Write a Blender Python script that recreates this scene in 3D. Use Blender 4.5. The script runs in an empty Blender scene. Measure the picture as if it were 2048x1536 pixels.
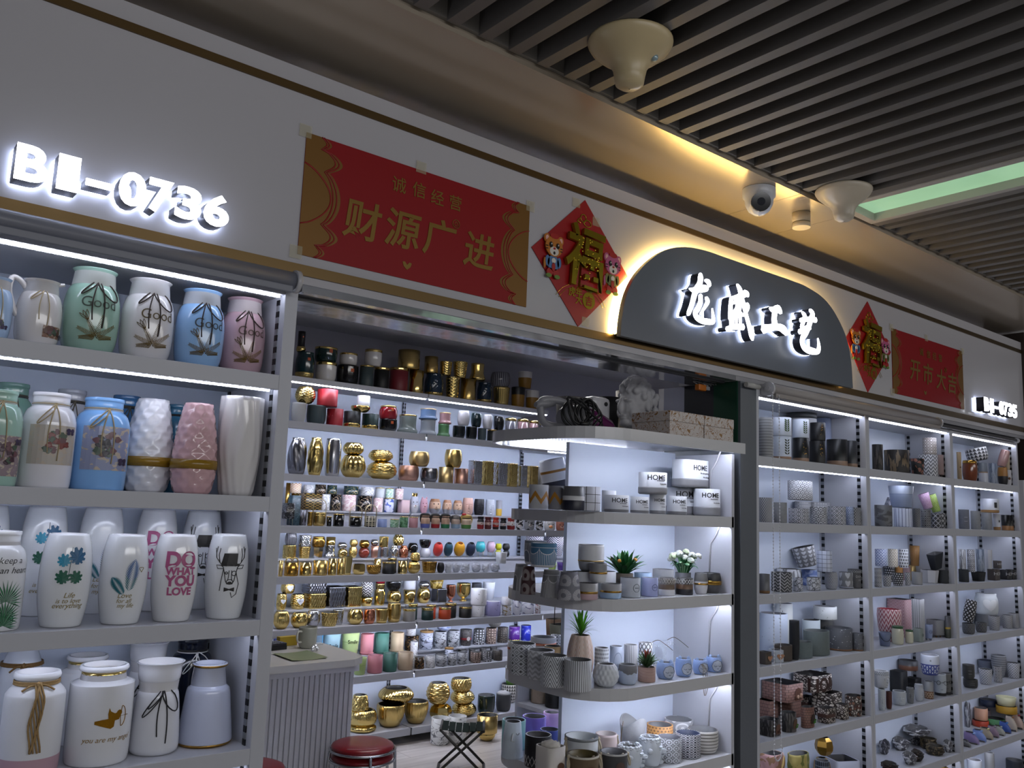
import bpy, bmesh, math, random
from math import sin, cos, pi, radians
from mathutils import Vector, Matrix

S = bpy.context.scene
COL = S.collection

# ------------------------------------------------------------------ camera
cam_data = bpy.data.cameras.new('camera')
cam = bpy.data.objects.new('camera', cam_data)
COL.objects.link(cam)
YAW, PITCH, ROLL, FOCAL = 0.688935624, 0.143804827, 0.0385211698, 1720.0
fw = Vector((sin(YAW) * cos(PITCH), cos(YAW) * cos(PITCH), sin(PITCH)))
rt = Vector((cos(YAW), -sin(YAW), 0))
up = rt.cross(fw)
r2 = rt * cos(ROLL) + up * sin(ROLL)
u2 = up * cos(ROLL) - rt * sin(ROLL)
cam.matrix_world = Matrix(((r2.x, u2.x, -fw.x, 0.0), (r2.y, u2.y, -fw.y, -2.1),
                           (r2.z, u2.z, -fw.z, 1.6), (0, 0, 0, 1)))
cam_data.sensor_width = 36.0
cam_data.lens = FOCAL / 2048 * 36.0
cam_data.clip_start = 0.05
S.camera = cam

# ------------------------------------------------------------------ world, lights, exposure
world = bpy.data.worlds.new('world')
S.world = world
world.use_nodes = True
bg = world.node_tree.nodes['Background']
bg.inputs[0].default_value = (0.90, 0.93, 1.0, 1)
bg.inputs[1].default_value = 0.15
S.view_settings.view_transform = 'Standard'
S.view_settings.look = 'None'
S.view_settings.gamma = 1.0
S.view_settings.exposure = 0.0
S.view_settings.use_curve_mapping = False


def area(name, loc, rot, sx, sy, power, color=(1, 1, 1)):
 d = bpy.data.lights.new(name, 'AREA')
 d.shape = 'RECTANGLE'
 d.size, d.size_y = sx, sy
 d.energy = power
 d.color = color
 o = bpy.data.objects.new(name, d)
 COL.objects.link(o)
 o.location = loc
 o.rotation_euler = rot
 return o


# the mall's own ceiling lighting along the corridor, behind and beside the viewer
area('corridor_lamp', (1.2, -4.6, 2.6), (radians(72), 0, 0), 5.0, 0.5, 50, (0.98, 0.98, 1.0))
# the shop's own weak ceiling light
area('shop_lamp', (2.9, 1.55, 2.79), (0, 0, 0), 1.6, 0.5, 16, (1.0, 0.98, 0.96))
area('corridor_lamp', (5.6, -3.6, 2.7), (radians(68), 0, 0), 3.0, 0.4, 16, (1.0, 0.95, 0.92))
LED = 1.25     # scale of all shelf LED strips
NEON = 9.0     # radiance of the lit sign faces


# ------------------------------------------------------------------ materials
def lin(h):
 h = h.lstrip('#')
 if len(h) == 3:
  h = ''.join(c * 2 for c in h)
 out = []
 for i in (0, 2, 4):
  c = int(h[i:i + 2], 16) / 255
  out.append(c / 12.92 if c <= 0.04045 else ((c + 0.055) / 1.055) ** 2.4)
 return (*out, 1)


MATS = {}


class NT:
 """a few shorthands for wiring shader nodes"""
 def __init__(self, m):
  self.t = m.node_tree
  self.n = self.t.nodes
  self.l = self.t.links

 def put(self, sock, v):
  if isinstance(v, (int, float)):
   sock.default_value = v
  elif isinstance(v, tuple):
   sock.default_value = v
  else:
   self.l.new(v, sock)

 def m(self, op, a, b=None, c=None):
  x = self.n.new('ShaderNodeMath')
  x.operation = op
  self.put(x.inputs[0], a)
  if b is not None:
   self.put(x.inputs[1], b)
  if c is not None:
   self.put(x.inputs[2], c)
  return x.outputs[0]

 def uv(self):
  x = self.n.new('ShaderNodeTexCoord')
  s = self.n.new('ShaderNodeSeparateXYZ')
  self.l.new(x.outputs['UV'], s.inputs[0])
  return s.outputs[0], s.outputs[1]

 def vec(self, x, y, z=0.0):
  c = self.n.new('ShaderNodeCombineXYZ')
  for i, v in enumerate((x, y, z)):
   self.put(c.inputs[i], v)
  return c.outputs[0]

 def obj(self):
  return self.n.new('ShaderNodeTexCoord').outputs['Object']

 def noise(self, v, scale, detail=3.0, dist=0.0):
  x = self.n.new('ShaderNodeTexNoise')
  self.put(x.inputs['Vector'], v)
  x.inputs['Scale'].default_value = scale
  x.inputs['Detail'].default_value = detail
  x.inputs['Distortion'].default_value = dist
  return x.outputs['Fac']

 def voro(self, v, scale, feature='F1', out='Distance'):
  x = self.n.new('ShaderNodeTexVoronoi')
  x.feature = feature
  self.put(x.inputs['Vector'], v)
  x.inputs['Scale'].default_value = scale
  return x.outputs[out]

 def mix(self, f, a, b):
  x = self.n.new('ShaderNodeMix')
  x.data_type = 'RGBA'
  self.put(x.inputs[0], f)
  self.put(x.inputs[6], a)
  self.put(x.inputs[7], b)
  return x.outputs[2]

 def bump(self, h, strength=0.4, dist=0.002):
  x = self.n.new('ShaderNodeBump')
  x.inputs['Strength'].default_value = strength
  x.inputs['Distance'].default_value = dist
  self.l.new(h, x.inputs['Height'])
  return x.outputs[0]


def new_mat(key):
 m = bpy.data.materials.new(key[:60])
 m.use_nodes = True
 MATS[key] = m
 return m, m.node_tree.nodes['Principled BSDF'], NT(m)


def solid(hexc, rough=0.5, metal=0.0, spec=0.5, coat=0.0):
 key = f's_{hexc}_{rough}_{metal}_{spec}_{coat}'
 if key in MATS:
  return MATS[key]
 m, b, t = new_mat(key)
 b.inputs['Base Color'].default_value = lin(hexc)
 b.inputs['Roughness'].default_value = rough
 b.inputs['Metallic'].default_value = metal
 b.inputs['Specular IOR Level'].default_value = spec
 b.inputs['Coat Weight'].default_value = coat
 return m


def emit(hexc, strength):
 key = f'e_{hexc}_{strength}'
 if key in MATS:
  return MATS[key]
 m, b, t = new_mat(key)
 b.inputs['Base Color'].default_value = (0.8, 0.8, 0.8, 1)
 b.inputs['Emission Color'].default_value = lin(hexc)
 b.inputs['Emission Strength'].default_value = strength
 return m


def led_mat(L):
 """a strip of bright diodes under a clear cover; L: its radiance"""
 key = f'led_{L}'
 if key in MATS:
  return MATS[key]
 m, b, t = new_mat(key)
 x = t.n.new('ShaderNodeSeparateXYZ')
 t.l.new(t.obj(), x.inputs[0])
 f = t.m('FRACT', t.m('MULTIPLY', t.m('ADD', x.outputs[0], x.outputs[1]), 55.0))
 d = t.m('LESS_THAN', t.m('ABSOLUTE', t.m('SUBTRACT', f, 0.5)), 0.28)
 b.inputs['Emission Color'].default_value = lin('#e6ecff')
 t.l.new(t.m('MULTIPLY_ADD', d, L * LED * 1.1, L * LED * 0.35), b.inputs['Emission Strength'])
 return m


METALS = {'gold': ('#e2c67c', 0.15), 'gold2': ('#d2b572', 0.26), 'silver': ('#c9c9cc', 0.16), 'copper': ('#d58a6c', 0.2),
          'rose': ('#dcae9c', 0.38), 'champ': ('#d6bb84', 0.36), 'bronze': ('#b98f45', 0.2), 'steel': ('#b9bbc0', 0.22),
          'brass': ('#9c7a3a', 0.32), 'pewter': ('#8d8d92', 0.25), 'wire': ('#d8c9a4', 0.3)}


def pattern(kind, c1, c2, nu=8.0, nv=4.0, w=0.5, rough=0.55, coat=0.0, c3=None, bump=0.0):
 """two-colour surface pattern laid out in the pot's own u (around) and v (up)"""
 key = f'p_{kind}_{c1}_{c2}_{nu}_{nv}_{w}_{rough}_{coat}_{c3}_{bump}'
 if key in MATS:
  return MATS[key]
 m, b, t = new_mat(key)
 u, v = t.uv()
 M = t.m
 U, V = M('MULTIPLY', u, float(nu)), M('MULTIPLY', v, float(nv))
 fu, fv = M('FRACT', U), M('FRACT', V)
 tri = lambda a: M('MULTIPLY', M('ABSOLUTE', M('SUBTRACT', M('FRACT', a), 0.5)), 2.0)
 lt = lambda a, c: M('LESS_THAN', a, c)
 gt = lambda a, c: M('GREATER_THAN', a, c)
 if kind == 'vstripe':
  f = lt(fu, w)
 elif kind == 'hstripe':
  f = lt(fv, w)
 elif kind == 'grid':
  f = M('MAXIMUM', lt(fu, w), lt(fv, w))
 elif kind == 'chev':                                    # horizontal zigzag
  f = lt(M('FRACT', M('ADD', V, M('MULTIPLY', tri(U), 0.9))), w)
 elif kind == 'herring':                                 # steep chevrons in columns
  f = lt(M('FRACT', M('ADD', V, M('MULTIPLY', tri(U), 3.0))), w)
 elif kind == 'lattice':
  f = M('MAXIMUM', lt(M('FRACT', M('ADD', U, V)), w), lt(M('FRACT', M('SUBTRACT', U, V)), w))
 elif kind == 'diamond':                                 # concentric diamonds
  d = M('ADD', tri(U), tri(V))
  f = lt(M('ABSOLUTE', M('SUBTRACT', M('FRACT', M('MULTIPLY', d, 1.5)), 0.5)), w * 0.5)
  f = M('MAXIMUM', f, lt(d, 0.22))
 elif kind == 'check':
  f = lt(M('ABSOLUTE', M('SUBTRACT', gt(fu, 0.5), gt(fv, 0.5))), 0.5)
 elif kind == 'dots':
  s = M('ADD', fu, M('MULTIPLY', M('FLOOR', M('MODULO', V, 2.0)), 0.5))
  du = M('SUBTRACT', M('FRACT', s), 0.5)
  dv = M('SUBTRACT', fv, 0.5)
  f = lt(M('SQRT', M('ADD', M('MULTIPLY', du, du), M('MULTIPLY', dv, dv))), w)
 elif kind == 'rings':                                   # concentric circles
  du, dv = M('SUBTRACT', fu, 0.5), M('SUBTRACT', fv, 0.5)
  f = lt(M('FRACT', M('MULTIPLY', M('SQRT', M('ADD', M('MULTIPLY', du, du), M('MULTIPLY', dv, dv))), 3.2)), w)
 elif kind == 'tri':
  f = lt(fv, tri(U))
 elif kind == 'scale':                                   # overlapping scallops
  off = M('MULTIPLY', M('FLOOR', M('MODULO', V, 2.0)), 0.5)
  du = M('SUBTRACT', M('FRACT', M('ADD', U, off)), 0.5)
  d = M('SQRT', M('ADD', M('MULTIPLY', du, du), M('MULTIPLY', M('MULTIPLY', fv, fv), 0.3)))
  f = lt(M('ABSOLUTE', M('SUBTRACT', M('FRACT', M('MULTIPLY', d, 3.0)), 0.5)), w * 0.5)
 elif kind == 'cells':
  f = lt(t.voro(t.vec(U, V), 1.0, 'DISTANCE_TO_EDGE'), w)
 elif kind == 'cells3':                                  # mosaic with a third colour at random
  vv = t.vec(U, V)
  f = lt(t.voro(vv, 1.0, 'DISTANCE_TO_EDGE'), w)
 elif kind == 'speck':                                   # terrazzo chips
  n = t.voro(t.vec(U, V), 1.0)
  k = t.noise(t.vec(U, V), 0.9, 1.0)
  f = lt(n, M('MULTIPLY', M('SUBTRACT', k, 1.0 - w), 1.2))
 elif kind == 'vein':
  n = t.noise(t.vec(U, V), 1.0, 4.0, 1.2)
  f = lt(M('ABSOLUTE', M('SUBTRACT', n, 0.5)), w)
 elif kind == 'blot':
  f = gt(t.noise(t.vec(U, V), 1.0, 4.0, 0.6), 1.0 - w)
 elif kind == 'bark':
  f = gt(t.noise(t.vec(U, M('MULTIPLY', V, 0.2)), 1.0, 5.0, 0.8), 1.0 - w)
 elif kind == 'brick':
  sh = M('MULTIPLY', M('FLOOR', M('MODULO', V, 2.0)), 0.5)
  f = M('MAXIMUM', lt(M('FRACT', M('ADD', U, sh)), w * 0.7), lt(fv, w))
 elif kind == 'weave':
  a = M('ABSOLUTE', M('SUBTRACT', gt(fu, 0.5), gt(fv, 0.5)))
  f = lt(M('ADD', M('MULTIPLY', a, 0.5), M('MULTIPLY', tri(M('MULTIPLY', V, 2.0)), 0.5)), w)
 elif kind == 'mosaic':
  k = t.noise(t.vec(M('FLOOR', U), M('FLOOR', V), 3.7), 7.3, 0.0)
  ring = gt(M('MAXIMUM', M('ABSOLUTE', M('SUBTRACT', fu, 0.5)), M('ABSOLUTE', M('SUBTRACT', fv, 0.5))), 0.28)
  f = M('ABSOLUTE', M('SUBTRACT', gt(k, 0.5), M('MULTIPLY', ring, w)))
 elif kind == 'greek':
  a = lt(M('ABSOLUTE', M('SUBTRACT', fv, 0.5)), 0.1)
  f = M('MAXIMUM', M('MAXIMUM', lt(M('FRACT', M('MULTIPLY', U, 1.0)), 0.3), a), lt(M('ABSOLUTE', M('SUBTRACT', fv, 0.95)), 0.12))
 elif kind == 'curl':
  d = M('ABSOLUTE', M('SUBTRACT', M('ADD', fv, M('MULTIPLY', M('SINE', M('MULTIPLY', U, 6.283)), 0.25)), 0.5))
  f = lt(M('ABSOLUTE', M('SUBTRACT', d, 0.12)), w)
 elif kind == 'rays':                                    # sunbursts
  du, dv = M('SUBTRACT', fu, 0.5), M('SUBTRACT', fv, 0.35)
  an = M('ARCTAN2', dv, du)
  rr = M('SQRT', M('ADD', M('MULTIPLY', du, du), M('MULTIPLY', dv, dv)))
  ok = M('MULTIPLY', gt(rr, 0.17), lt(rr, 0.46))
  f = M('MULTIPLY', ok, lt(M('FRACT', M('MULTIPLY', an, 5.1)), w))
 elif kind == 'arch':                                    # arches over fine stripes
  du = M('SUBTRACT', fu, 0.5)
  dv = M('SUBTRACT', M('MAXIMUM', v, 0.38), 0.38)
  d = M('SQRT', M('ADD', M('MULTIPLY', M('MULTIPLY', du, du), 1.0), M('MULTIPLY', M('MULTIPLY', dv, dv), 2.4)))
  line = lt(M('ABSOLUTE', M('SUBTRACT', d, 0.33)), 0.025)
  st = M('MULTIPLY', gt(d, 0.33), M('MULTIPLY', lt(M('FRACT', M('MULTIPLY', U, 9.0)), w), lt(v, 0.9)))
  f = M('MAXIMUM', line, st)
 elif kind == 'scallop':                                 # swags over fine stripes
  e = M('SUBTRACT', 0.82, M('MULTIPLY', M('SQRT', M('MAXIMUM', M('SUBTRACT', 0.25, M('POWER', M('SUBTRACT', fu, 0.5), 2.0)), 0.0)), 0.55))
  line = lt(M('ABSOLUTE', M('SUBTRACT', v, e)), 0.014)
  st = M('MULTIPLY', lt(v, e), lt(M('FRACT', M('MULTIPLY', U, 9.0)), w))
  f = M('MAXIMUM', M('MAXIMUM', line, st), lt(M('ABSOLUTE', M('SUBTRACT', v, 0.82)), 0.008))
 elif kind == 'ribbon':                                  # one broad zigzag band
  y = M('ADD', M('MULTIPLY', tri(U), 0.34), 0.2)
  f = M('MULTIPLY', gt(v, y), lt(v, M('ADD', y, w)))
 elif kind == 'drip':                                    # glaze running down from the rim
  f = gt(v, M('MULTIPLY_ADD', t.noise(t.vec(U, 0.0), 1.0, 2.0), 0.7, 1.0 - w - 0.35))
 elif kind == 'heart':
  du = M('ABSOLUTE', M('SUBTRACT', fu, 0.5))
  dv = M('SUBTRACT', M('SUBTRACT', fv, 0.55), M('MULTIPLY', du, 0.9))
  f = lt(M('ADD', M('MULTIPLY', M('MULTIPLY', du, du), 1.0), M('MULTIPLY', dv, dv)), w * 0.2)
 else:
  f = lt(fv, 0.5)
 a, bb = lin(c1), lin(c2)
 col = t.mix(f, a, bb)
 if c3:
  k = t.voro(t.vec(U, V), 1.0, 'F1', 'Color')
  s = t.n.new('ShaderNodeSeparateColor')
  t.l.new(k, s.inputs[0])
  g = M('MULTIPLY', gt(s.outputs[0], 0.68), M('SUBTRACT', 1.0, f))
  col = t.mix(g, col, lin(c3))
 t.l.new(col, b.inputs['Base Color'])
 b.inputs['Roughness'].default_value = rough
 b.inputs['Coat Weight'].default_value = coat
 if bump:
  t.l.new(t.bump(f, 0.7, bump), b.inputs['Normal'])
 return m


def blocks(stops, rough=0.4, coat=0.0):
 """stacked colour blocks: [(v where it begins, colour), ...]"""
 key = f'b_{stops}_{rough}_{coat}'
 if key in MATS:
  return MATS[key]
 m, b, t = new_mat(key)
 u, v = t.uv()
 col = lin(stops[0][1])
 for v0, c in stops[1:]:
  col = t.mix(t.m('GREATER_THAN', v, float(v0)), col, lin(c))
 t.l.new(col, b.inputs['Base Color'])
 b.inputs['Roughness'].default_value = rough
 b.inputs['Coat Weight'].default_value = coat
 return m


def grainy(hexc, amount=0.12, scale=60.0, rough=0.7, metal=0.0, bump=0.0):
 """plain material with a faint uneven tone (cement, plaster, paper)"""
 key = f'g_{hexc}_{amount}_{scale}_{rough}_{metal}_{bump}'
 if key in MATS:
  return MATS[key]
 m, b, t = new_mat(key)
 c = lin(hexc)
 d = tuple(x * (1 - amount) for x in c[:3]) + (1,)
 n = t.noise(t.obj(), scale, 4.0)
 t.l.new(t.mix(n, d, c), b.inputs['Base Color'])
 b.inputs['Roughness'].default_value = rough
 b.inputs['Metallic'].default_value = metal
 if bump:
  t.l.new(t.bump(n, 0.6, bump), b.inputs['Normal'])
 return m


def glassy(hexc, alpha=0.25, rough=0.05):
 key = f'gl_{hexc}_{alpha}'
 if key in MATS:
  return MATS[key]
 m, b, t = new_mat(key)
 b.inputs['Base Color'].default_value = lin(hexc)
 b.inputs['Roughness'].default_value = rough
 b.inputs['Alpha'].default_value = alpha
 return m


def mat(spec):
 """short material notation used by the tables below"""
 if isinstance(spec, str) and spec in METALS:
  c, r = METALS[spec]
  return solid(c, r, 1.0)
 if isinstance(spec, str):
  if spec[0] == '~':                                  # glossy glaze
   return solid(spec[1:], 0.14, 0.0, 0.5, 0.3)
  if spec[0] == '!':                                  # cement
   return grainy(spec[1:], 0.22, 90, 0.8)
  return solid(spec, 0.5)
 if isinstance(spec, tuple):
  return pattern(*spec)
 if isinstance(spec, list):
  return blocks(spec)
 if isinstance(spec, dict):
  return pattern(**spec)
 return spec


# ------------------------------------------------------------------ mesh builders
def link(name, me, m=None, parent=None, loc=None, rz=0.0):
 o = bpy.data.objects.new(name, me)
 COL.objects.link(o)
 if m is not None:
  for x in (m if isinstance(m, (list, tuple)) else [m]):
   me.materials.append(x)
 if parent is not None:
  o.parent = parent
 if loc is not None:
  o.location = loc
 o.rotation_euler = (0, 0, rz)
 return o


def done(bm, name, smooth=False):
 me = bpy.data.meshes.new(name)
 bm.normal_update()
 bm.to_mesh(me)
 bm.free()
 if smooth:
  for p in me.polygons:
   p.use_smooth = True
 return me


def thing(name, label, cat, loc=(0, 0, 0), rz=0.0, group=None):
 o = bpy.data.objects.new(name, None)
 COL.objects.link(o)
 o.empty_display_size = 0.05
 o.location = loc
 o.rotation_euler = (0, 0, rz)
 return tag(o, label, cat, group)


def tag(o, label, cat, group=None, kind=None):
 o['label'] = label
 o['category'] = cat
 if group:
  o['group'] = group
 if kind:
  o['kind'] = kind
 return o


def struct(o):
 o['kind'] = 'structure'
 return o


def box_into(bm, x0, x1, y0, y1, z0, z1, bev=0.0, mi=0):
 vs = [bm.verts.new((x, y, z)) for z in (z0, z1) for y in (y0, y1) for x in (x0, x1)]
 fs = []
 for q in ((0, 2, 3, 1), (4, 5, 7, 6), (0, 1, 5, 4), (2, 6, 7, 3), (0, 4, 6, 2), (1, 3, 7, 5)):
  f = bm.faces.new([vs[i] for i in q])
  f.material_index = mi
  fs.append(f)
 if bev > 0:
  es = list({e for f in fs for e in f.edges})
  bmesh.ops.bevel(bm, geom=es, offset=bev, segments=2, affect='EDGES', profile=0.5)


def box(name, x0, x1, y0, y1, z0, z1, m, parent=None, bev=0.0):
 bm = bmesh.new()
 box_into(bm, x0, x1, y0, y1, z0, z1, bev)
 return link(name, done(bm, name), m, parent)


def tube_into(bm, pts, r, seg=8, closed=False, mi=0, taper=None):
 """round bar along a polyline"""
 pts = [Vector(p) for p in pts]
 n = len(pts)
 rings = []
 prev = None
 for i, p in enumerate(pts):
  if closed:
   d = pts[(i + 1) % n] - pts[i - 1]
  else:
   d = pts[min(i + 1, n - 1)] - pts[max(i - 1, 0)]
  d.normalize()
  if prev is None:
   a = d.orthogonal().normalized()
  else:
   a = prev - d * prev.dot(d)
   a = a.normalized() if a.length > 1e-6 else d.orthogonal().normalized()
  prev = a
  b = d.cross(a)
  rr = r if taper is None else r * (1 + (taper - 1) * i / max(n - 1, 1))
  rings.append([bm.verts.new(p + (a * cos(2 * pi * k / seg) + b * sin(2 * pi * k / seg)) * rr) for k in range(seg)])
 for i in range(n if closed else n - 1):
  A, B = rings[i], rings[(i + 1) % n]
  for k in range(seg):
   f = bm.faces.new((A[k], A[(k + 1) % seg], B[(k + 1) % seg], B[k]))
   f.smooth = True
   f.material_index = mi
 if not closed:
  bm.faces.new(rings[0][::-1]).material_index = mi
  bm.faces.new(rings[-1]).material_index = mi


def tube(name, pts, r, m, parent=None, seg=8, closed=False, taper=None):
 bm = bmesh.new()
 tube_into(bm, pts, r, seg, closed, 0, taper)
 return link(name, done(bm, name), m, parent)


def curve_pts(ctrl, n=6, closed=False):
 """Catmull-Rom through the control points"""
 P = [Vector(p) for p in ctrl]
 out = []
 k = len(P)
 for i in range(k if closed else k - 1):
  g = (lambda j: P[j % k]) if closed else (lambda j: P[max(0, min(k - 1, j))])
  a, b, c, d = g(i - 1), g(i), g(i + 1), g(i + 2)
  for s in range(n):
   t = s / n
   out.append(0.5 * ((2 * b) + (c - a) * t + (2 * a - 5 * b + 4 * c - d) * t * t + (3 * b - a - 3 * c + d) * t ** 3))
 if not closed:
  out.append(P[-1])
 return out


def poly_into(bm, pts, z0, z1, mi=0, plane='xz', y=0.0):
 """flat outline given thickness; plane xz: y from z0 to z1"""
 def P(p, h):
  return (p[0], h, p[1]) if plane == 'xz' else (p[0], p[1], h)
 a = [bm.verts.new(P(p, z0)) for p in pts]
 b = [bm.verts.new(P(p, z1)) for p in pts]
 n = len(pts)
 for f in (a, b[::-1]):
  bm.faces.new(f).material_index = mi
 for i in range(n):
  bm.faces.new((a[i], b[i], b[(i + 1) % n], a[(i + 1) % n])).material_index = mi


def ell(cx, cz, rx, rz, n=20, a0=0.0):
 return [(cx + rx * cos(2 * pi * i / n + a0), cz + rz * sin(2 * pi * i / n + a0)) for i in range(n)]


TEXTS = {}


def text_mesh(s, size=1.0, extrude=0.0, offset=0.0, shear=0.0, res=4):
 key = (s, size, extrude, offset, shear, res)
 if key not in TEXTS:
  c = bpy.data.curves.new('lettering', 'FONT')
  c.body = s
  c.size = size
  c.extrude = extrude
  c.offset = offset
  c.shear = shear
  c.resolution_u = res
  c.align_x, c.align_y = 'CENTER', 'CENTER'
  o = bpy.data.objects.new('lettering', c)
  COL.objects.link(o)
  bpy.context.view_layer.update()
  me = bpy.data.meshes.new_from_object(o.evaluated_get(bpy.context.evaluated_depsgraph_get()))
  bpy.data.objects.remove(o)
  bpy.data.curves.remove(c)
  xs = [v.co.x for v in me.vertices]
  ys = [v.co.y for v in me.vertices]
  if xs:
   me.transform(Matrix.Translation((-(min(xs) + max(xs)) / 2, -(min(ys) + max(ys)) / 2, 0)))
  TEXTS[key] = me
 return TEXTS[key]


def flat_text(name, s, x, y, z, size, m, parent=None, extrude=0.001, offset=0.0, shear=0.0, sx=1.0, rot=0.0):
 """lettering standing upright, facing -y"""
 me = text_mesh(s, size, extrude, offset, shear).copy()
 me.transform(Matrix.Translation((x, y, z)) @ Matrix.Rotation(radians(90), 4, 'X') @ Matrix.Rotation(rot, 4, 'Z') @ Matrix.Diagonal((sx, 1, 1, 1)))
 me.materials.clear()
 return link(name, me, m, parent)


# --- vessels -------------------------------------------------------
PROF = {
 'cyl': [(.93, 0), (.985, .02), (1, .06), (1, 1)],
 'tap': [(.76, 0), (.81, .03), (.9, .5), (1, 1)],
 'tap2': [(.62, 0), (.66, .03), (.83, .5), (1, 1)],
 'cone': [(1, 0), (1, .04), (.9, .5), (.72, 1)],
 'barrel': [(.68, 0), (.82, .06), (.96, .28), (1, .5), (.97, .76), (.86, 1)],
 'bowl': [(.5, 0), (.66, .08), (.9, .4), (1, .75), (.97, 1)],
 'ball': [(.46, 0), (.7, .08), (.95, .32), (1, .52), (.9, .78), (.68, 1)],
 'ball2': [(.4, 0), (.66, .08), (.95, .3), (1, .52), (.88, .82), (.55, 1)],
 'round': [(.74, 0), (.88, .08), (.98, .3), (1, .6), (.98, 1)],
 'squat': [(.8, 0), (.93, .08), (1, .35), (.97, .7), (.86, .88), (.86, 1)],
 'flare': [(.85, 0), (1, .08), (.98, .2), (.8, .45), (.84, 1)],
 'boot': [(.8, 0), (1, .06), (1, .18), (.84, .36), (.86, 1)],
 'goblet': [(.55, 0), (.5, .06), (.22, .14), (.5, .22), (.9, .4), (1, .7), (.98, 1)],
 'ring': [(.8, 0), (.95, .2), (1, .5), (.95, .8), (.8, 1)],
 'stem': [(.68, 0), (.8, .05), (.98, .3), (1, .5), (.93, .78), (.78, .96), (.76, 1)],
 'good': [(.66, 0), (.82, .03), (.95, .15), (1, .42), (.97, .62), (.84, .77), (.62, .85), (.57, .885), (.6, .91), (.7, .96), (.8, 1)],
 'print': [(.9, 0), (.97, .02), (1, .2), (1, .62), (.97, .72), (.86, .81), (.7, .855), (.66, .88), (.68, .9), (.68, .95), (.71, .97), (.7, 1)],
 'tulip': [(.72, 0), (.8, .03), (.95, .25), (1, .46), (.98, .68), (.9, .86), (.77, 1)],
 'hexv': [(.74, 0), (.88, .06), (1, .25), (.97, .5), (.82, .78), (.66, .97), (.64, 1)],
 'wavy': [(.72, 0), (.8, .05), (.95, .35), (1, .65), (1, 1)],
 'twine': [(.9, 0), (.97, .02), (1, .3), (1, .72), (.95, .8), (.78, .86), (.7, .885), (.7, .925), (.75, .935), (.78, .965), (.74, 1)],
 'cup2': [(.84, 0), (.93, .03), (.96, .1), (.9, .4), (.82, .62), (.72, .69), (.62, .72), (.62, .74), (.78, .79), (.84, .86), (.86, .95), (.96, 1)],
 'caraf': [(.95, 0), (1, .03), (1, .1), (.88, .45), (.8, .66), (.7, .71), (.5, .78), (.44, .85), (.5, .93), (.64, .97), (.64, 1)],
 'collar': [(.9, 0), (.97, .02), (1, .2), (1, .76), (.95, .82), (.72, .855), (.68, .87), (.68, .94), (.76, .95), (.78, .975), (.74, 1)],
 'jarj': [(.85, 0), (.95, .05), (1, .3), (.98, .62), (.8, .75), (.8, .8), (.88, .84), (.88, 1)],
 'tumbl': [(.8, 0), (.9, .05), (1, .3), (.97, .6), (.9, .8), (.97, 1)],
 'sharp': [(.82, 0), (.86, .02), (.93, .4), (1, .97), (.98, 1)],
 'vase': [(.7, 0), (.85, .1), (1, .4), (.9, .75), (.6, .95), (.62, 1)],
}


def smooth_prof(pr, n=4):
 pts = curve_pts([(p[0], p[1], 0) for p in pr], n)
 return [(max(p.x, .02), min(max(p.y, 0), 1)) for p in pts]


def prof_r(pr, v):
 for (r0, v0), (r1, v1) in zip(pr, pr[1:]):
  if v0 <= v <= v1:
   return r0 if v1 == v0 else r0 + (r1 - r0) * (v - v0) / (v1 - v0)
 return pr[-1][0]


def relief_fn(rel):
 if not rel:
  return None
 k, n, a = rel
 if k == 'rib':
  return lambda t, v: a * (abs(sin(n * t / 2)) - .5)
 if k == 'twist':
  return lambda t, v: a * (abs(sin(n * (t + 1.3 * v) / 2)) - .5)
 if k == 'ring':
  return lambda t, v: a * (abs(sin(n * pi * v)) - .5)
 if k == 'dia':
  return lambda t, v: a * (abs(sin(n * t / 2 + 4.5 * pi * v / 2)) + abs(sin(n * t / 2 - 4.5 * pi * v / 2)) - 1)
 if k == 'ham':
  return lambda t, v: a * sin(n * t + 2.1 * sin(9 * v)) * sin(n * .9 * v * 2 + 1.7 * sin(3 * t))
 if k == 'chev':
  return lambda t, v: a * (abs(((v * 6 + abs(((n * t / (2 * pi)) % 1) - .5) * 2) % 1) - .5) * 2 - .5)
 if k == 'dim':                                          # staggered hollows
  def dim(t, v):
   ny = n * 1.25
   y = v * ny
   j = math.floor(y)
   best = 9
   for q in (j - 1, j, j + 1):
    x = (t * n / (2 * pi) - .5 * (q % 2)) % 1 - .5
    best = min(best, x * x * 1.0 + (y - q - .5) ** 2 * .75)
   return -a * max(0, .30 - best) / .30
  return dim
 if k == 'wave':
  return lambda t, v: a * sin(n * t + 2.0 * sin(7 * v + 2 * t))
 if k == 'melon':
  return lambda t, v: a * (abs(cos(n * t / 2)) ** .5 - .7)
 return None


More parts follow.
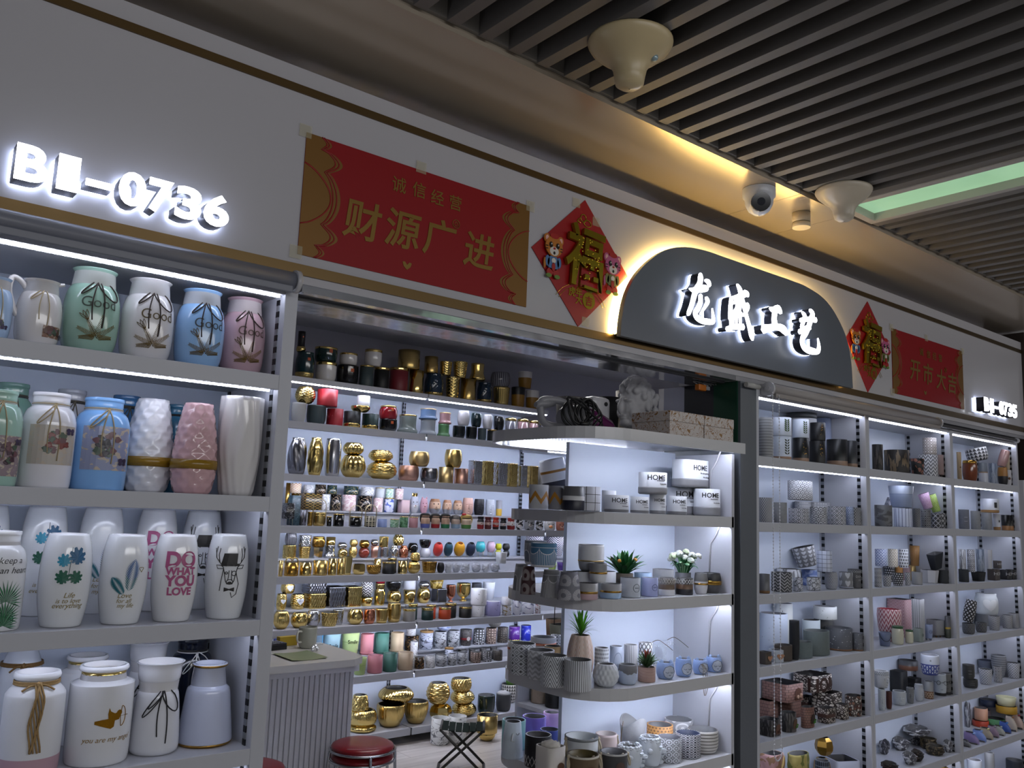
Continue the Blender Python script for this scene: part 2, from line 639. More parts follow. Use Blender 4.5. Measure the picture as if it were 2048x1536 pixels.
def vessel(w, h, prof='cyl', m='#888', inn='#3c3c3e', rel=None, sq=2.0, asp=1.0, seg=32, wall=None, flat=False, fill=0.82, twist=0.0, hexn=None):
 """hollow pot of width w and height h, standing on its base at the origin; front faces -y"""
 R = w / 2
 pr = PROF[prof] if flat or prof in ('cyl', 'tap', 'tap2', 'sharp', 'cone') else smooth_prof(PROF[prof])
 if rel and rel[0] != 'rib' and rel[0] != 'melon':
  pr2 = []
  N = 40 if rel[0] == 'dim' else 22
  for i in range(N + 1):
   v = i / N
   pr2.append((prof_r(pr, v), v))
  pr = pr2
 elif rel:
  pr = [(prof_r(pr, i / 10), i / 10) for i in range(11)]
 if rel:
  seg = max(seg, min(108, int(rel[1] * (9 if rel[0] == 'dim' else 6))))
 f = relief_fn(rel)
 th = wall or max(.004, min(.009, R * .1))
 bm = bmesh.new()
 uvl = bm.loops.layers.uv.new('UVMap')

 def ring(r, z, v, rl=True):
  out = []
  for k in range(seg):
   t = 2 * pi * k / seg
   a = t - pi / 2 + pi                             # u = .5 lies at the front
   rr = r
   if rl and f:
    rr *= 1 + f(t, v)
   c, s = cos(a), sin(a)
   if sq != 2.0:
    q = (abs(c) ** sq + abs(s) ** sq) ** (-1 / sq)
    c, s = c * q, s * q
   out.append(bm.verts.new((rr * c, rr * s * asp, z)))
  return out

 def band(A, B, va, vb, mi):
  for k in range(seg):
   j = (k + 1) % seg
   fc = bm.faces.new((A[k], A[j], B[j], B[k]))
   fc.material_index = mi
   fc.smooth = not flat
   for lp, (uu, vv) in zip(fc.loops, ((k, va), (k + 1, va), (k + 1, vb), (k, vb))):
    lp[uvl].uv = (uu / seg, vv)
 rings = [(ring(r * R, v * h, v), v) for r, v in pr]
 bm.faces.new(rings[0][0][::-1])
 for (A, va), (B, vb) in zip(rings, rings[1:]):
  band(A, B, va, vb, 0)
 rt = pr[-1][0] * R - th
 I0 = ring(rt, h, 1, False)
 band(rings[-1][0], I0, 1, 1, 0)
 zi = h * (1 - fill)
 mid = max((1 + (1 - fill)) / 2, .05)
 I1 = ring(max(prof_r(pr, mid) * R - th * 1.3, .004), h * mid, mid, False)
 I2 = ring(max(prof_r(pr, max(1 - fill, .05)) * R - th * 1.6, .003), max(zi, .004), 1 - fill, False)
 band(I0, I1, 1, mid, 1)
 band(I1, I2, mid, 1 - fill, 1)
 fb = bm.faces.new(I2)
 fb.material_index = 1
 me = done(bm, 'vessel')
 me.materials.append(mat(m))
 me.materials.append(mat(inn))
 return me


def hoop(w, prof, h, v0, v1, m, sq=2.0, asp=1.0, off=.0012, seg=32):
 """raised ring round a vessel between heights v0 and v1"""
 R = w / 2
 pr = PROF[prof] if prof in ('cyl', 'tap', 'tap2', 'sharp', 'cone') else smooth_prof(PROF[prof])
 bm = bmesh.new()
 rows = []
 n = max(2, int((v1 - v0) / .06) + 1)
 vs = [v0 + (v1 - v0) * i / n for i in range(n + 1)]
 for v in vs:
  r = prof_r(pr, v) * R + off
  row = []
  for k in range(seg):
   a = 2 * pi * k / seg
   c, s = cos(a), sin(a)
   if sq != 2.0:
    q = (abs(c) ** sq + abs(s) ** sq) ** (-1 / sq)
    c, s = c * q, s * q
   row.append(bm.verts.new((r * c, r * s * asp, v * h)))
  rows.append(row)
 inner = []
 for row in (rows[0], rows[-1]):
  inner.append([bm.verts.new((p.co.x * .93, p.co.y * .93, p.co.z)) for p in row])
 seqs = [inner[0]] + rows + [inner[1]]
 for A, B in zip(seqs, seqs[1:]):
  for k in range(seg):
   j = (k + 1) % seg
   bm.faces.new((A[k], A[j], B[j], B[k])).smooth = True
 me = done(bm, 'hoop')
 me.materials.append(mat(m))
 return me


def on_surface(w, prof, h, s, z, off=.0015, ang0=0.0, sq=2.0, asp=1.0):
 """point on a vessel's skin at arc length s from its front and height z"""
 pr = PROF[prof] if prof in ('cyl', 'tap', 'tap2', 'sharp', 'cone') else smooth_prof(PROF[prof])
 r = prof_r(pr, min(max(z / h, 0), 1)) * w / 2
 a = s / (w / 2) + ang0 - pi / 2
 c, si = cos(a), sin(a)
 if sq != 2.0:
  q = (abs(c) ** sq + abs(si) ** sq) ** (-1 / sq)
  c, si = c * q, si * q
 return Vector(((r + off) * c, (r * asp + off) * si, z))


def wrap(me, w, prof, h, zc, ang=0.0, sq=2.0, asp=1.0, off=.0012):
 """lay a flat mesh (x across, y up) onto a vessel's skin"""
 me = me.copy()
 for v in me.vertices:
  v.co = on_surface(w, prof, h, v.co.x, zc + v.co.y, off + v.co.z, ang, sq, asp)
 return me


def subdiv_poly(pts, z=0.0):
 bm = bmesh.new()
 vs = [bm.verts.new((p[0], p[1], z)) for p in pts]
 bm.faces.new(vs)
 bmesh.ops.triangulate(bm, faces=bm.faces[:])
 return bm


# ================================================================== the building
WHITE = solid('#b9b9bd', 0.38)
LAM = grainy('#b6b8c0', 0.05, 6, 0.42)            # white laminate of the shelving
BACKP = solid('#c9d2e2', 0.5)                     # back panels
FASC = solid('#b4b3b8', 0.16, 0.0, 0.35)
BRASS = solid('#67553a', 0.38, 1.0)

# fascia of painted panel above the shop front
o = struct(box('wall_front', -2.2, 5.93, 0.0, 0.22, 2.175, 2.775, FASC))
for i, (z0, z1) in enumerate(((2.197, 2.226), (2.702, 2.724))):
 struct(box(f'trim_{i + 1}', -2.2, 5.93, -0.006, 0.004, z0, z1, BRASS))
struct(box('trim_3', 5.93, 5.965, -0.02, 0.22, 1.9, 2.84, solid('#2b241f', 0.4)))
# mirror-bright underside of the head of the opening, with the shutter track
def header_mat():
 m, b, t = new_mat('header_metal')
 b.inputs['Metallic'].default_value = 0.85
 b.inputs['Base Color'].default_value = lin('#c9ccd4')
 b.inputs['Roughness'].default_value = 0.10
 n = t.noise(t.obj(), 9.0, 2.0)
 t.l.new(t.bump(n, 0.12, 0.01), b.inputs['Normal'])
 return m
struct(box('trim_4', 0.99, 2.92, 0.004, 0.24, 2.155, 2.176, header_mat()))
struct(box('trim_5', 0.99, 2.92, 0.06, 0.082, 2.148, 2.158, solid('#3a3b3f', 0.4)))
struct(box('trim_6', 2.92, 5.93, 0.004, 0.3, 2.155, 2.176, solid('#8f8f95', 0.4)))
struct(box('trim_7', -2.2, 0.99, 0.004, 0.3, 2.1725, 2.1765, solid('#8f8f95', 0.4)))

# tan metallic ceiling panel over the shop fronts, with its joints
def soffit_mat():
 m, b, t = new_mat('soffit')
 b.inputs['Base Color'].default_value = lin('#b3a796')
 b.inputs['Metallic'].default_value = 0.35
 b.inputs['Roughness'].default_value = 0.2
 x = t.n.new('ShaderNodeTexCoord')
 s = t.n.new('ShaderNodeSeparateXYZ')
 t.l.new(x.outputs['Object'], s.inputs[0])
 n = t.noise(t.vec(t.m('MULTIPLY', s.outputs[0], 1.5), t.m('MULTIPLY', s.outputs[1], 3.0)), 1.0, 2.0)
 t.l.new(t.bump(n, 0.05, 0.01), b.inputs['Normal'])
 return m
SOF = soffit_mat()
xs = [-2.2, 2.87, 3.215, 7.5]
for i, (a, b) in enumerate(zip(xs, xs[1:])):
 struct(box('ceiling_panel', a + .0012, b - .0012, -0.33, 0.6, 2.85, 2.93, SOF))
struct(box('ceiling_upper', -2.2, 7.5, -4.9, 0.6, 3.02, 3.05, solid('#4a4743', 0.8)))

# open slat ceiling of the corridor
bm = bmesh.new()
x = 0.6
pitch = 0.1052
xs_s = [1.09 + pitch * k for k in range(-12, 62)]
for x in xs_s:
 if 3.07 < x < 3.42:
  continue
 box_into(bm, x - .019, x + .019, -4.6, -0.345, 2.862, 2.96)
struct(link('ceiling_slats', done(bm, 'ceiling_slats'), grainy('#63605d', 0.12, 8, 0.55)))
struct(box('ceiling_rail', -2.2, 7.5, -0.345, -0.331, 2.87, 2.99, solid('#6d6964', 0.6)))
for k, yy in enumerate((-0.62, -1.7)):
 bm = bmesh.new()
 box_into(bm, -2.2, 3.04, yy - .012, yy + .012, 2.962, 2.99)
 box_into(bm, 3.45, 7.5, yy - .012, yy + .012, 2.962, 2.99)
 struct(link('ceiling_carrier', done(bm, 'ceiling_carrier'), solid('#5d5a56', 0.6)))
# the light slot let into the slats: white frame, lit green-tinted panel
t = thing('ceiling_light', 'long recessed light with a pale green lit panel between the ceiling slats', 'light')
bm = bmesh.new()
box_into(bm, 3.095, 3.13, -3.6, -0.345, 2.852, 2.95)
box_into(bm, 3.355, 3.385, -3.6, -0.345, 2.852, 2.95)
box_into(bm, 3.13, 3.355, -0.375, -0.345, 2.852, 2.95)
link('frame', done(bm, 'frame'), solid('#a9a49c', 0.45), t)
def glow_mat():
 m, b, t = new_mat('green_glow')
 n = t.noise(t.obj(), 2.2, 3.0, 0.6)
 c = t.mix(n, lin('#7fae86'), lin('#a9d2ab'))
 t.l.new(c, b.inputs['Emission Color'])
 b.inputs['Emission Strength'].default_value = 0.85
 b.inputs['Roughness'].default_value = 0.12
 b.inputs['Base Color'].default_value = lin('#5d7a62')
 return m
box('panel', 3.13, 3.355, -3.6, -0.375, 2.885, 2.9, glow_mat(), t)
bm = bmesh.new()
box_into(bm, 3.385, 3.44, -3.6, -0.345, 2.856, 2.96)
box_into(bm, 3.045, 3.095, -3.6, -0.345, 2.856, 2.96)
link('trim', done(bm, 'trim'), solid('#6a655f', 0.5), t)

# floors, back and end walls, shop ceiling
def plank_mat():
 m, b, t = new_mat('floor_planks')
 x = t.n.new('ShaderNodeTexCoord')
 s = t.n.new('ShaderNodeSeparateXYZ')
 t.l.new(x.outputs['Object'], s.inputs[0])
 row = t.m('FLOOR', t.m('DIVIDE', s.outputs[1], 0.16))
 off = t.m('MULTIPLY', t.m('FRACT', t.m('MULTIPLY', row, 0.37)), 1.2)
 xx = t.m('ADD', s.outputs[0], off)
 n = t.noise(t.vec(t.m('MULTIPLY', xx, 2.0), t.m('MULTIPLY', s.outputs[1], 22.0), row), 1.0, 5.0, 0.5)
 c = t.mix(n, lin('#8d8580'), lin('#cbc5c0'))
 gap = t.m('MAXIMUM', t.m('LESS_THAN', t.m('FRACT', t.m('DIVIDE', s.outputs[1], 0.16)), 0.02),
              t.m('LESS_THAN', t.m('FRACT', t.m('DIVIDE', xx, 1.2)), 0.003))
 t.l.new(t.mix(gap, c, lin('#6c655f')), b.inputs['Base Color'])
 b.inputs['Roughness'].default_value = 0.32
 return m
struct(box('floor', -2.2, 7.5, 0.0, 3.5, -0.06, 0.0, plank_mat()))
def tile_mat():
 m, b, t = new_mat('corridor_tiles')
 x = t.n.new('ShaderNodeTexCoord')
 s = t.n.new('ShaderNodeSeparateXYZ')
 t.l.new(x.outputs['Object'], s.inputs[0])
 g = t.m('MAXIMUM', t.m('LESS_THAN', t.m('FRACT', t.m('DIVIDE', s.outputs[0], .8)), .006), t.m('LESS_THAN', t.m('FRACT', t.m('DIVIDE', s.outputs[1], .8)), .006))
 t.l.new(t.mix(g, lin('#b3aca2'), lin('#77716a')), b.inputs['Base Color'])
 b.inputs['Roughness'].default_value = 0.22
 return m
struct(box('floor_corridor', -2.2, 7.5, -5.2, 0.0, -0.06, 0.0, tile_mat()))
struct(box('wall_back', -0.86, 6.6, 3.36, 3.46, 0.0, 2.8, solid('#a9a9b6', 0.6)))
struct(box('wall_left', -0.96, -0.86, 0.0, 3.46, 0.0, 2.8, solid('#a9a9b2', 0.6)))
struct(box('wall_right', 6.6, 6.7, 0.3, 3.46, 0.0, 2.8, solid('#a9a9b2', 0.6)))
struct(box('ceiling', -0.86, 6.7, 0.22, 3.46, 2.8, 2.86, solid('#c6c6cc', 0.6)))
# party wall between the two shop units: dark post in front, white end inside
struct(box('wall_middle', 2.945, 3.055, 0.0, 0.40, 0.0, 2.155, solid('#5a5f66', 0.4)))
struct(box('trim_8', 2.938, 3.062, 0.40, 0.43, 0.0, 2.155, solid('#d0d0d6', 0.4)))
struct(box('trim_9', 2.938, 2.9449, 0.285, 0.40, 1.9, 2.155, solid('#8d90a4', 0.5)))
struct(box('trim_10', 2.938, 2.9449, 0.012, 0.13, 1.9, 2.155, solid('#0c3a2a', 0.35)))
struct(box('trim_11', 2.938, 2.9449, 0.13, 0.285, 1.9, 2.155, solid('#23252d', 0.35)))  # unlit stretch of the wall face, its shade put into a dark strip

# ================================================================== shelving
def strip_mat():
 m, b, t = new_mat('slotted_metal')
 x = t.n.new('ShaderNodeTexCoord')
 s = t.n.new('ShaderNodeSeparateXYZ')
 t.l.new(x.outputs['Object'], s.inputs[0])
 f = t.m('LESS_THAN', t.m('FRACT', t.m('DIVIDE', s.outputs[2], .032)), .5)
 t.l.new(t.mix(f, lin('#8f9298'), lin('#15161a')), b.inputs['Base Color'])
 b.inputs['Roughness'].default_value = 0.35
 b.inputs['Metallic'].default_value = 0.5
 return m
STRIP = strip_mat()
CHROME = mat('steel')


def cabinet(name, label, x0, x1, y0, y1, tops, z_head, group=None, thick=.038, side=.018, sides=(True, True), back=BACKP, zb=0.0, step=None, strips=2, lam=LAM, lead=True, ledoff=.012, led=8.0, hide=False):
 """open display unit: side panels, back, shelves with a deep front lip, LED strip under each lip"""
 t = thing(name, label, 'shelving', ((x0 + x1) / 2, (y0 + y1) / 2, zb), 0, group)
 dx, dy = (x0 + x1) / 2, (y0 + y1) / 2

 def bx(nm, a, b, c, d, e, f, m, bev=0.0, par=None):
  return box(nm, a - dx, b - dx, c - dy, d - dy, e - zb, f - zb, m, par or t, bev)
 bx('back_panel', x0 + side, x1 - side, y1 - .012, y1, zb, z_head, back)
 for k, on in enumerate(sides):
  if on:
   xa = x0 if k == 0 else x1 - side
   bx('side_panel', xa, xa + side, y0, y1, zb, z_head + .035, lam, .0015)
 bx('top_panel', x0 + side, x1 - side, y0 + .004, y1, z_head, z_head + .035, lam)
 for z in tops:
  s = bx('shelf', x0 + side, x1 - side, y0 + .004, y1 - .012, z - .018, z, lam)
  bx('lip', x0 + side, x1 - side, y0, y0 + .018, z - thick, z + .0005, lam, .001, s).parent = t
 for z in list(tops) + [z_head]:
  zl = z - thick if z != z_head else z_head
  if z == min(tops) and z < .3:
   continue
  if lead:
   y = y0 + .018 + ledoff if z != z_head else y0 + .012
   zz = (z - .018 if z != z_head else z_head)
   if z != z_head:
    zz = z - thick + .004 if z > 1.7 and not hide else z - .0185
   bx('led_strip', x0 + side + .01, x1 - side - .01, y, y + .009, zz - .007, zz, led_mat(led))
 for xx, fx in ((x0 + side, 1), (x1 - side, -1)):
  for yy in (y0 + .03, y1 - .04)[2 - strips:]:
   a, b = (xx, xx + .003) if fx == 1 else (xx - .003, xx)
   bx('slotted_strip', a, b, yy, yy + .016, zb + .05, z_head - .01, STRIP)
 if step:
  for z in step:
   s = bx('step_ledge', x0 + side, x1 - side, y0 + .15, y1 - .012, z + .088, z + .1, lam)
   bx('riser', x0 + side, x1 - side, y0 + .16, y0 + .172, z + .0005, z + .088, lam)
 return t


LZ = [1.921, 1.606, 1.30, .993, .69]
cabinet('display_cabinet', 'tall white open cabinet of tall ceramic vases beneath the first shop number', -0.85, 0.979, 0.0, 0.36, LZ, 2.137, side=.036, led=10.0)
RZ = [1.856, 1.583, 1.291, 1.006, .716, .425, .13]
rb = ('white open cabinet of pots beside the dark grey post', 'white open cabinet of pots in the middle of its row of three', 'white open cabinet of pots beneath the second shop number')
for i, (a, b) in enumerate(((3.056, 3.967), (3.968, 4.88), (4.881, 5.80))):
 cabinet('display_cabinet', rb[i], a, b, 0.0, 0.262, RZ, 2.105, 'pot cabinets under the second shop number', led=11.0)
BZ = [2.39, 2.10, 1.765, 1.44, 1.125, .80, .475, .10]
bb = ('white lit wall shelving of gold pots behind the counter', 'white lit wall shelving of pots reaching up to the plaster head', 'white lit wall shelving mostly hidden behind the rounded pot shelves')
for i, (a, b) in enumerate(((1.10, 2.262), (2.263, 3.432), (3.433, 4.60), (4.601, 5.76))):
 tops = BZ if i < 3 else BZ[1:]
 head = 2.355 if i < 3 else 2.065
 if i == 0:
  continue
 cabinet('wall_shelving', bb[i - 1], a, b, 3.0, 3.35, tops[1:], head, 'shelving along the back wall', thick=.045, side=.006, sides=(i == 1, i == 3), step=[BZ[3], BZ[4], BZ[5], BZ[6]], strips=1, ledoff=.012, led=30.0, hide=True)

# rounded double-sided shelves standing in the opening
ux0, ux1, uy1 = 2.14, 2.905, 0.60
UZ = [1.892, 1.601, 1.301, 1.001, .703, .40, .12]


def round_plan(x0, x1, y0, y1, r, n=9):
 pts = [(x1, y0)]
 for cx, cy, a0 in ((x0 + r, y0 + r, 270), (x0 + r, y1 - r, 180)):
  for i in range(n + 1):
   a = radians(a0 - 90 * i / n)
   pts.append((cx + r * cos(a), cy + r * sin(a)))
 pts.append((x1, y1))
 return pts


def rounded_shelf(name, x0, y0, z, th, parent, lipm):
 bm = bmesh.new()
 P = round_plan(x0, ux1 - .004, y0, uy1, .20)
 Q = round_plan(x0 + .012, ux1 - .004, y0 + .012, uy1 - .012, .188)
 poly_into(bm, Q, z - .02, z, plane='xy')
 # the lip: a thin wall following the plan
 tops = []
 for pts, zz in ((P, z - th), (P, z), (Q, z), (Q, z - th)):
  tops.append([bm.verts.new((p[0], p[1], zz)) for p in pts])
 n = len(P)
 for k in range(4):
  A, B = tops[k], tops[(k + 1) % 4]
  for i in range(n - 1):
   f = bm.faces.new((A[i], A[i + 1], B[i + 1], B[i]))
 bmesh.ops.recalc_face_normals(bm, faces=bm.faces[:])
 return link(name, done(bm, name), lipm, parent)


ut = thing('rounded_shelving', 'white rounded double-sided shelves of pots standing in the shop opening', 'shelving', (0, 0, 0))
GLOSS = solid('#c3c4c8', 0.22)
for i, z in enumerate(UZ):
 rounded_shelf('shelf', 2.03 if i == 0 else ux0 - .005 * (i - 3) * (i > 3), -0.055 if i == 0 else 0.0, z, .042, ut, GLOSS)
box('divider_panel', 2.262, ux1 - .018, .288, .306, .12, 1.86, BACKP, ut, .001)
box('side_panel', ux1 - .018, ux1, 0.0, .60, .0, 1.85, LAM, ut, .001)
box('plinth', 2.25, ux1, .06, .56, .0, .10, LAM, ut)
for i, z in enumerate(UZ[:6]):
 y0 = -0.03 if i == 0 else .018
 zz = z - .021
 pts = []
 xl = 2.10 if i == 0 else 2.19
 bm = bmesh.new()
 box_into(bm, xl + .14, ux1 - .03, y0 + .012, y0 + .024, zz - .008, zz)
 link('led_strip', done(bm, 'led_strip'), led_mat(34.0), ut)
 bm = bmesh.new()
 box_into(bm, xl + .14, ux1 - .03, .56, .57, zz - .008, zz)
 link('led_strip', done(bm, 'led_strip'), led_mat(34.0), ut)
 # white feed wire in the corner
 tube('led_wire', [(ux1 - .022, .05, zz - .004), (ux1 - .024, .07, zz - .05), (ux1 - .023, .10, zz - .09), (ux1 - .023, .105, zz - .235)], .0035, WHITE, ut)

# ================================================================== blinds
def roller(name, label, x0, x1, y, z, r, m, bracket):
 t = thing(name, label, 'blind', ((x0 + x1) / 2, y, z))
 L = (x1 - x0) / 2
 bm = bmesh.new()
 tube_into(bm, [(-L, 0, 0), (L, 0, 0)], r, 24)
 link('roll', done(bm, 'roll'), m, t)
 box('hem', -L + .01, L - .01, -r - .001, -r + .006, -r - .012, -r + .006, m, t, .002)
 for s in bracket:
  bm = bmesh.new()
  tube_into(bm, [(s * (L + .001), 0, 0), (s * (L + .014), 0, 0)], r * 1.25, 24)
  tube_into(bm, [(s * (L + .014), 0, 0), (s * (L + .02), 0, 0)], r * .55, 16)
  box_into(bm, s * (L + .007) - .006, s * (L + .007) + .006, 0, -y - .001, -r * .9, r * .9)
  link('bracket', done(bm, 'bracket'), solid('#b0b0b4', 0.25), t)
 return t


roller('roller_blind', 'rolled-up dark grey blind mounted above the vase cabinet', -0.8, .945, -.035, 2.167, .024, solid('#6f727d', 0.35), (1,))
rt_ = roller('roller_blind', 'rolled-up pale blind with a bead chain above the cabinets past the post', 3.10, 4.63, -.035, 2.137, .024, solid('#8d8785', 0.5), (-1, 1))
# bead chain loop of that blind
lx = -(4.63 - 3.10) / 2 - .012
bm = bmesh.new()
path = [(lx - .012, -.03, -.02 - k * .0135) for k in range(104)]
bot = [(lx + .012 + .03 * cos(a) - .0, -.03, -1.42 + .055 * sin(a)) for a in [radians(180 + 12 * k) for k in range(1, 15)]]
path2 = [(lx + .034, -.03, -1.42 + k * .0135) for k in range(104)]
for p in path + bot + path2:
 bmesh.ops.create_icosphere(bm, subdivisions=1, radius=.0032, matrix=Matrix.Translation(p))
tube_into(bm, path + bot + path2, .0009, 4)
link('bead_chain', done(bm, 'bead_chain', True), solid('#c8c8cc', 0.3), rt_)
t = thing('roller_blind_rail', 'dark empty blind rail above the last pot cabinet', 'rail', (5.2, -.02, 2.13))
bm = bmesh.new()
box_into(bm, -.5, .52, -.01, .018, -.008, .008)
link('rail', done(bm, 'rail'), solid('#2c2a2b', .4), t)
bm = bmesh.new()
tube_into(bm, [(.53, 0, 0), (.545, 0, 0)], .016, 14)
link('bracket', done(bm, 'bracket'), WHITE, t)


# ================================================================== signs on the fascia
FACE = emit('#f4f6ff', NEON)
HALO = emit('#cfdcff', 9.0)
DARKSIDE = solid('#2a2b33', 0.3)


def letter_from_mesh(s, size, offset, sx=1.0):
 return text_mesh(s, size, 0.0, offset)


def lit_letter(ch, x0, x1, z0, z1, parent, y_face=-.06, off=.035):
 """one raised letter: dark return, white lit face, white glowing back"""
 src = text_mesh(ch, 1.0, .5, off)
 xs = [v.co.x for v in src.vertices]
 ys = [v.co.y for v in src.vertices]
 w, h = max(xs) - min(xs), max(ys) - min(ys)
 cx, cz = (x0 + x1) / 2, (z0 + z1) / 2

 def place(me, ya, yb):
  me = me.copy()
  me.materials.clear()
  for v in me.vertices:
   k = v.co.z / .5
   v.co = (cx + v.co.x * (x1 - x0) / w, (ya + yb) / 2 - k * (ya - yb) / 2 * -1, cz + v.co.y * (z1 - z0) / h)
  return me
 body = place(src, y_face + .004, -.012)
 o = link('letter', body, DARKSIDE, parent)
 f = place(src, y_face, y_face + .004)
 link('lit_face', f, FACE, o)
 g = place(src, -.012, -.003)
 link('lit_back', g, HALO, o)
 return o


t = thing('shop_number_sign', 'white lit raised shop number B1-0736 on the fascia over the vase cabinet', 'sign')
for ch, a, b in (('B', .284, .348), ('1', .366, .41), ('-', .424, .48), ('0', .494, .553), ('7', .559, .614), ('3', .622, .683), ('6', .69, .752)):
 lit_letter(ch, a, b, *((2.281, 2.296) if ch == '-' else (2.257, 2.337)), t)
t = thing('shop_number_sign', 'white lit raised shop number B1-0735 at the far end of the fascia', 'sign')
for ch, a, b in (('B', 5.19, 5.256), ('1', 5.272, 5.315), ('-', 5.328, 5.385), ('0', 5.398, 5.456), ('7', 5.462, 5.518), ('3', 5.526, 5.586), ('5', 5.594, 5.655)):
 lit_letter(ch, a, b, *((2.285, 2.299) if ch == '-' else (2.257, 2.337)), t)

# the shop's name board
OUT = [(2.174, 2.216), (2.18, 2.285), (2.202, 2.371), (2.254, 2.457), (2.343, 2.539), (2.435, 2.592), (2.545, 2.622), (2.66, 2.632), (2.766, 2.632),
       (3.052, 2.632), (3.26, 2.632), (3.369, 2.627), (3.505, 2.601), (3.61, 2.542), (3.698, 2.449), (3.738, 2.337), (3.749, 2.216)]
OUTS = [(p.x, p.y) for p in curve_pts([(a, b, 0) for a, b in OUT], 5)]
sg = thing('name_sign', 'dark grey arched shop name board with warm halo and white lit characters', 'sign')
bm = bmesh.new()
poly_into(bm, OUTS, -.05, -.03)
bmesh.ops.recalc_face_normals(bm, faces=bm.faces[:])
link('board', done(bm, 'board'), solid('#5c626c', 0.3, 0.0, 0.5), sg)
bm = bmesh.new()
INS = [(2.96 + (x - 2.96) * .985, max(2.2 + (z - 2.2) * .975, 2.228)) for x, z in OUTS]
poly_into(bm, INS, -.03, -.003)
bmesh.ops.recalc_face_normals(bm, faces=bm.faces[:])
link('spacer', done(bm, 'spacer'), solid('#3a3a3c', 0.5), sg)
bm = bmesh.new()
MID = [(2.96 + (x - 2.96) * .993, 2.2 + (z - 2.2) * .988) for x, z in OUTS]
tube_into(bm, [(x, -.016, max(z, 2.232)) for x, z in MID], .006, 6)
link('warm_led', done(bm, 'warm_led'), emit('#ffd27a', 46.0), sg)
STROKES = {'long':[[(2.5482,2.5072,0.0167),(2.5499,2.4929,0.0292),(2.5451,2.4694,0.027),(2.528,2.4483,0.0248),(2.5133,2.439,0.0164)],[(2.4855,2.4374,0.0057),(2.5085,2.4364,0.0225),(2.5478,2.4489,0.0354),(2.5828,2.4574,0.0294),(2.5939,2.4612,0.0126)],[(2.5207,2.4356,0.0288),(2.5088,2.4046,0.0253),(2.497,2.3738,0.0223),(2.4829,2.346,0.021),(2.4767,2.336,0.0112)],[(2.5506,2.4247,0.0207),(2.5494,2.3962,0.024),(2.5363,2.3714,0.0255),(2.5203,2.351,0.0245),(2.5293,2.3357,0.0254),(2.559,2.3281,0.0264),(2.5941,2.3296,0.0275),(2.627,2.3352,0.0211),(2.6279,2.3554,0.0152),(2.6215,2.3861,0.0025)],[(2.5785,2.4884,0.0109),(2.5978,2.4848,0.0233),(2.6045,2.4714,0.0169)],[(2.5832,2.4212,0.0151),(2.5934,2.4092,0.021),(2.5785,2.3854,0.0142),(2.5489,2.3506,0.0058)]],'sheng':[[(2.7792,2.5121,0.0089),(2.7984,2.4929,0.027),(2.8105,2.4614,0.027),(2.8259,2.4304,0.0226),(2.8424,2.3928,0.0208),(2.8602,2.3552,0.0236),(2.8746,2.3204,0.0264),(2.8829,2.3038,0.0091)],[(2.8813,2.3079,0.0136),(2.8853,2.3356,0.0091),(2.8831,2.3584,0.0027)],[(2.7415,2.4501,0.0132),(2.782,2.4601,0.0268),(2.8204,2.4768,0.029),(2.8342,2.4754,0.0163)],[(2.7415,2.4484,0.0194),(2.7368,2.4142,0.0228),(2.7363,2.3876,0.0263),(2.7327,2.3637,0.0174)],[(2.8271,2.4924,0.0163),(2.8471,2.487,0.0201),(2.851,2.4752,0.0064)],[(2.8425,2.4464,0.0136),(2.8509,2.435,0.0209),(2.8397,2.4126,0.0163),(2.8203,2.3923,0.0108)],[(2.7496,2.4316,0.0159),(2.7984,2.4456,0.0134)],[(2.7848,2.433,0.0223),(2.7777,2.4083,0.0267),(2.7508,2.3861,0.0202)],[(2.7984,2.4322,0.0179),(2.794,2.4011,0.0178)],[(2.7364,2.3743,0.0157),(2.7402,2.3386,0.014)],[(2.7562,2.3844,0.0106),(2.753,2.344,0.0105)],[(2.7777,2.3849,0.0106),(2.7745,2.3476,0.0106)],[(2.7984,2.3918,0.0134),(2.8011,2.3521,0.0151)],[(2.7326,2.3763,0.0192),(2.8093,2.3964,0.0224)],[(2.7137,2.321,0.0216),(2.7605,2.337,0.0246),(2.8203,2.3469,0.0296)]],'gong':[[(3.0041,2.4558,0.0143),(3.0326,2.4539,0.0337),(3.0626,2.4629,0.0389),(3.0836,2.4507,0.0175)],[(3.0397,2.4482,0.0337),(3.0334,2.419,0.0346),(3.0379,2.39,0.0432)],[(2.9544,2.3599,0.0449),(3.0081,2.3757,0.0333),(3.0678,2.3869,0.0339),(3.104,2.3809,0.0401),(3.1234,2.3653,0.0196)]],'yi':[[(3.2432,2.4822,0.0102),(3.2635,2.4661,0.0267),(3.2501,2.4419,0.0256),(3.2368,2.4124,0.0203)],[(3.3033,2.5025,0.0156),(3.3247,2.4878,0.0293),(3.3089,2.4592,0.0312),(3.2939,2.4292,0.031)],[(3.2284,2.4436,0.0203),(3.2749,2.4564,0.0258),(3.3507,2.4657,0.0263)],[(3.2192,2.3915,0.0252),(3.2676,2.4113,0.0308),(3.3017,2.4279,0.0311)],[(3.2972,2.4297,0.0259),(3.2685,2.394,0.0307),(3.2443,2.3684,0.0305),(3.2419,2.3446,0.0304),(3.2608,2.3276,0.0316),(3.3047,2.3225,0.0361),(3.3607,2.3271,0.0261),(3.3713,2.3515,0.021),(3.3641,2.3865,0.0031)]]}


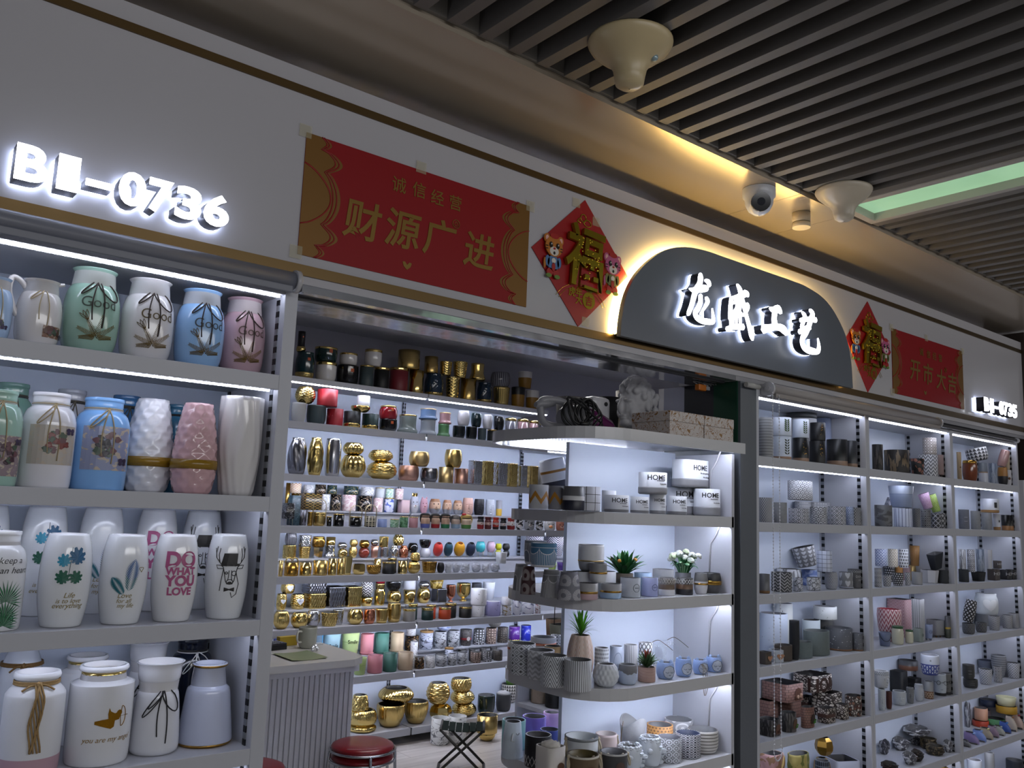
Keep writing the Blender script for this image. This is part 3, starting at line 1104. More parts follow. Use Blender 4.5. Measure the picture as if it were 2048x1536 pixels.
def ribbon(pts):
 """outline of a brush stroke: centre line with a width at every point"""
 c = curve_pts([(p[0], p[1], p[2]) for p in pts], 5)
 L, R = [], []
 for i, p in enumerate(c):
  a, b = c[max(i - 1, 0)], c[min(i + 1, len(c) - 1)]
  d = Vector((b.x - a.x, b.y - a.y))
  d = d.normalized() if d.length > 1e-9 else Vector((1, 0))
  n = Vector((-d.y, d.x)) * (p.z / 2)
  L.append((p.x + n.x, p.y + n.y))
  R.append((p.x - n.x, p.y - n.y))
 d0 = Vector((c[1].x - c[0].x, c[1].y - c[0].y)).normalized() * c[0].z * .3
 d1 = Vector((c[-1].x - c[-2].x, c[-1].y - c[-2].y)).normalized() * c[-1].z * .3
 return [(c[0].x - d0.x, c[0].y - d0.y)] + L + [(c[-1].x + d1.x, c[-1].y + d1.y)] + R[::-1]


def strokes_into(bm, strokes, ya, yb, grow=0.0, jog=0.0):
 for k, s in enumerate(strokes):
  s = [(x, z, w * .82 + grow) for x, z, w in s]
  P = ribbon(s)
  n = (len(P) - 2) // 2
  ya_ = ya - jog * k
  A = [bm.verts.new((p[0], ya_, p[1])) for p in P]
  B = [bm.verts.new((p[0], yb, p[1])) for p in P]
  m = len(P)
  for V, rev in ((A, False), (B, True)):
   # fan of quads between the two flanks
   left = V[1:n + 1]
   right = V[n + 2:][::-1]
   fs = [(V[0], left[0], right[0]), (left[-1], V[n + 1], right[-1])]
   for i in range(n - 1):
    fs.append((left[i], left[i + 1], right[i + 1], right[i]))
   for f in fs:
    bm.faces.new(f if not rev else f[::-1])
  for i in range(m):
   bm.faces.new((A[i], B[i], B[(i + 1) % m], A[(i + 1) % m]))
 bmesh.ops.recalc_face_normals(bm, faces=bm.faces[:])


for key in ('long', 'sheng', 'gong', 'yi'):
 bm = bmesh.new()
 strokes_into(bm, STROKES[key], -.099, -.062, -.001)
 c = link('character', done(bm, 'character'), DARKSIDE, sg)
 bm = bmesh.new()
 strokes_into(bm, STROKES[key], -.105, -.0995)
 link('lit_face', done(bm, 'lit_face'), FACE, c)
 bm = bmesh.new()
 strokes_into(bm, STROKES[key], -.062, -.052, .002)
 link('lit_back', done(bm, 'lit_back'), HALO, c)

# ------------------------------------------------------------------ New Year papers
RED = solid('#86000a', 0.5, 0, .3)
GOLDP = solid('#75511a', 0.45, 0.35)
GOLDT = solid('#806226', 0.40, 0.45)
REDL = solid('#8c1010', 0.5)


def cloud_edge(x0, z0, z1, sgn, amp):
 """scalloped ornamental edge of the gold end panels"""
 pts = []
 for i in range(61):
  v = i / 60
  a = abs(v - .5)
  if a < .22:
   d = .62 + .38 * sin((.5 - abs(v - .5) / .44) * pi) ** .6
  elif a < .40:
   d = .66 + .34 * sin((a - .22) / .18 * pi)
  else:
   d = .50 + .18 * sin((a - .40) / .10 * pi)
  pts.append((x0 + sgn * amp * d, z0 + (z1 - z0) * v))
 return pts


def banner(label, x0, x1, z0, z1, amp, big, bigpos, bigsize, small, smpos, smsize, stamp):
 t = thing('red_banner', label, 'banner')
 box('paper', x0, x1, -.003, -.0012, z0, z1, RED, t)
 for sgn, xe in ((1, x0), (-1, x1)):
  e = cloud_edge(xe, z0, z1, sgn, amp)
  bm = bmesh.new()
  q = [(xe, z0)] + e + [(xe, z1)]
  A = [bm.verts.new((p[0], -.0036, p[1])) for p in e]
  B = [bm.verts.new((xe, -.0036, p[1])) for p in e]
  for i in range(len(e) - 1):
   bm.faces.new((A[i], A[i + 1], B[i + 1], B[i]))
  p = link('end_panel', done(bm, 'end_panel'), GOLDP, t)
  bm = bmesh.new()
  for s, mi in ((.90, 0), (.80, 0)):
   tube_into(bm, [(xe + (q[0] - xe) * s, -.0038, q[1]) for q in e], .0022, 4)
  zc, hh = (z0 + z1) / 2, (z1 - z0)
  arc = [(xe + sgn * amp * .74 * sin(pi * k / 24) ** .7, -.0038, zc - hh * .25 + hh * .5 * k / 24) for k in range(25)]
  tube_into(bm, arc, .0026, 4)
  link('outline', done(bm, 'outline'), REDL, p)
 for ch, (cx, cz) in zip(big, bigpos):
  me = text_mesh(ch, bigsize, .0004, .022, .10)
  flat_text('character', ch, cx, -.0042, cz, bigsize, GOLDT, t, .0004, .016 * bigsize, .10)
 for ch, (cx, cz) in zip(small, smpos):
  flat_text('small_character', ch, cx, -.0042, cz, smsize, GOLDT, t, .0004, .008 * smsize)
 bm = bmesh.new()
 cx = (x0 + x1) / 2 - .06
 poly_into(bm, [(cx - .016, z0 + .05), (cx - .008, z0 + .052), (cx, z0 + .043), (cx + .008, z0 + .052), (cx + .016, z0 + .05), (cx + .012, z0 + .038), (cx, z0 + .028), (cx - .012, z0 + .038)], -.0042, -.003)
 link('emblem', done(bm, 'emblem'), GOLDT, t)
 bm = bmesh.new()
 sx, sz = stamp
 tube_into(bm, [(sx + .013 * cos(a), -.0042, sz + .013 * sin(a)) for a in [2 * pi * k / 20 for k in range(20)]], .0012, 4, True)
 tube_into(bm, [(sx - .008, -.0042, sz - .003), (sx, -.0042, sz + .007), (sx + .008, -.0042, sz - .003)], .0012, 4)
 tube_into(bm, [(sx - .006, -.0042, sz - .006), (sx + .006, -.0042, sz - .006)], .0012, 4)
 link('stamp', done(bm, 'stamp'), GOLDT, t)
 for cx, cz in ((x0 - .004, z1 + .002), (x1 + .002, z1), (x0 - .006, z0 + .004), ((x0 + x1) / 2 - .03, z1 + .008)):
  box('tape', cx - .018, cx + .018, -.0052, -.0044, cz - .018, cz + .018, glassy('#cfc8a8', .22, .3), t)
 return t


banner('wide red paper banner with gold characters and gold cloud ends, above the opening', .966, 1.774, 2.253, 2.597, .115,
       '财源广进', [(1.154, 2.393), (1.290, 2.399), (1.420, 2.403), (1.570, 2.397)], .122,
       '诚信经营', [(1.267, 2.530), (1.337, 2.533), (1.404, 2.528), (1.472, 2.528)], .05, (1.478, 2.462))
banner('red paper banner with gold characters on the fascia over the middle pot cabinet', 4.228, 5.053, 2.253, 2.589, .10,
       '开市大吉', [(4.47, 2.40), (4.62, 2.40), (4.77, 2.39), (4.91, 2.385)], .12,
       '诚信经营', [(4.55, 2.512), (4.63, 2.51), (4.70, 2.51), (4.77, 2.508)], .045, (4.83, 2.45))


def cartoon_tiger(cx, cz, h, fur, coat, parent, flip=1):
 """small printed tiger child cut out of foam board, standing proud of the card"""
 bm = bmesh.new()
 s = h / 1.0
 def e(x, z, rx, rz, mi, y, n=18):
  P = [(cx + flip * x * s + rx * s * cos(2 * pi * k / n), cz + z * s + rz * s * sin(2 * pi * k / n)) for k in range(n)]
  poly_into(bm, P, y, y + .004, mi)
 Y = -.014
 e(-.2, .36, .085, .1, 0, Y); e(.2, .36, .085, .1, 0, Y)                # ears
 e(-.2, .36, .045, .06, 1, Y - .001); e(.2, .36, .045, .06, 1, Y - .001)
 e(0, .2, .25, .23, 0, Y - .002)                                        # head
 e(0, .43, .13, .06, 2, Y - .003)                                       # cap
 e(0, .09, .13, .1, 3, Y - .003)                                        # muzzle
 e(-.1, .22, .05, .065, 4, Y - .004); e(.1, .22, .05, .065, 4, Y - .004)
 e(-.09, .24, .015, .02, 3, Y - .005); e(.11, .24, .015, .02, 3, Y - .005)
 e(0, .15, .035, .025, 2, Y - .004); e(0, .05, .03, .035, 4, Y - .004)
 for z in (.12, .18):
  e(-.21, z, .04, .012, 4, Y - .003, 8); e(.21, z, .04, .012, 4, Y - .003, 8)
 e(0, -.17, .17, .17, 5, Y)                                             # jacket
 e(-.17, -.14, .06, .12, 5, Y); e(.17, -.14, .06, .12, 5, Y)
 e(0, -.12, .06, .06, 3, Y - .002)
 e(0, -.26, .05, .1, 2, Y - .002)
 e(-.09, -.38, .09, .09, 2, Y); e(.09, -.38, .09, .09, 2, Y)
 e(-.12, -.46, .08, .045, 6, Y - .001); e(.12, -.46, .08, .045, 6, Y - .001)
 e(-.24 , -.2, .03, .12, 0, Y + .001)
 bmesh.ops.recalc_face_normals(bm, faces=bm.faces[:])
 return link('tiger_figure', done(bm, 'tiger_figure'), [solid(fur, .4), solid('#d8a7a0', .4), solid('#9d1512', .4), solid('#cfc8c0', .4), solid('#1b1412', .3), solid(coat, .4), solid('#5f7a2c', .4)], parent)


def lucky_card(label, T, R, B, L):
 t = thing('lucky_diamond_card', label, 'decoration')
 bm = bmesh.new()
 poly_into(bm, [T, R, B, L], -.004, -.0012)
 bmesh.ops.recalc_face_normals(bm, faces=bm.faces[:])
 link('card', done(bm, 'card'), solid('#92000c', 0.4), t)
 cx, cz = (L[0] + R[0]) / 2 + .0, (T[1] + B[1]) / 2
 # raised blessing character, studded
 me = text_mesh('福', .235, .006, .0075, 0.0)
 o = flat_text('character', '福', cx + .0, -.016, cz + .018, .235, GOLDF, t, .006, .004, 0.0, .8, radians(-4))
 bm = bmesh.new()
 rng = random.Random(5)
 for k in range(46):
  a, r = rng.random() * 6.28, rng.random() ** .5
  bmesh.ops.create_icosphere(bm, subdivisions=1, radius=.0032, matrix=Matrix.Translation((cx + .066 * r * cos(a), -.0225, cz + .01 + .075 * r * sin(a))))
 link('stud', done(bm, 'stud', True), solid('#d8c23a', .2, .7), o)
 cartoon_tiger(cx - .143, cz - .008, .155, '#b06a1c', '#4a6f9c', t)
 cartoon_tiger(cx + .143, cz - .012, .155, '#b0557f', '#6a6d38', t)
 for i, (ch, dx, dz) in enumerate((('虎', -.045, -.112), ('年', -.012, -.108), ('大', -.012, -.135))):
  flat_text('small_character', ch, cx + dx, -.0055, cz + dz, .034, GOLDF, t, .0005, .0006)
 bm = bmesh.new()
 poly_into(bm, ell(cx + .036, cz - .13, .03, .03), -.006, -.0042)
 p = link('gold_fruit', done(bm, 'gold_fruit'), GOLDF, t)
 flat_text('fruit_character', '吉', cx + .036, -.0068, cz - .132, .036, RED, p, .0004, .0006)
 bm = bmesh.new()
 poly_into(bm, [(cx + .03, cz - .1), (cx + .01, cz - .085), (cx + .03, cz - .083)], -.0065, -.0045)
 poly_into(bm, [(cx + .035, cz - .098), (cx + .06, cz - .085), (cx + .05, cz - .1)], -.0065, -.0045)
 link('leaf', done(bm, 'leaf'), solid('#5d6a22', .4), p)
 bm = bmesh.new()
 for r in (.10, .112):
  tube_into(bm, [(cx + r * 1.2 * cos(a), -.0045, cz - .19 + r * sin(a)) for a in [radians(28 + 124 * k / 20) for k in range(21)]], .0009, 4)
 link('rule', done(bm, 'rule'), GOLDF, t)
 # little bat-and-cloud ornament near the top corner
 bm = bmesh.new()
 tube_into(bm, [(cx + .02 + .018 * cos(a), -.0048, cz + .145 + .012 * sin(a)) for a in [2 * pi * k / 14 for k in range(14)]], .0022, 5, True)
 tube_into(bm, [(cx + .0 + .014 * cos(a), -.0048, cz + .16 + .014 * sin(a)) for a in [2 * pi * k / 14 for k in range(14)]], .0022, 5, True)
 tube_into(bm, [(cx - .02, -.0048, cz + .155), (cx - .03, -.0048, cz + .145), (cx - .015, -.0048, cz + .14)], .003, 5)
 link('ornament', done(bm, 'ornament'), GOLDF, t)
 return t


GOLDF = solid('#97801f', 0.25, 0.75)
t1 = lucky_card('red diamond card with a gold character and two tigers, before the arched sign', (2.028, 2.686), (2.254, 2.455), (2.011, 2.2275), (1.788, 2.46))
for cx, cz in ((1.985, 2.665), (2.085, 2.62), (2.045, 2.25)):
 box('tape', cx - .018, cx + .018, -.0052, -.0042, cz - .016, cz + .016, glassy('#cfc8a8', .22, .3), t1)
lucky_card('red diamond card with a gold character and two tigers, past the arched sign', (3.99, 2.684), (4.215, 2.46), (3.976, 2.2275), (3.779, 2.468))

# ------------------------------------------------------------------ things fixed to the ceiling
def antenna(label, x, y, z, r, h, m):
 t = thing('ceiling_antenna', label, 'antenna', (x, y, z))
 pr = [(r, 0), (r * 1.0, -.006), (r * .93, -.02), (r * .72, -.042), (r * .5, -.06), (r * .40, -.078), (r * .36, -.1), (r * .33, -h * .9), (r * .22, -h * .97), (.002, -h)]
 bm = bmesh.new()
 rows = []
 for rr, zz in pr:
  rows.append([bm.verts.new((rr * cos(2 * pi * k / 36), rr * sin(2 * pi * k / 36), zz)) for k in range(36)])
 bm.faces.new(rows[0])
 for A, B in zip(rows, rows[1:]):
  for k in range(36):
   bm.faces.new((A[k], B[k], B[(k + 1) % 36], A[(k + 1) % 36])).smooth = True
 bmesh.ops.recalc_face_normals(bm, faces=bm.faces[:])
 link('housing', done(bm, 'housing'), m, t)
 return t


CREAM = solid('#b9a882', 0.35)
a1 = antenna('cream mushroom-shaped antenna dome hanging under the slat ceiling, bigger of two', 1.60, -.605, 2.861, .115, .135, CREAM)
bm = bmesh.new()
bmesh.ops.create_uvsphere(bm, u_segments=12, v_segments=8, radius=.011, matrix=Matrix.Translation((.035, -.055, -.052)))
link('indicator', done(bm, 'indicator', True), solid('#8fa3a8', .2, .3), a1)
antenna('pale mushroom-shaped antenna dome beside the security camera', 2.975, -.45, 2.861, .105, .125, solid('#b4aa98', 0.35))
t = thing('smoke_detector', 'small white cylindrical detector under the tan ceiling beside the antenna', 'detector', (3.06, -.215, 2.849))
bm = bmesh.new()
tube_into(bm, [(0, 0, 0), (0, 0, -.04)], .036, 24)
link('base', done(bm, 'base'), solid('#b7aa92', .4), t)
bm = bmesh.new()
tube_into(bm, [(0, 0, -.043), (0, 0, -.062)], .036, 24)
link('sensor', done(bm, 'sensor'), solid('#c4b79e', .4), t)
bm = bmesh.new()
tube_into(bm, [(0, 0, -.039), (0, 0, -.044)], .028, 20)
link('gap', done(bm, 'gap'), solid('#6b6255', .5), t)
# dome camera
t = thing('security_camera', 'white turret security camera with a dark lens under the tan ceiling', 'camera', (2.72, -.245, 2.849))
bm = bmesh.new()
rows = []
for rr, zz in ((.062, 0), (.062, -.03), (.055, -.038), (.052, -.06), (.04, -.085), (.02, -.1), (.002, -.103)):
 rows.append([bm.verts.new((rr * cos(2 * pi * k / 28), rr * sin(2 * pi * k / 28), zz)) for k in range(28)])
for A, B in zip(rows, rows[1:]):
 for k in range(28):
  bm.faces.new((A[k], B[k], B[(k + 1) % 28], A[(k + 1) % 28])).smooth = True
bmesh.ops.recalc_face_normals(bm, faces=bm.faces[:])
link('housing', done(bm, 'housing'), solid('#b9bcc2', 0.3), t)
bm = bmesh.new()
dv = Vector((-.72, -.66, -.22)).normalized()
tube_into(bm, [Vector((0, 0, -.055)) + dv * .03, Vector((0, 0, -.055)) + dv * .058], .036, 24)
ln = link('lens', done(bm, 'lens'), solid('#0b0b0e', 0.08), t)
bm = bmesh.new()
tube_into(bm, [Vector((0, 0, -.055)) + dv * .058, Vector((0, 0, -.055)) + dv * .06], .015, 18)
link('lens_glass', done(bm, 'lens_glass'), solid('#23262e', 0.03), ln)
# edge of a hanging banner across the corridor
t = thing('hanging_sign', 'dark red sign hanging in the corridor at the very edge of view', 'sign', (3.02, -1.35, 2.75))
box('panel', -.0, .16, -.012, .012, -.185, .0, solid('#4a0a10', .5), t, .003)
for dx in (.03, .13):
 tube('wire', [(dx, 0, 0), (dx, 0, .1)], .002, CHROME, t, 6)


# ================================================================== the goods
# kind: (description, outline, surface, {options})
G, Sv, Cu, Bz = 'gold', 'silver', 'copper', 'bronze'
def P(kind, c1, c2, nu=8, nv=4, w=.5, **k):
 return dict(kind=kind, c1=c1, c2=c2, nu=nu, nv=nv, w=w, **k)
KINDS = {
 # tall vases of the first cabinet
 'lavjug': ('pale blue jar with a lavender print', 'good', '~#a9c4e6', {'n': 'ceramic_vase', 'c': 'vase', 'inn': '#d8d8dc', 'parts': [('print', '#6a5f86', '#3f3a58', .16, .32, 0, .5), ('cord', '#b8a888', .89, 1)]}),
 'pitcher': ('white ceramic pitcher with twine and a faded flower print', 'good', '~#d5d2d2', {'n': 'ceramic_pitcher', 'c': 'pitcher', 'inn': '#d8d8dc', 'parts': [('jughandle', '~#d5d2d2'), ('print', '#8a6a5a', '#5a3a30', .12, .30, 38, .5), ('cord', '#b8a888', .89, 1)]}),
 'goodgrn': ('sage green jar with gold ferns and a brown bow', 'good', '~#93b5a6', {'n': 'ceramic_vase', 'c': 'vase', 'inn': '#c9cfcc', 'parts': [('cord', '#2a1c17', .885, 2), ('fern', '#8a6f2c'), ('text', 'Good', .19, .58, '#3b4a3f', 10, 0)]}),
 'goodwht': ('white jar with gold ferns and a brown bow', 'good', '~#d3d1d3', {'n': 'ceramic_vase', 'c': 'vase', 'inn': '#d8d8dc', 'parts': [('cord', '#2a1c17', .885, 2), ('fern', '#8a6f2c'), ('text', 'Good', .19, .55, '#5a4c30', 16, 0)]}),
 'goodblu': ('sky blue jar with gold ferns and a brown bow', 'good', '~#8cb3de', {'n': 'ceramic_vase', 'c': 'vase', 'inn': '#c9cfd8', 'parts': [('cord', '#2a1c17', .885, 2), ('fern', '#8a6f2c'), ('text', 'Good', .19, .55, '#3b4650', 16, 0)]}),
 'goodpnk': ('dusty pink jar with gold ferns and a brown bow', 'good', '~#b899a2', {'n': 'ceramic_vase', 'c': 'vase', 'inn': '#cfc4c6', 'parts': [('cord', '#2a1c17', .885, 2), ('fern', '#8a6f2c'), ('text', 'Good', .19, .55, '#5a4440', 16, 0)]}),
 'prgrn': ('green jar with a flower print and twine', 'print', '~#9cc0b2', {'n': 'ceramic_vase', 'c': 'vase', 'inn': '#c9cfcc', 'parts': [('print', '#8f7f86', '#4a3340', .10, .52, 20, .9), ('cord', '#a08f6e', .88, 1)]}),
 'prwht': ('white jar with a red bouquet print and butterfly', 'print', '~#dcdbe0', {'n': 'ceramic_vase', 'c': 'vase', 'inn': '#d8d8dc', 'parts': [('print', '#b4ada4', '#7a3f3c', .24, .65, 10, .95), ('cord', '#a08f6e', .88, 1)]}),
 'prblu': ('bright blue jar with a butterfly print and twine', 'print', '~#7fb0e6', {'n': 'ceramic_vase', 'c': 'vase', 'inn': '#c9d3e0', 'parts': [('print', '#8c93b0', '#33313a', .21, .68, 10, .95), ('cord', '#a08f6e', .88, 1)]}),
 'hexwht': ('white hammered vase with a gold key-pattern band', 'hexv', '~#dcdce2', {'n': 'ceramic_vase', 'c': 'vase', 'rel': ('dim', 10, .085), 'inn': '#d8d8dc', 'parts': [('band', .27, .37, {'kind': 'greek', 'c1': '#c9c6c0', 'c2': '#8a6a1c', 'nu': 14, 'nv': 9, 'rough': .25})]}),
 'hexpnk': ('pink hammered vase with a gold key-pattern band', 'hexv', '~#c9a3a8', {'n': 'ceramic_vase', 'c': 'vase', 'rel': ('dim', 10, .085), 'inn': '#cfc4c6', 'parts': [('band', .27, .37, {'kind': 'greek', 'c1': '#b0908c', 'c2': '#8a6a1c', 'nu': 14, 'nv': 9, 'rough': .25})]}),
 'wavy': ('white vase with wavy upright ridges', 'wavy', '~#d6d3d3', {'n': 'ceramic_vase', 'c': 'vase', 'rel': ('wave', 13, .022), 'inn': '#c9c9cc'}),
 'rgrn': ('sage jar standing at the back', 'print', '~#6f9488', {'n': 'ceramic_vase', 'c': 'vase', 'parts': [('cord', '#4a4436', .88, 1)]}),
 'rpal': ('pale grey jar standing at the back', 'print', '~#a9abb3', {'n': 'ceramic_vase', 'c': 'vase', 'parts': [('cord', '#4a4436', .88, 1)]}),
 'rblu': ('deep blue jar standing at the back', 'print', '~#3f6f9e', {'n': 'ceramic_vase', 'c': 'vase', 'parts': [('cord', '#4a4436', .88, 1)]}),
 'rtea': ('teal blue jar behind the hammered vases', 'print', '~#3d7494', {'n': 'ceramic_vase', 'c': 'vase'}),
 'heartj': ('white jar with green palm print and black lettering', 'print', '~#dfe1e6', {'n': 'ceramic_vase', 'c': 'vase', 'inn': '#d8d8dc', 'parts': [('palm', '#1e5a3c', '#2f7a50', .28, 20), ('text', 'keep a', .13, .70, '#2a2a2c', 22, .3), ('text', 'clean heart', .13, .61, '#2a2a2c', 22, .3)]}),
 'monst': ('white vase with blue-green monstera leaves', 'tulip', '~#dcdfe4', {'n': 'ceramic_vase', 'c': 'vase', 'inn': '#d8d8dc', 'parts': [('monst',), ('text', 'Life', .10, .35, '#8a7a3c', 8, .3), ('text', 'is to love', .10, .29, '#8a7a3c', 8, .3), ('text', 'everything', .11, .23, '#8a7a3c', 8, .3)]}),
 'feath': ('white vase with blue feather leaves', 'tulip', '~#dcdfe4', {'n': 'ceramic_vase', 'c': 'vase', 'inn': '#d8d8dc', 'parts': [('feath',), ('text', 'Love', .10, .33, '#8a7a3c', 0, .3), ('text', 'for all', .10, .27, '#8a7a3c', 0, .3), ('text', 'my life', .10, .21, '#8a7a3c', 4, .3)]}),
 'dowhat': ('white vase with bold pink lettering', 'tulip', '~#dedfe3', {'n': 'ceramic_vase', 'c': 'vase', 'inn': '#d8d8dc', 'parts': [('text', 'DO', .31, .72, '#a8527e', 8, 0, .035), ('text', 'WHAT', .148, .585, '#a8527e', 8, 0, .035), ('text', 'YOU', .21, .475, '#a8527e', 8, 0, .035), ('text', 'LOVE', .155, .355, '#a8527e', 8, 0, .03)]}),
 'deer': ('white vase with a drawn deer in a top hat', 'tulip', '~#dcdfe4', {'n': 'ceramic_vase', 'c': 'vase', 'inn': '#d8d8dc', 'parts': [('deer',)]}),
 'twinej': ('white jar with hanging twine and a pink base', 'twine', [(0, '#b795a2'), (.17, '#d6d8de')], {'n': 'ceramic_vase', 'c': 'vase', 'inn': '#d8d8dc', 'parts': [('twine', '#a5875a')]}),
 'cupid': ('white jar with a gold collar and gold cupid', 'collar', '~#d8dae0', {'n': 'ceramic_vase', 'c': 'vase', 'inn': '#d8d8dc', 'parts': [('band', .875, .94, 'gold'), ('cupid',), ('text', 'you are my angel', .085, .27, '#8a6a1c', 12, .3)]}),
 'cordcup': ('white cup-necked vase with a black cord bow', 'cup2', '~#d5d7de', {'n': 'ceramic_vase', 'c': 'vase', 'inn': '#d8d8dc', 'parts': [('cord', '#15151a', .735, 3)]}),
 'caraf': ('grey-blue flask vase with bronze rim lines', 'caraf', '~#b9c0d6', {'n': 'ceramic_vase', 'c': 'vase', 'inn': '#c4cadc', 'parts': [('band', .955, .985, 'bronze'), ('band', .0, .035, 'bronze')]}),
 'navyj': ('dark navy jar with a white cord bow', 'print', '~#0d1526', {'n': 'ceramic_vase', 'c': 'vase', 'parts': [('cord', '#c9c9c9', .86, 2)]}),
 'twcone': ('white cone vase with thick twine', 'vase', '~#c3c8d2', {'n': 'ceramic_vase', 'c': 'vase', 'parts': [('twine', '#7a5c34')]}),
 # gold and glazed pots of the back wall
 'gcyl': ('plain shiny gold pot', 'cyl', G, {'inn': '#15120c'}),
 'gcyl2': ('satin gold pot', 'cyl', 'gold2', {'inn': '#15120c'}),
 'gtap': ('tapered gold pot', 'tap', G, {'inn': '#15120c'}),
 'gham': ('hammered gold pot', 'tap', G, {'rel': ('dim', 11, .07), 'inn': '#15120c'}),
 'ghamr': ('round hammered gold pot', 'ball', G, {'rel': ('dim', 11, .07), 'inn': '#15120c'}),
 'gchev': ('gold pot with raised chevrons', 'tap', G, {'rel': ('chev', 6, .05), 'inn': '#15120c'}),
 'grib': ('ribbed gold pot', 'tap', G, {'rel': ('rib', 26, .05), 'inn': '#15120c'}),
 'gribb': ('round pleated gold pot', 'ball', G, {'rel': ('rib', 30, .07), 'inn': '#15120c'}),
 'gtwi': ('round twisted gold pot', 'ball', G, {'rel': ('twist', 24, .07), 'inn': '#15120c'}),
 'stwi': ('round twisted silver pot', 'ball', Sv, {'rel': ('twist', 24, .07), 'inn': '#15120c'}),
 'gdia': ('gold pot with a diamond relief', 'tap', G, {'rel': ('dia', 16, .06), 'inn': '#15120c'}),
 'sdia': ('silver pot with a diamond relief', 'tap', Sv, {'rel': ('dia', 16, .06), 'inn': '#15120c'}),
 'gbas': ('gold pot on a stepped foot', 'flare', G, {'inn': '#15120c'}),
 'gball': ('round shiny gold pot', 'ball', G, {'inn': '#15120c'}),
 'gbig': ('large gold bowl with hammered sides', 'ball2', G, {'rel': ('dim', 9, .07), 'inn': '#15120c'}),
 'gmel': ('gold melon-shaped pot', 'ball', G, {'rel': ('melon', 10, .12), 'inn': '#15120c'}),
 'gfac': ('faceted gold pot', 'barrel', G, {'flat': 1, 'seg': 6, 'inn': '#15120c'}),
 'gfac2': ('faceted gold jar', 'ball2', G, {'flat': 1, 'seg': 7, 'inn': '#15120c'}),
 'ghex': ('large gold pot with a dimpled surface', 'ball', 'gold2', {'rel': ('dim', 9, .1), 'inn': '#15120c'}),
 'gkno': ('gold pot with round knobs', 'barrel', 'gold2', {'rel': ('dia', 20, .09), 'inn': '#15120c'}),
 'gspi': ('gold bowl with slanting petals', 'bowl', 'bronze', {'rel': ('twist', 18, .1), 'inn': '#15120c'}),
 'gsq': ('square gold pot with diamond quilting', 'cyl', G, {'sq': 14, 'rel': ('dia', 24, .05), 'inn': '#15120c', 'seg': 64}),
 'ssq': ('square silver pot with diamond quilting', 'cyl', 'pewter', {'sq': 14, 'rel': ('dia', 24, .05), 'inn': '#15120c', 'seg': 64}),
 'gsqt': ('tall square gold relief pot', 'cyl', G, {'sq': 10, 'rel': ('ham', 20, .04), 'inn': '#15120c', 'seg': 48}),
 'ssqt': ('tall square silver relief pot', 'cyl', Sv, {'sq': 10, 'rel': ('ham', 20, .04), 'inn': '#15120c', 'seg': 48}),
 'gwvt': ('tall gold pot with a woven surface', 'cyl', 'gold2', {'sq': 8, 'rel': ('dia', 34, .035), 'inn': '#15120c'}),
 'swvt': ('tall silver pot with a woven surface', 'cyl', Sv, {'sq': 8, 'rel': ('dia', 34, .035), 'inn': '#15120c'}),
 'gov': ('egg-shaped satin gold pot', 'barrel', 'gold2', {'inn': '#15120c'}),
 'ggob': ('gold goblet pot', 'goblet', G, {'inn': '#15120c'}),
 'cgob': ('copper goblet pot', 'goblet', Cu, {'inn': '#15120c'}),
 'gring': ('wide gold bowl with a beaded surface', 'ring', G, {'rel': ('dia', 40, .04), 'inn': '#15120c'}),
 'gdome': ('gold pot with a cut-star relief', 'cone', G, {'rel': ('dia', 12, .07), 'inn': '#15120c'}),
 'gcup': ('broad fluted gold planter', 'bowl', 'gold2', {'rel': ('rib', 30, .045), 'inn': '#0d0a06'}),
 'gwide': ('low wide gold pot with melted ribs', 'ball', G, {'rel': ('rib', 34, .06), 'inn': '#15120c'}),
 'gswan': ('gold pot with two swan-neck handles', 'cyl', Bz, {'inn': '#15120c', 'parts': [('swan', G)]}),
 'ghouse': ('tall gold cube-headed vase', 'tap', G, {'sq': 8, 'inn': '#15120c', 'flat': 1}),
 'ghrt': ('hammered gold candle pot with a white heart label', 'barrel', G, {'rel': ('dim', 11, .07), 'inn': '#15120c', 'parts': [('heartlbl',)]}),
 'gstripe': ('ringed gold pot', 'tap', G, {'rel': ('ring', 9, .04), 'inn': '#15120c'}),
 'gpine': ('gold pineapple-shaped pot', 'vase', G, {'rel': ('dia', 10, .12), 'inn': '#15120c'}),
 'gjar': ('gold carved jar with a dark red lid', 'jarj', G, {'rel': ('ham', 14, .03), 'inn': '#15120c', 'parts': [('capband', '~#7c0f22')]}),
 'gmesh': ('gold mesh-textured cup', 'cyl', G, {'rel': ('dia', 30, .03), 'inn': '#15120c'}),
 'smesh': ('silver mesh-textured cup', 'cyl', Sv, {'rel': ('dia', 30, .03), 'inn': '#15120c'}),
 'scrk': ('silver crackled pot', 'cyl', Sv, {'rel': ('ham', 14, .05), 'inn': '#15120c'}),
 'sfac': ('faceted silver pot', 'tap', Sv, {'flat': 1, 'seg': 6, 'inn': '#15120c'}),
 'sring': ('rippled silver pot', 'flare', Sv, {'rel': ('ham', 10, .05), 'inn': '#15120c'}),
 'sball': ('round silver pot', 'ball', Sv, {'inn': '#15120c'}),
 'scube': ('square textured silver pot', 'cyl', 'pewter', {'sq': 14, 'rel': ('ham', 30, .01), 'inn': '#15120c'}),
 'schev': ('silver pot with bold zigzags', 'ball', P('chev', '#dcdcde', '#26262a', 9, 6, .5, rough=.2), {'inn': '#15120c'}),
 'sgem': ('small silver pot with gem cuts', 'vase', Sv, {'rel': ('dia', 10, .1), 'inn': '#15120c'}),
 'rgem': ('small rose pot with gem cuts', 'vase', Cu, {'rel': ('dia', 10, .1), 'inn': '#15120c'}),
 'sgry': ('dark grey ribbed glass cup', 'barrel', P('vstripe', '#77777c', '#2c2c30', 30, 1, .5, rough=.15), {}),
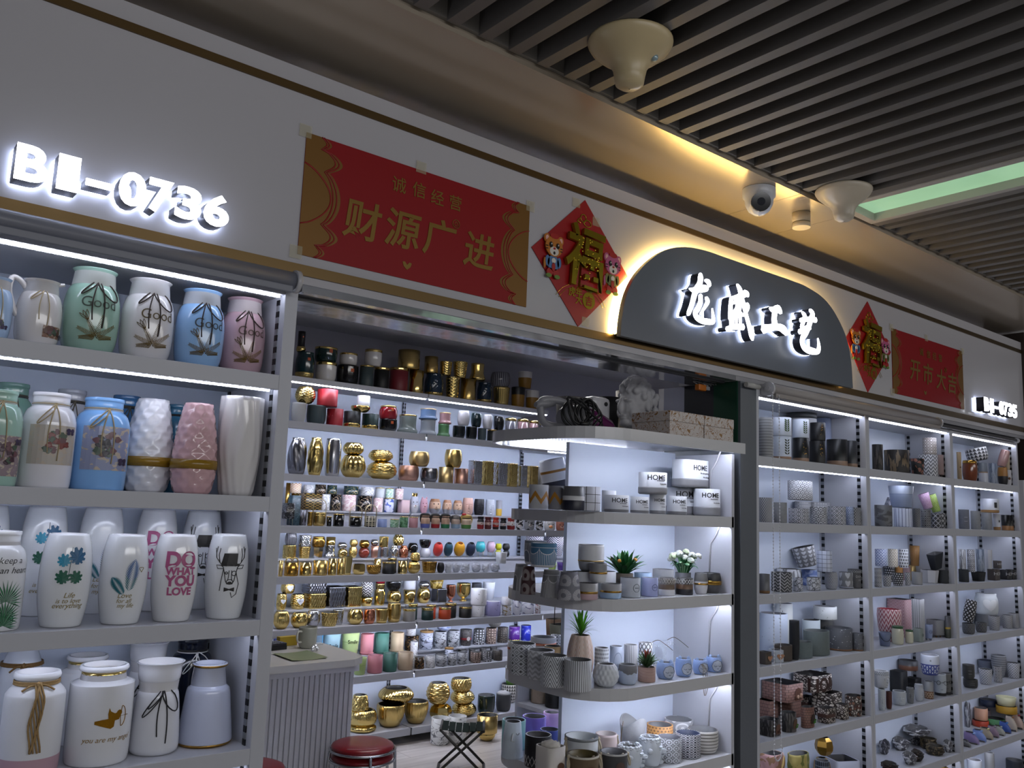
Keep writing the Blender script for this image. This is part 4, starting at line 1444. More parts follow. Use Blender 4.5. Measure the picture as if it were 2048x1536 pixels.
 'cball': ('round shiny copper pot', 'ball', '~#7a2a1e', {'inn': '#15120c'}),
 'bball': ('round shiny bronze pot', 'ball', Bz, {'inn': '#15120c'}),
 'bcyl': ('squat bronze pot', 'squat', Bz, {'inn': '#15120c'}),
 'cham': ('hammered copper cup', 'barrel', Cu, {'rel': ('ham', 14, .02), 'inn': '#15120c'}),
 'ccup': ('pink copper cup', 'tap', 'rose', {'inn': '#15120c'}),
 'pham': ('brushed rose gold pot', 'barrel', 'rose', {'inn': '#6a5a50'}),
 'sham': ('brushed silver pot', 'barrel', 'pewter', {'inn': '#4a4a4c'}),
 'gbr': ('brushed pale gold pot', 'barrel', 'champ', {'inn': '#4a4030'}),
 'gbr2': ('brushed yellow gold pot', 'barrel', 'gold2', {'inn': '#4a4030'}),
 'gbrc': ('straight brushed gold pot', 'cyl', 'champ', {'inn': '#4a4030'}),
 'rcyl': ('straight rose pot', 'cyl', 'rose', {'inn': '#4a4030'}),
 'stwv': ('tall twisted silver vase', 'vase', 'pewter', {'n': 'metallic_vase', 'c': 'vase', 'rel': ('twist', 5, .18), 'inn': '#111'}),
 'gtwv': ('tall faceted gold vase', 'vase', G, {'n': 'metallic_vase', 'c': 'vase', 'rel': ('ham', 5, .06), 'inn': '#111'}),
 'sbul': ('tall bullet-shaped silver vase', 'barrel', Sv, {'n': 'metallic_vase', 'c': 'vase', 'inn': '#111'}),
 'tealg': ('dark teal glazed pot with a gold base', 'squat', '~#0e2c2e', {'parts': [('band', .0, .22, 'gold'), ('tag',)]}),
 'tealgr': ('dark green glazed pot with a gold rim', 'round', '~#0d2a28', {'parts': [('band', .86, 1, 'gold'), ('tag',)]}),
 'whtg': ('white glazed pot with a gold rim', 'round', '~#d6d3d0', {'inn': '#d0d0d0', 'parts': [('band', .84, 1, 'gold')]}),
 'blkt': ('black glazed pot with an orange price tag', 'round', '~#0c0a0c', {'parts': [('tag',)]}),
 'blkbot': ('tall black vase with a gold foot and tag', 'boot', '~#0c0a0c', {'parts': [('band', .0, .25, 'gold'), ('tag',)]}),
 'slatg': ('slate grey pot with a thin gold rim', 'cyl', '#3a474a', {'parts': [('band', .92, 1, 'gold')]}),
 'blkg': ('matt black pot with a gold rim', 'cyl', '#101214', {'parts': [('band', .88, 1, 'gold')]}),
 'redg': ('dark red pot with a gold rim', 'cyl', '#6e1c26', {'parts': [('band', .88, 1, 'gold')]}),
 'navg': ('navy faceted pot with a gold base', 'squat', '~#14283c', {'rel': ('ham', 12, .02), 'parts': [('band', .0, .16, 'gold')]}),
 'blkgb': ('gold tumbler with a black neck', 'sharp', [(0, '#8a641e'), (.62, '#14161c')], {}),
 'whtgb': ('gold tumbler with a white neck', 'sharp', [(0, '#8a641e'), (.62, '#c9c6c4')], {}),
 'grib2': ('ribbed grey glass pot', 'barrel', P('vstripe', '#86868c', '#3f3f46', 30, 1, .5, rough=.15), {}),
 'wgry': ('pale grey rounded pot', 'round', '#a9aaa8', {}),
 'slat': ('slate grey rounded pot', 'round', '#38464a', {}),
 'redc': ('matt red pot', 'cyl', '#a3202c', {'inn': '#5a0f18'}),
 'blkgd': ('black pot with a gold base', 'cyl', '#0d0f10', {'parts': [('band', 0, .26, 'gold')]}),
 'grngd': ('dark green pot with a gold base', 'cyl', '#14302e', {'parts': [('band', 0, .26, 'gold')]}),
 'redrg': ('round red pot with a gold rim and tag', 'squat', '~#8a1822', {'parts': [('band', .88, 1, 'gold'), ('tag',)]}),
 'lusg': ('grey-green lustre pot with a spreading foot', 'boot', '~#7d8886', {'parts': [('band', .93, 1, 'gold')]}),
 'lusb': ('pearly blue lustre pot', 'boot', '~#6a86ac', {'parts': [('band', .93, 1, 'champ')]}),
 'luss': ('pearly silver lustre pot', 'boot', '~#a3abb4', {}),
 'luslg': ('small green lustre pot', 'boot', '~#5c8a5e', {}),
 'luspk': ('small pink lustre pot', 'boot', '~#b98f93', {'parts': [('band', .93, 1, 'champ')]}),
 'nspk': ('black pot with pale speckles', 'round', P('speck', '#11161a', '#8f9894', 40, 14, .42, rough=.2), {}),
 'wrib': ('white ringed cup', 'barrel', '~#c9c9ce', {'rel': ('ring', 9, .05)}),
 'nrib': ('navy ringed cup', 'barrel', '~#12262c', {'rel': ('ring', 9, .05)}),
 'brib': ('black ringed cup', 'barrel', '~#101216', {'rel': ('ring', 9, .05)}),
 'gryg': ('smoky grey cup with a gold rim', 'cyl', '~#6f6f78', {'parts': [('band', .9, 1, 'gold')]}),
 'pnkg': ('dusty pink cup with a gold rim', 'cyl', '~#a8868a', {'parts': [('band', .9, 1, 'gold')]}),
 'gbowl': ('shallow gold bowl', 'bowl', G, {}),
 'wcyl': ('small plain white pot', 'cyl', '#cfcfd4', {'inn': '#9a9a9e'}),
 'gryc': ('plain grey pot', 'cyl', '#8f8f90', {}),
 # fourth wall shelf
 'orgold': ('narrow orange-gold pot', 'cyl', 'bronze', {}),
 'chkw': ('white and gold chequered canister', 'cyl', P('check', '#d6d2ca', '#a87a3a', 10, 6, .5, rough=.25), {}),
 'marw': ('white marbled pot', 'cyl', P('vein', '#dcdcde', '#55555c', 7, 4, .018, rough=.25), {'inn': '#888'}),
 'marb': ('black marbled pot', 'cyl', P('vein', '#0c0c0f', '#b39a7c', 7, 4, .018, rough=.2), {}),
 'mart': ('dark teal marbled pot', 'cyl', P('vein', '#0f2e36', '#b39c5c', 7, 4, .016, rough=.2), {}),
 'marp': ('pink marbled pot', 'cyl', P('vein', '#d0adaf', '#e8dcd8', 6, 3, .05, rough=.3), {}),
 'marg': ('green marbled pot with a gold rim', 'cyl', P('vein', '#9cc3aa', '#e6efe6', 6, 3, .05, rough=.3), {'parts': [('band', .93, 1, 'gold')]}),
 'marwg': ('pale grey pot with a gold rim', 'cyl', '#b9bdbf', {'parts': [('band', .93, 1, 'gold')]}),
 'chkb': ('black and gold chequered box pot', 'cyl', P('check', '#0e0d0c', '#8a713c', 12, 6, .5, rough=.3), {'sq': 10}),
 'blum': ('blue and white marbled pot with a gold rim', 'cyl', P('blot', '#d0d4e8', '#4a62b8', 5, 3, .45, rough=.3), {'parts': [('band', .93, 1, 'gold')]}),
 'sqpk': ('pale pink square pot', 'cyl', '#c9adb0', {'sq': 12}),
 'stand': ('black marbled cube pot on a gold wire stand', 'cyl', P('vein', '#0f1013', '#8f8f95', 5, 3, .02, rough=.3), {'sq': 12, 'parts': [('wirestand', 'wire')]}),
 'tealsq': ('tall square dark teal pot', 'cyl', P('vein', '#1d3540', '#3f565e', 5, 5, .03, rough=.4), {'sq': 12}),
 'barkb': ('black pot with silver bark streaks', 'cyl', P('bark', '#1c1c22', '#7a7a86', 22, 8, .44, rough=.3), {}),
 'greekg': ('narrow gold key-pattern pot', 'cyl', 'bronze', {'rel': ('ham', 18, .02)}),
 'orjar': ('orange-gold jar under a tall arched handle', 'round', 'gold2', {'parts': [('band', .76, .8, G), ('arch', 'wire')]}),
 'blkc': ('black candle cup with a gold rim', 'cyl', '~#0b0b0e', {'parts': [('band', .93, 1, G)]}),
 'blkca': ('black candle cup under a gold arched handle', 'cyl', '~#0b0b0e', {'parts': [('band', .92, 1, G), ('arch', 'wire')]}),
 'greekb': ('black cup with a white key pattern', 'cyl', P('greek', '#0c0c0e', '#b0a890', 10, 3, .5, rough=.3), {'parts': [('arch', 'wire')]}),
 'bluc': ('soft blue cup', 'cyl', '#8b9dcc', {}),
 'grnm': ('green marbled cup with a gold rim', 'cyl', P('vein', '#5d8a68', '#9db69c', 6, 3, .05, rough=.3), {'parts': [('band', .93, 1, G)]}),
 'grnc': ('dark green cup', 'cyl', P('blot', '#3f6b4a', '#5d8a66', 8, 4, .5), {'parts': [('band', .94, 1, G)]}),
 'pnkc': ('rose pink cup', 'cyl', '#b07f86', {'parts': [('band', .94, 1, G)]}),
 'dogw': ('white animal-head pot with a gold crown', 'ball', [(0, '#cfd0d6'), (.5, '#b9bcc8')], {'c': 'planter', 'n': 'figure_pot', 'parts': [('crown', G), ('snout', '#c9a9a4', '#e0dcd8')]}),
 'dogp': ('pink animal-head pot with a red nose', 'ball', '#c99aa6', {'c': 'planter', 'n': 'figure_pot', 'parts': [('ears', '#b98894'), ('snout', '#a3122a', '#d8b0b4')]}),
 'baldd': ('round brown-haired doll-head pot in grey', 'ball', [(0, '#8f9096'), (.34, '#c9a78c'), (.80, '#9a6a48')], {'c': 'planter', 'n': 'figure_pot', 'parts': [('snout', '#b98f74', '#cfae94')]}),
 'facepk': ('pink face planter', 'barrel', '#c9a294', {'c': 'planter', 'n': 'face_planter', 'inn': '#8a6a60', 'parts': [('face', '#c9a294')]}),
 'facebk': ('black face planter', 'barrel', '#121219', {'c': 'planter', 'n': 'face_planter', 'parts': [('face', '#121219')]}),
 'facewh': ('white face planter', 'barrel', '#c9ced8', {'c': 'planter', 'n': 'face_planter', 'inn': '#8a8a90', 'parts': [('face', '#c9ced8')]}),
 'gryyel': ('grey and yellow pot', 'cyl', [(0, '#c9a23c'), (.45, '#85858c')], {}),
 'girlb': ('long-haired doll pot in a blue dress', 'jarj', [(0, '#5a64a4'), (.3, '#b99a82'), (.72, '#a88a74'), (.9, '#17130f')], {'c': 'planter', 'n': 'figure_pot', 'parts': [('hair', '#14100d')]}),
 'girlr': ('long-haired doll pot in a red dress', 'jarj', [(0, '#9c1f22'), (.3, '#b99a82'), (.72, '#a88a74'), (.9, '#17130f')], {'c': 'planter', 'n': 'figure_pot', 'parts': [('hair', '#14100d')]}),
 'girlg': ('long-haired doll pot in a green dress', 'jarj', [(0, '#2f7a52'), (.3, '#b99a82'), (.72, '#a88a74'), (.9, '#17130f')], {'c': 'planter', 'n': 'figure_pot', 'parts': [('hair', '#14100d')]}),
 'girlw': ('grey-haired doll pot in pale blue', 'jarj', [(0, '#8aa0b4'), (.35, '#b5a090'), (.75, '#8a8680')], {'c': 'planter', 'n': 'figure_pot', 'parts': [('hair', '#3a3634')]}),
 'girly': ('fair-haired doll pot with a red bow', 'jarj', [(0, '#4a7a3a'), (.3, '#c9b49c'), (.7, '#b59a58')], {'c': 'planter', 'n': 'figure_pot', 'parts': [('hair', '#b0944c'), ('bow', '#a81c20')]}),
 'soldr': ('toy soldier pot in a red coat and black hat', 'jarj', [(0, '#8c1c20'), (.36, '#c4b8b0'), (.56, '#14141a')], {'c': 'planter', 'n': 'figure_pot', 'parts': [('snout', '#8a5a50', '#c9b2a4')]}),
 'soldb': ('toy soldier pot in brown and red', 'jarj', [(0, '#5a2424'), (.36, '#a88c80'), (.56, '#5c2224')], {'c': 'planter', 'n': 'figure_pot', 'parts': [('snout', '#8a5a50', '#b89a8a')]}),
 'soldo': ('toy soldier pot with an orange-red hat', 'jarj', [(0, '#30181a'), (.2, '#a82c20'), (.4, '#b09a90'), (.56, '#b23420')], {'c': 'planter', 'n': 'figure_pot', 'parts': [('snout', '#8a5a50', '#b89a8a')]}),
 'soldk': ('toy soldier pot in black and white', 'jarj', [(0, '#1a1a20'), (.3, '#c0bab8'), (.56, '#15151c')], {'c': 'planter', 'n': 'figure_pot', 'parts': [('snout', '#8a5a50', '#c9b2a4')]}),
 'santa': ('bearded red-capped figure pot', 'jarj', [(0, '#8c2424'), (.35, '#c9c4c0'), (.7, '#a8302c')], {'c': 'planter', 'n': 'figure_pot', 'parts': [('snout', '#b06a5c', '#dcd8d4')]}),
 'cowb': ('black and white cow pot', 'round', P('blot', '#d4d4d4', '#141416', 4, 3, .5), {'c': 'planter', 'n': 'animal_pot', 'parts': [('ears', '#141416'), ('snout', '#1c1a1a', '#c9b9b0')]}),
 'cowg': ('grey cow pot with black patches', 'round', P('blot', '#8f8f92', '#141416', 4, 3, .42), {'c': 'planter', 'n': 'animal_pot', 'parts': [('ears', '#1c1c1e'), ('snout', '#1c1a1a', '#b0a8a0')]}),
 'henw': ('white hen pot with an orange beak', 'round', '#d4d2d0', {'c': 'planter', 'n': 'animal_pot', 'parts': [('snout', '#b0602c', '#c98a54'), ('ears', '#c9c4c0')]}),
 'foxr': ('reddish animal pot with pointed ears', 'round', '#b0705c', {'c': 'planter', 'n': 'animal_pot', 'parts': [('ears', '#a05c48'), ('snout', '#5c2c20', '#c99a84')]}),
 # fifth wall shelf
 'blkst': ('black bowl pot on a wire stand', 'ball', '~#0e0e12', {'parts': [('wirestand', 'wire')]}),
 'blkbw': ('glossy black bowl pot', 'bowl', '~#101014', {}),
 'whtbw': ('round white bowl pot', 'ball', '~#d8d8dc', {'inn': '#9a9a9e'}),
 'tiltred': ('round red pot tilted on a wire stand', 'ball2', '#c2352e', {'inn': '#8a1414', 'tilt': 30, 'parts': [('vstand', 'wire')]}),
 'tiltteal': ('round dark teal pot tilted on a wire stand', 'ball2', '#1c4452', {'inn': '#08161c', 'tilt': 30, 'parts': [('vstand', 'wire')]}),
 'tiltyel': ('round yellow pot tilted on a wire stand', 'ball2', '#d09418', {'inn': '#a85c08', 'tilt': 30, 'parts': [('vstand', 'wire')]}),
 'tiltnav': ('round navy pot tilted on a wire stand', 'ball2', '#18243c', {'inn': '#05070c', 'tilt': 30, 'parts': [('vstand', 'wire')]}),
 'turq': ('turquoise ball pot on a low frame', 'ball', '~#3aa6ac', {'parts': [('lowstand', 'wire')]}),
 'pnkb': ('pale pink ball pot on a low frame', 'ball', '~#c9a9bc', {'parts': [('lowstand', 'wire')]}),
 'yelb': ('small lime yellow pot', 'ball', '#b5b414', {'inn': '#6a6a08'}),
 'blkb': ('small matt black pot', 'ball', '#15151a', {}),
 'bigstr': ('large white pot with slanting black stripes', 'tap2', P('herring', '#d0d0da', '#1c1c2c', 4, 9, .42), {}),
 'purpc': ('purple pot beneath the striped planters', 'tap', P('vstripe', '#6a4aa8', '#4a3488', 26, 1, .4), {}),
 'limec': ('lime pot beneath the striped planters', 'tap', '#a8c46a', {}),
 'bktan': ('ribbed bronze bowl with a small topper', 'tap', 'bronze', {'rel': ('ring', 7, .03)}),
 'blkvs': ('black rounded vase', 'ball', '#131318', {}),
 'whtfig': ('white plaster figure pot', 'barrel', '#c4c8d0', {'n': 'plaster_pot', 'rel': ('ham', 5, .12), 'inn': '#8a8c92'}),
 'whtfg2': ('white lion-head plaster pot', 'ball', '#b9bdc8', {'n': 'plaster_pot', 'rel': ('ham', 7, .12), 'inn': '#8a8c92'}),
 'whtbox': ('white chunky plaster pot', 'tap', '#d4d6dc', {'n': 'plaster_pot', 'sq': 6, 'inn': '#a5a7ac'}),
 # sixth wall shelf
 'grngr': ('dark green pot with a gold rim', 'cyl', '#0f2e2c', {'parts': [('band', .82, 1, G)]}),
 'orgr': ('orange pot with a gold rim', 'cyl', '#a83c14', {'parts': [('band', .84, 1, G)]}),
 'gryr': ('grey pot with a gold rim', 'cyl', '#8d8a88', {'parts': [('band', .84, 1, G)]}),
 'blkgr': ('black pot with a gold rim', 'cyl', '#0e0d0f', {'parts': [('band', .86, 1, G)]}),
 'terw': ('white pot with black flecks', 'cyl', P('speck', '#d6d6da', '#2a2a34', 22, 9, .52), {'inn': '#c9c9cc'}),
 'terl': ('lilac pot with dark flecks', 'cyl', P('speck', '#a3a0cc', '#34345c', 18, 8, .52), {'inn': '#c9c9cc'}),
 'leafw': ('white pot with grey leaf print', 'cyl', P('bark', '#c9c9d2', '#6a6a8a', 5, 14, .42), {'inn': '#d0d0d4'}),
 'goldpr': ('pot printed with tan flowers', 'cyl', P('blot', '#c4c4ca', '#8a7444', 8, 5, .45), {'inn': '#b0b0b4'}),
 'redpr': ('pot printed with red flowers', 'cyl', P('blot', '#b9b4b8', '#7a4a4a', 8, 5, .45), {}),
 'blkstk': ('glossy black bowl stacked mouth up', 'bowl', '~#101014', {}),
 'whtbig': ('large plain white pot', 'tap', '#d0d4dc', {'inn': '#b0b4bc'}),
 'drkpot': ('dark grey rounded pot', 'round', '#2a2d36', {}),
 'gscrub': ('gold pot with scratched sides', 'tap', P('bark', '#c9b26a', '#6a5418', 24, 8, .5, rough=.25), {}),
 # seventh wall shelf
 'smilel': ('pale lime pot with dark lettering', 'tap', '#b9cc8c', {'inn': '#8fa868', 'parts': [('text', 'Smile', .22, .62, '#2a3018', 6, 0, .012), ('band', .60, .62, '#98ad70')]}),
 'smileb': ('pale blue pot with dark lettering', 'tap', '#8fb0ba', {'inn': '#6a8a94', 'parts': [('text', 'Smile', .22, .5, '#1c2c30', 6, 0, .012)]}),
 'pinkp': ('pink pot on its own saucer', 'cyl', '#d0868e', {'inn': '#a8626a', 'parts': [('saucer', '#c47a82')]}),
 'tealp': ('jade green pot on its own saucer', 'cyl', '#4f8576', {'inn': '#2f5c50', 'parts': [('saucer', '#467868')]}),
 'beigep': ('cream pot on its own saucer', 'cyl', '#d6bf9c', {'inn': '#a89070', 'parts': [('saucer', '#c9b08c')]}),
 'limep': ('pale lime pot', 'tap', '#9cb070', {'inn': '#7a8c54', 'parts': [('band', .56, .58, '#8a9c60')]}),
 'rosep': ('rose pink pot', 'cyl', '#b5707a', {'inn': '#8a4c56'}),
 'greenp': ('deep jade green pot', 'cyl', '#37665a', {'inn': '#20443a'}),
 'tanp': ('tan pot', 'cyl', '#b09a80', {'inn': '#857058'}),
 'hotpk': ('hot pink pot behind the counter mug', 'tap', '#c8307c', {'inn': '#8a1048'}),
 'bluep': ('teal blue pot behind the counter', 'tap', '#2c6a8c', {'inn': '#184058'}),
 'navp': ('navy pot behind the counter', 'tap', '#2a346c', {'inn': '#161c40'}),
 'marbk': ('black marbled pot with bronze veins', 'cyl', P('vein', '#0e0b0a', '#7a5a34', 7, 4, .03, rough=.25), {}),
 'lidm': ('marbled jar with a wooden lid', 'cyl', P('vein', '#bcc2d4', '#23243a', 4, 3, .02, rough=.25), {'n': 'lidded_jar', 'c': 'jar', 'parts': [('lid', '#a8814c')]}),
 'mgry': ('grey marbled pot', 'cyl', P('vein', '#a4a6aa', '#2e2f33', 5, 4, .03, rough=.3), {}),
 'mwht': ('white marbled cup with thin grey veins', 'cyl', P('vein', '#d0d0d2', '#5c5c60', 6, 4, .014, rough=.3), {'inn': '#8f8f92'}),
 'mblu': ('blue veined marble bowl', 'bowl', P('blot', '#b9c0d6', '#6a80b8', 5, 3, .45, rough=.3), {}),
 'redbd': ('grey patterned pot with a red band', 'tap', P('mosaic', '#5a5654', '#2f2a28', 22, 10, .5), {'parts': [('band', .36, .5, '#7c1c20'), ('disc', '#c9c4c0')]}),
 'mosbw': ('black and white mosaic pot', 'cyl', P('mosaic', '#b0b0b2', '#18181c', 11, 6, 1.0), {}),
 'mosbr': ('brown mosaic pot', 'cyl', P('mosaic', '#a08c80', '#4a3830', 11, 6, 1.0), {}),
 'mosdk': ('dark patterned pot', 'cyl', P('mosaic', '#5c544c', '#211d1a', 13, 7, 1.0), {}),
 'purpg': ('purple marbled pot with a gold base', 'cyl', P('blot', '#5a2c8c', '#8a6ab0', 4, 3, .42, rough=.25), {'parts': [('band', 0, .14, G)]}),
 'blueg': ('ultramarine marbled pot', 'cyl', P('blot', '#2430a8', '#5a68c8', 4, 3, .42, rough=.25), {}),
 'ridge': ('ridged grey bowl', 'bowl', P('vstripe', '#7a7874', '#3c3a38', 40, 1, .5), {}),
 'dkcup': ('dark small cup at the back', 'cyl', '#1d1b1c', {}),
 # platform
 'dkgrn': ('dark green rounded planter', 'round', '~#0d2422', {}),
 'dkgry': ('dark grey planter stuffed with pale cloth', 'round', '#3a3c40', {'parts': [('cloth', '#a8a8a8')]}),
 'cactus': ('patterned bowl with a green cactus', 'bowl', P('tri', '#c9c4bc', '#3c3834', 22, 6, .5), {'parts': [('ballplant', '#4f7a2c')]}),
 # rounded shelves
 'zzw': ('white pot with a gold zigzag', 'cyl', P('ribbon', '#b9bbc0', '#b07a24', 5, 1, .22, rough=.6), {'inn': '#5c5c60'}),
 'zzg': ('grey pot with a gold zigzag', 'cyl', P('ribbon', '#85868f', '#b07a24', 5, 1, .22, rough=.6), {'inn': '#5c5c60'}),
 'navst': ('grey pot with white and navy bands', 'cyl', [(0, '#14172a'), (.42, '#c9cace'), (.60, '#5c5d62')], {'inn': '#3c3c40'}),
 'gridw': ('white pot with a black grid', 'cyl', P('grid', '#c3c6d2', '#17171a', 9, 3, .07), {'inn': '#5c5c60'}),
 'navtilt': ('white and navy pot with gold lines, lying tilted', 'barrel', [(0, '#14172a'), (.55, '#c9cace'), (.72, '#8a5f1c'), (.77, '#d2d3d8')], {'inn': '#55565a', 'tiltx': -14}),
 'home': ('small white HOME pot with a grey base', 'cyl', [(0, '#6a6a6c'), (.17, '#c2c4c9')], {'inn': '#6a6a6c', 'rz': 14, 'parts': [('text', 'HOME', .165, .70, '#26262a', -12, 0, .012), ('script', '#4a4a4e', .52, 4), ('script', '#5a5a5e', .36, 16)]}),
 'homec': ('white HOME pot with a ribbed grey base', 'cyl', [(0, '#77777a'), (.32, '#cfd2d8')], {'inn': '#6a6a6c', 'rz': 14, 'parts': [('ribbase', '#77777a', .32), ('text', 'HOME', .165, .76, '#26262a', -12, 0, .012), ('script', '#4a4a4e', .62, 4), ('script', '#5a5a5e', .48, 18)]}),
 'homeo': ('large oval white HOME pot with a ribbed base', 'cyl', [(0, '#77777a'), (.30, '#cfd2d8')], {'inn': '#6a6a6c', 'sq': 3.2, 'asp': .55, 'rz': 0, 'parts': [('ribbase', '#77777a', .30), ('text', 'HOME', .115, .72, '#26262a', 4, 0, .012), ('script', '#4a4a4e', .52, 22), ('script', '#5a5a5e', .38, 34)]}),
 'archg': ('grey pot with white arches', 'cone', P('arch', '#7c7d82', '#d6d6da', 5, 1, .28, rough=.6), {'inn': '#c9c9cc'}),
 'archb': ('slate blue pot with white arches and a white rim', 'round', P('arch', '#6c7480', '#d6d6da', 5, 1, .28, rough=.6), {'inn': '#c9c9cc', 'parts': [('band', .0, .12, '#c9c9ce')]}),
 'sunm': ('maroon pot with white sunbursts', 'cone', P('rays', '#3a1a20', '#c9c4c4', 4, 2, .34, rough=.6), {'inn': '#2a1216'}),
 'sung': ('grey pot with white sunbursts', 'cone', P('rays', '#6d6e78', '#d6d6da', 4, 2, .34, rough=.6), {'inn': '#4a4a50'}),
 'scalg': ('grey pot with white scalloped lines', 'cone', P('scallop', '#75767a', '#c9c9ce', 5, 1, .28, rough=.6), {'inn': '#c9c9cc'}),
 'scalb': ('blue pot with white scallops on a white saucer', 'round', P('scallop', '#3a6a8c', '#d6d6da', 5, 1, .28, rough=.6), {'inn': '#c9c9cc', 'parts': [('band', 0, .1, '#c9c9ce')]}),
 'bandpk': ('grey pot with a gold line and pink base', 'cyl', [(0, '#b59aa2'), (.4, '#9a9a9d')], {'inn': '#56565a', 'parts': [('band', .37, .50, Bz)]}),
 'bandbl': ('grey pot with a gold line and pale blue base', 'cyl', [(0, '#a3bede'), (.4, '#9a9a9d')], {'inn': '#56565a', 'parts': [('band', .40, .53, Bz)]}),
 'bandwh': ('grey pot with a gold line and white base', 'round', [(0, '#cdd0d8'), (.45, '#85868a')], {'inn': '#56565a', 'parts': [('band', .44, .54, Bz)]}),
 'bandtop': ('large white pot with a fine gold line', 'round', [(0, '#a8abb2'), (.36, '#d2d4da')], {'inn': '#9a9a9e', 'parts': [('band', .36, .41, 'champ')]}),
 'whplain': ('plain white pot supporting another', 'cyl', '#cdd0d8', {'inn': '#6a6a6c'}),
 'spkw': ('white pot with grey speckles and a round stamp', 'cyl', P('speck', '#b9bfca', '#4a5a74', 50, 18, .5), {'inn': '#66666a', 'parts': [('ringstamp', '#55606c')]}),
 'spkb': ('lavender pot with blue speckles and a round stamp', 'cyl', P('speck', '#9aa2cc', '#44508c', 50, 18, .5), {'inn': '#66666a', 'parts': [('ringstamp', '#55608c')]}),
 'triw': ('brown and white pot with white triangle lines', 'cyl', [(0, '#c9c9cc'), (.35, '#5c4a3a'), (.62, '#6a6460')], {'inn': '#4a4a4a', 'parts': [('zigline', '#c9c4bc', .68, .95)]}),
 'leafb': ('black and brown pot with white leaf strokes', 'cyl', [(0, '#16161e'), (.34, '#5c4330'), (.62, '#4a4a4c')], {'inn': '#4a4a4a', 'parts': [('zigline', '#d0d0d0', .66, .92)]}),
 'gwg': ('grey pot with a gold line over white', 'barrel', [(0, '#c9c9ce'), (.6, '#6d6d6e')], {'inn': '#4a4a4a', 'parts': [('band', .44, .52, Bz)]}),
 'blkgo': ('charcoal pot with a wide gold band', 'barrel', [(0, '#4a4a4d'), (.5, '#1c1c1e')], {'inn': '#111', 'parts': [('band', .42, .62, Bz)]}),
 'bluebk': ('pale blue pot at the back', 'cyl', '#9cb8d8', {'inn': '#6a7a8c'}),
 'grybk': ('grey cement pot at the back', 'cyl', '!#85868a', {'inn': '#56565a'}),
 'fernpot': ('beige pot of artificial fern with orange flowers', 'cyl', '!#8f857c', {'n': 'potted_plant', 'c': 'plant', 'inn': '#3c342c', 'parts': [('plant', 'fern')]}),
 'flowpot': ('grey pot of artificial white flowers', 'cyl', '!#6f7076', {'n': 'potted_plant', 'c': 'plant', 'inn': '#3c342c', 'parts': [('plant', 'white')]}),
 'diaw': ('white pot with black concentric diamonds', 'cyl', P('diamond', '#c9cdd4', '#1f2024', 8, 4, .2), {'inn': '#5c5d60'}),
 'curlw': ('white pot with drawn loops', 'cyl', P('curl', '#c9ccd2', '#45464c', 12, 6, .045), {'inn': '#5c5d60'}),
 'chevw': ('white pot with bold black chevrons', 'cyl', P('herring', '#c9ccd2', '#232428', 6, 7, .26), {'inn': '#5c5d60'}),
 'strw': ('white pot with black upright lines', 'cyl', P('vstripe', '#c9ccd2', '#2c2d31', 38, 1, .26), {'inn': '#5c5d60'}),
 'knob': ('white pot covered with round knobs', 'ball', '#cfd4dc', {'rel': ('dia', 16, .07), 'inn': '#6a6b70'}),
 'drip': ('pale blue pot with grey glaze drips', 'barrel', P('drip', '#b4c0d4', '#6d6e72', 5, 1, .40), {'inn': '#4a4b4e'}),
 'succ': ('red-brown banded pot holding a succulent', 'cyl', P('hstripe', '#8d6a60', '#b9a298', 1, 12, .4), {'n': 'potted_plant', 'c': 'plant', 'inn': '#3c2c24', 'parts': [('soil', '#4a3a30'), ('plant', 'succ')]}),
 'sleep': ('pale blue animal-face hanging pot', 'barrel', P('scale', '#9cb4dc', '#5a74a8', 18, 12, .3), {'n': 'face_planter', 'c': 'planter', 'inn': '#56565c', 'parts': [('ears', '#8fa4c8'), ('facedisc', '#b4bcc9')]}),
 'sleepc': ('pale blue animal-face pot with trailing cords', 'barrel', P('scale', '#9cb4dc', '#5a74a8', 18, 12, .3), {'n': 'face_planter', 'c': 'planter', 'inn': '#56565c', 'parts': [('ears', '#8fa4c8'), ('facedisc', '#b4bcc9'), ('hangcord', '#6a5a44')]}),
 'pine': ('cream pineapple pot with a green grass plant', 'ball', P('herring', '#cfae9c', '#d8d0ca', 9, 9, .42), {'n': 'potted_plant', 'c': 'plant', 'rel': ('melon', 9, .07), 'inn': '#3c342c', 'parts': [('plant', 'grass')]}),
 'patw': ('pale pot with fine dotted rows', 'cyl', P('dots', '#c4c9d0', '#6a6f78', 26, 9, .3), {'inn': '#66666a'}),
 'circw': ('pale blue pot with a drawn circle', 'cyl', P('rings', '#b4bfd4', '#8490ac', 3, 1, .08), {'inn': '#66666a'}),
 'strg': ('grey and white striped cup', 'cyl', P('vstripe', '#c4c6cc', '#77787e', 24, 1, .45), {'inn': '#66666a'}),
 'crossw': ('white pot with dark crosses', 'cyl', P('lattice', '#d0d2d8', '#4a4b52', 10, 5, .3), {'inn': '#66666a'}),
 'goldrim': ('white pot with a copper line under the rim', 'cyl', '#c9c9cc', {'inn': '#6a6b6e', 'parts': [('band', .74, .82, Cu)]}),
 'flwb': ('white pot with black flowers', 'cyl', P('rings', '#c9c9cc', '#26262a', 9, 3, .4), {'inn': '#6a6b6e'}),
 'tanb': ('tan pot behind the white pots', 'cyl', '#8a7048', {'inn': '#1c1712'}),
 'nosew': ('tall white pot with a line-drawn face', 'cone', '#c4d0dc', {'n': 'face_planter', 'c': 'planter', 'inn': '#4a4b50', 'parts': [('lineface', '#6a7078', '#e2e6ea')]}),
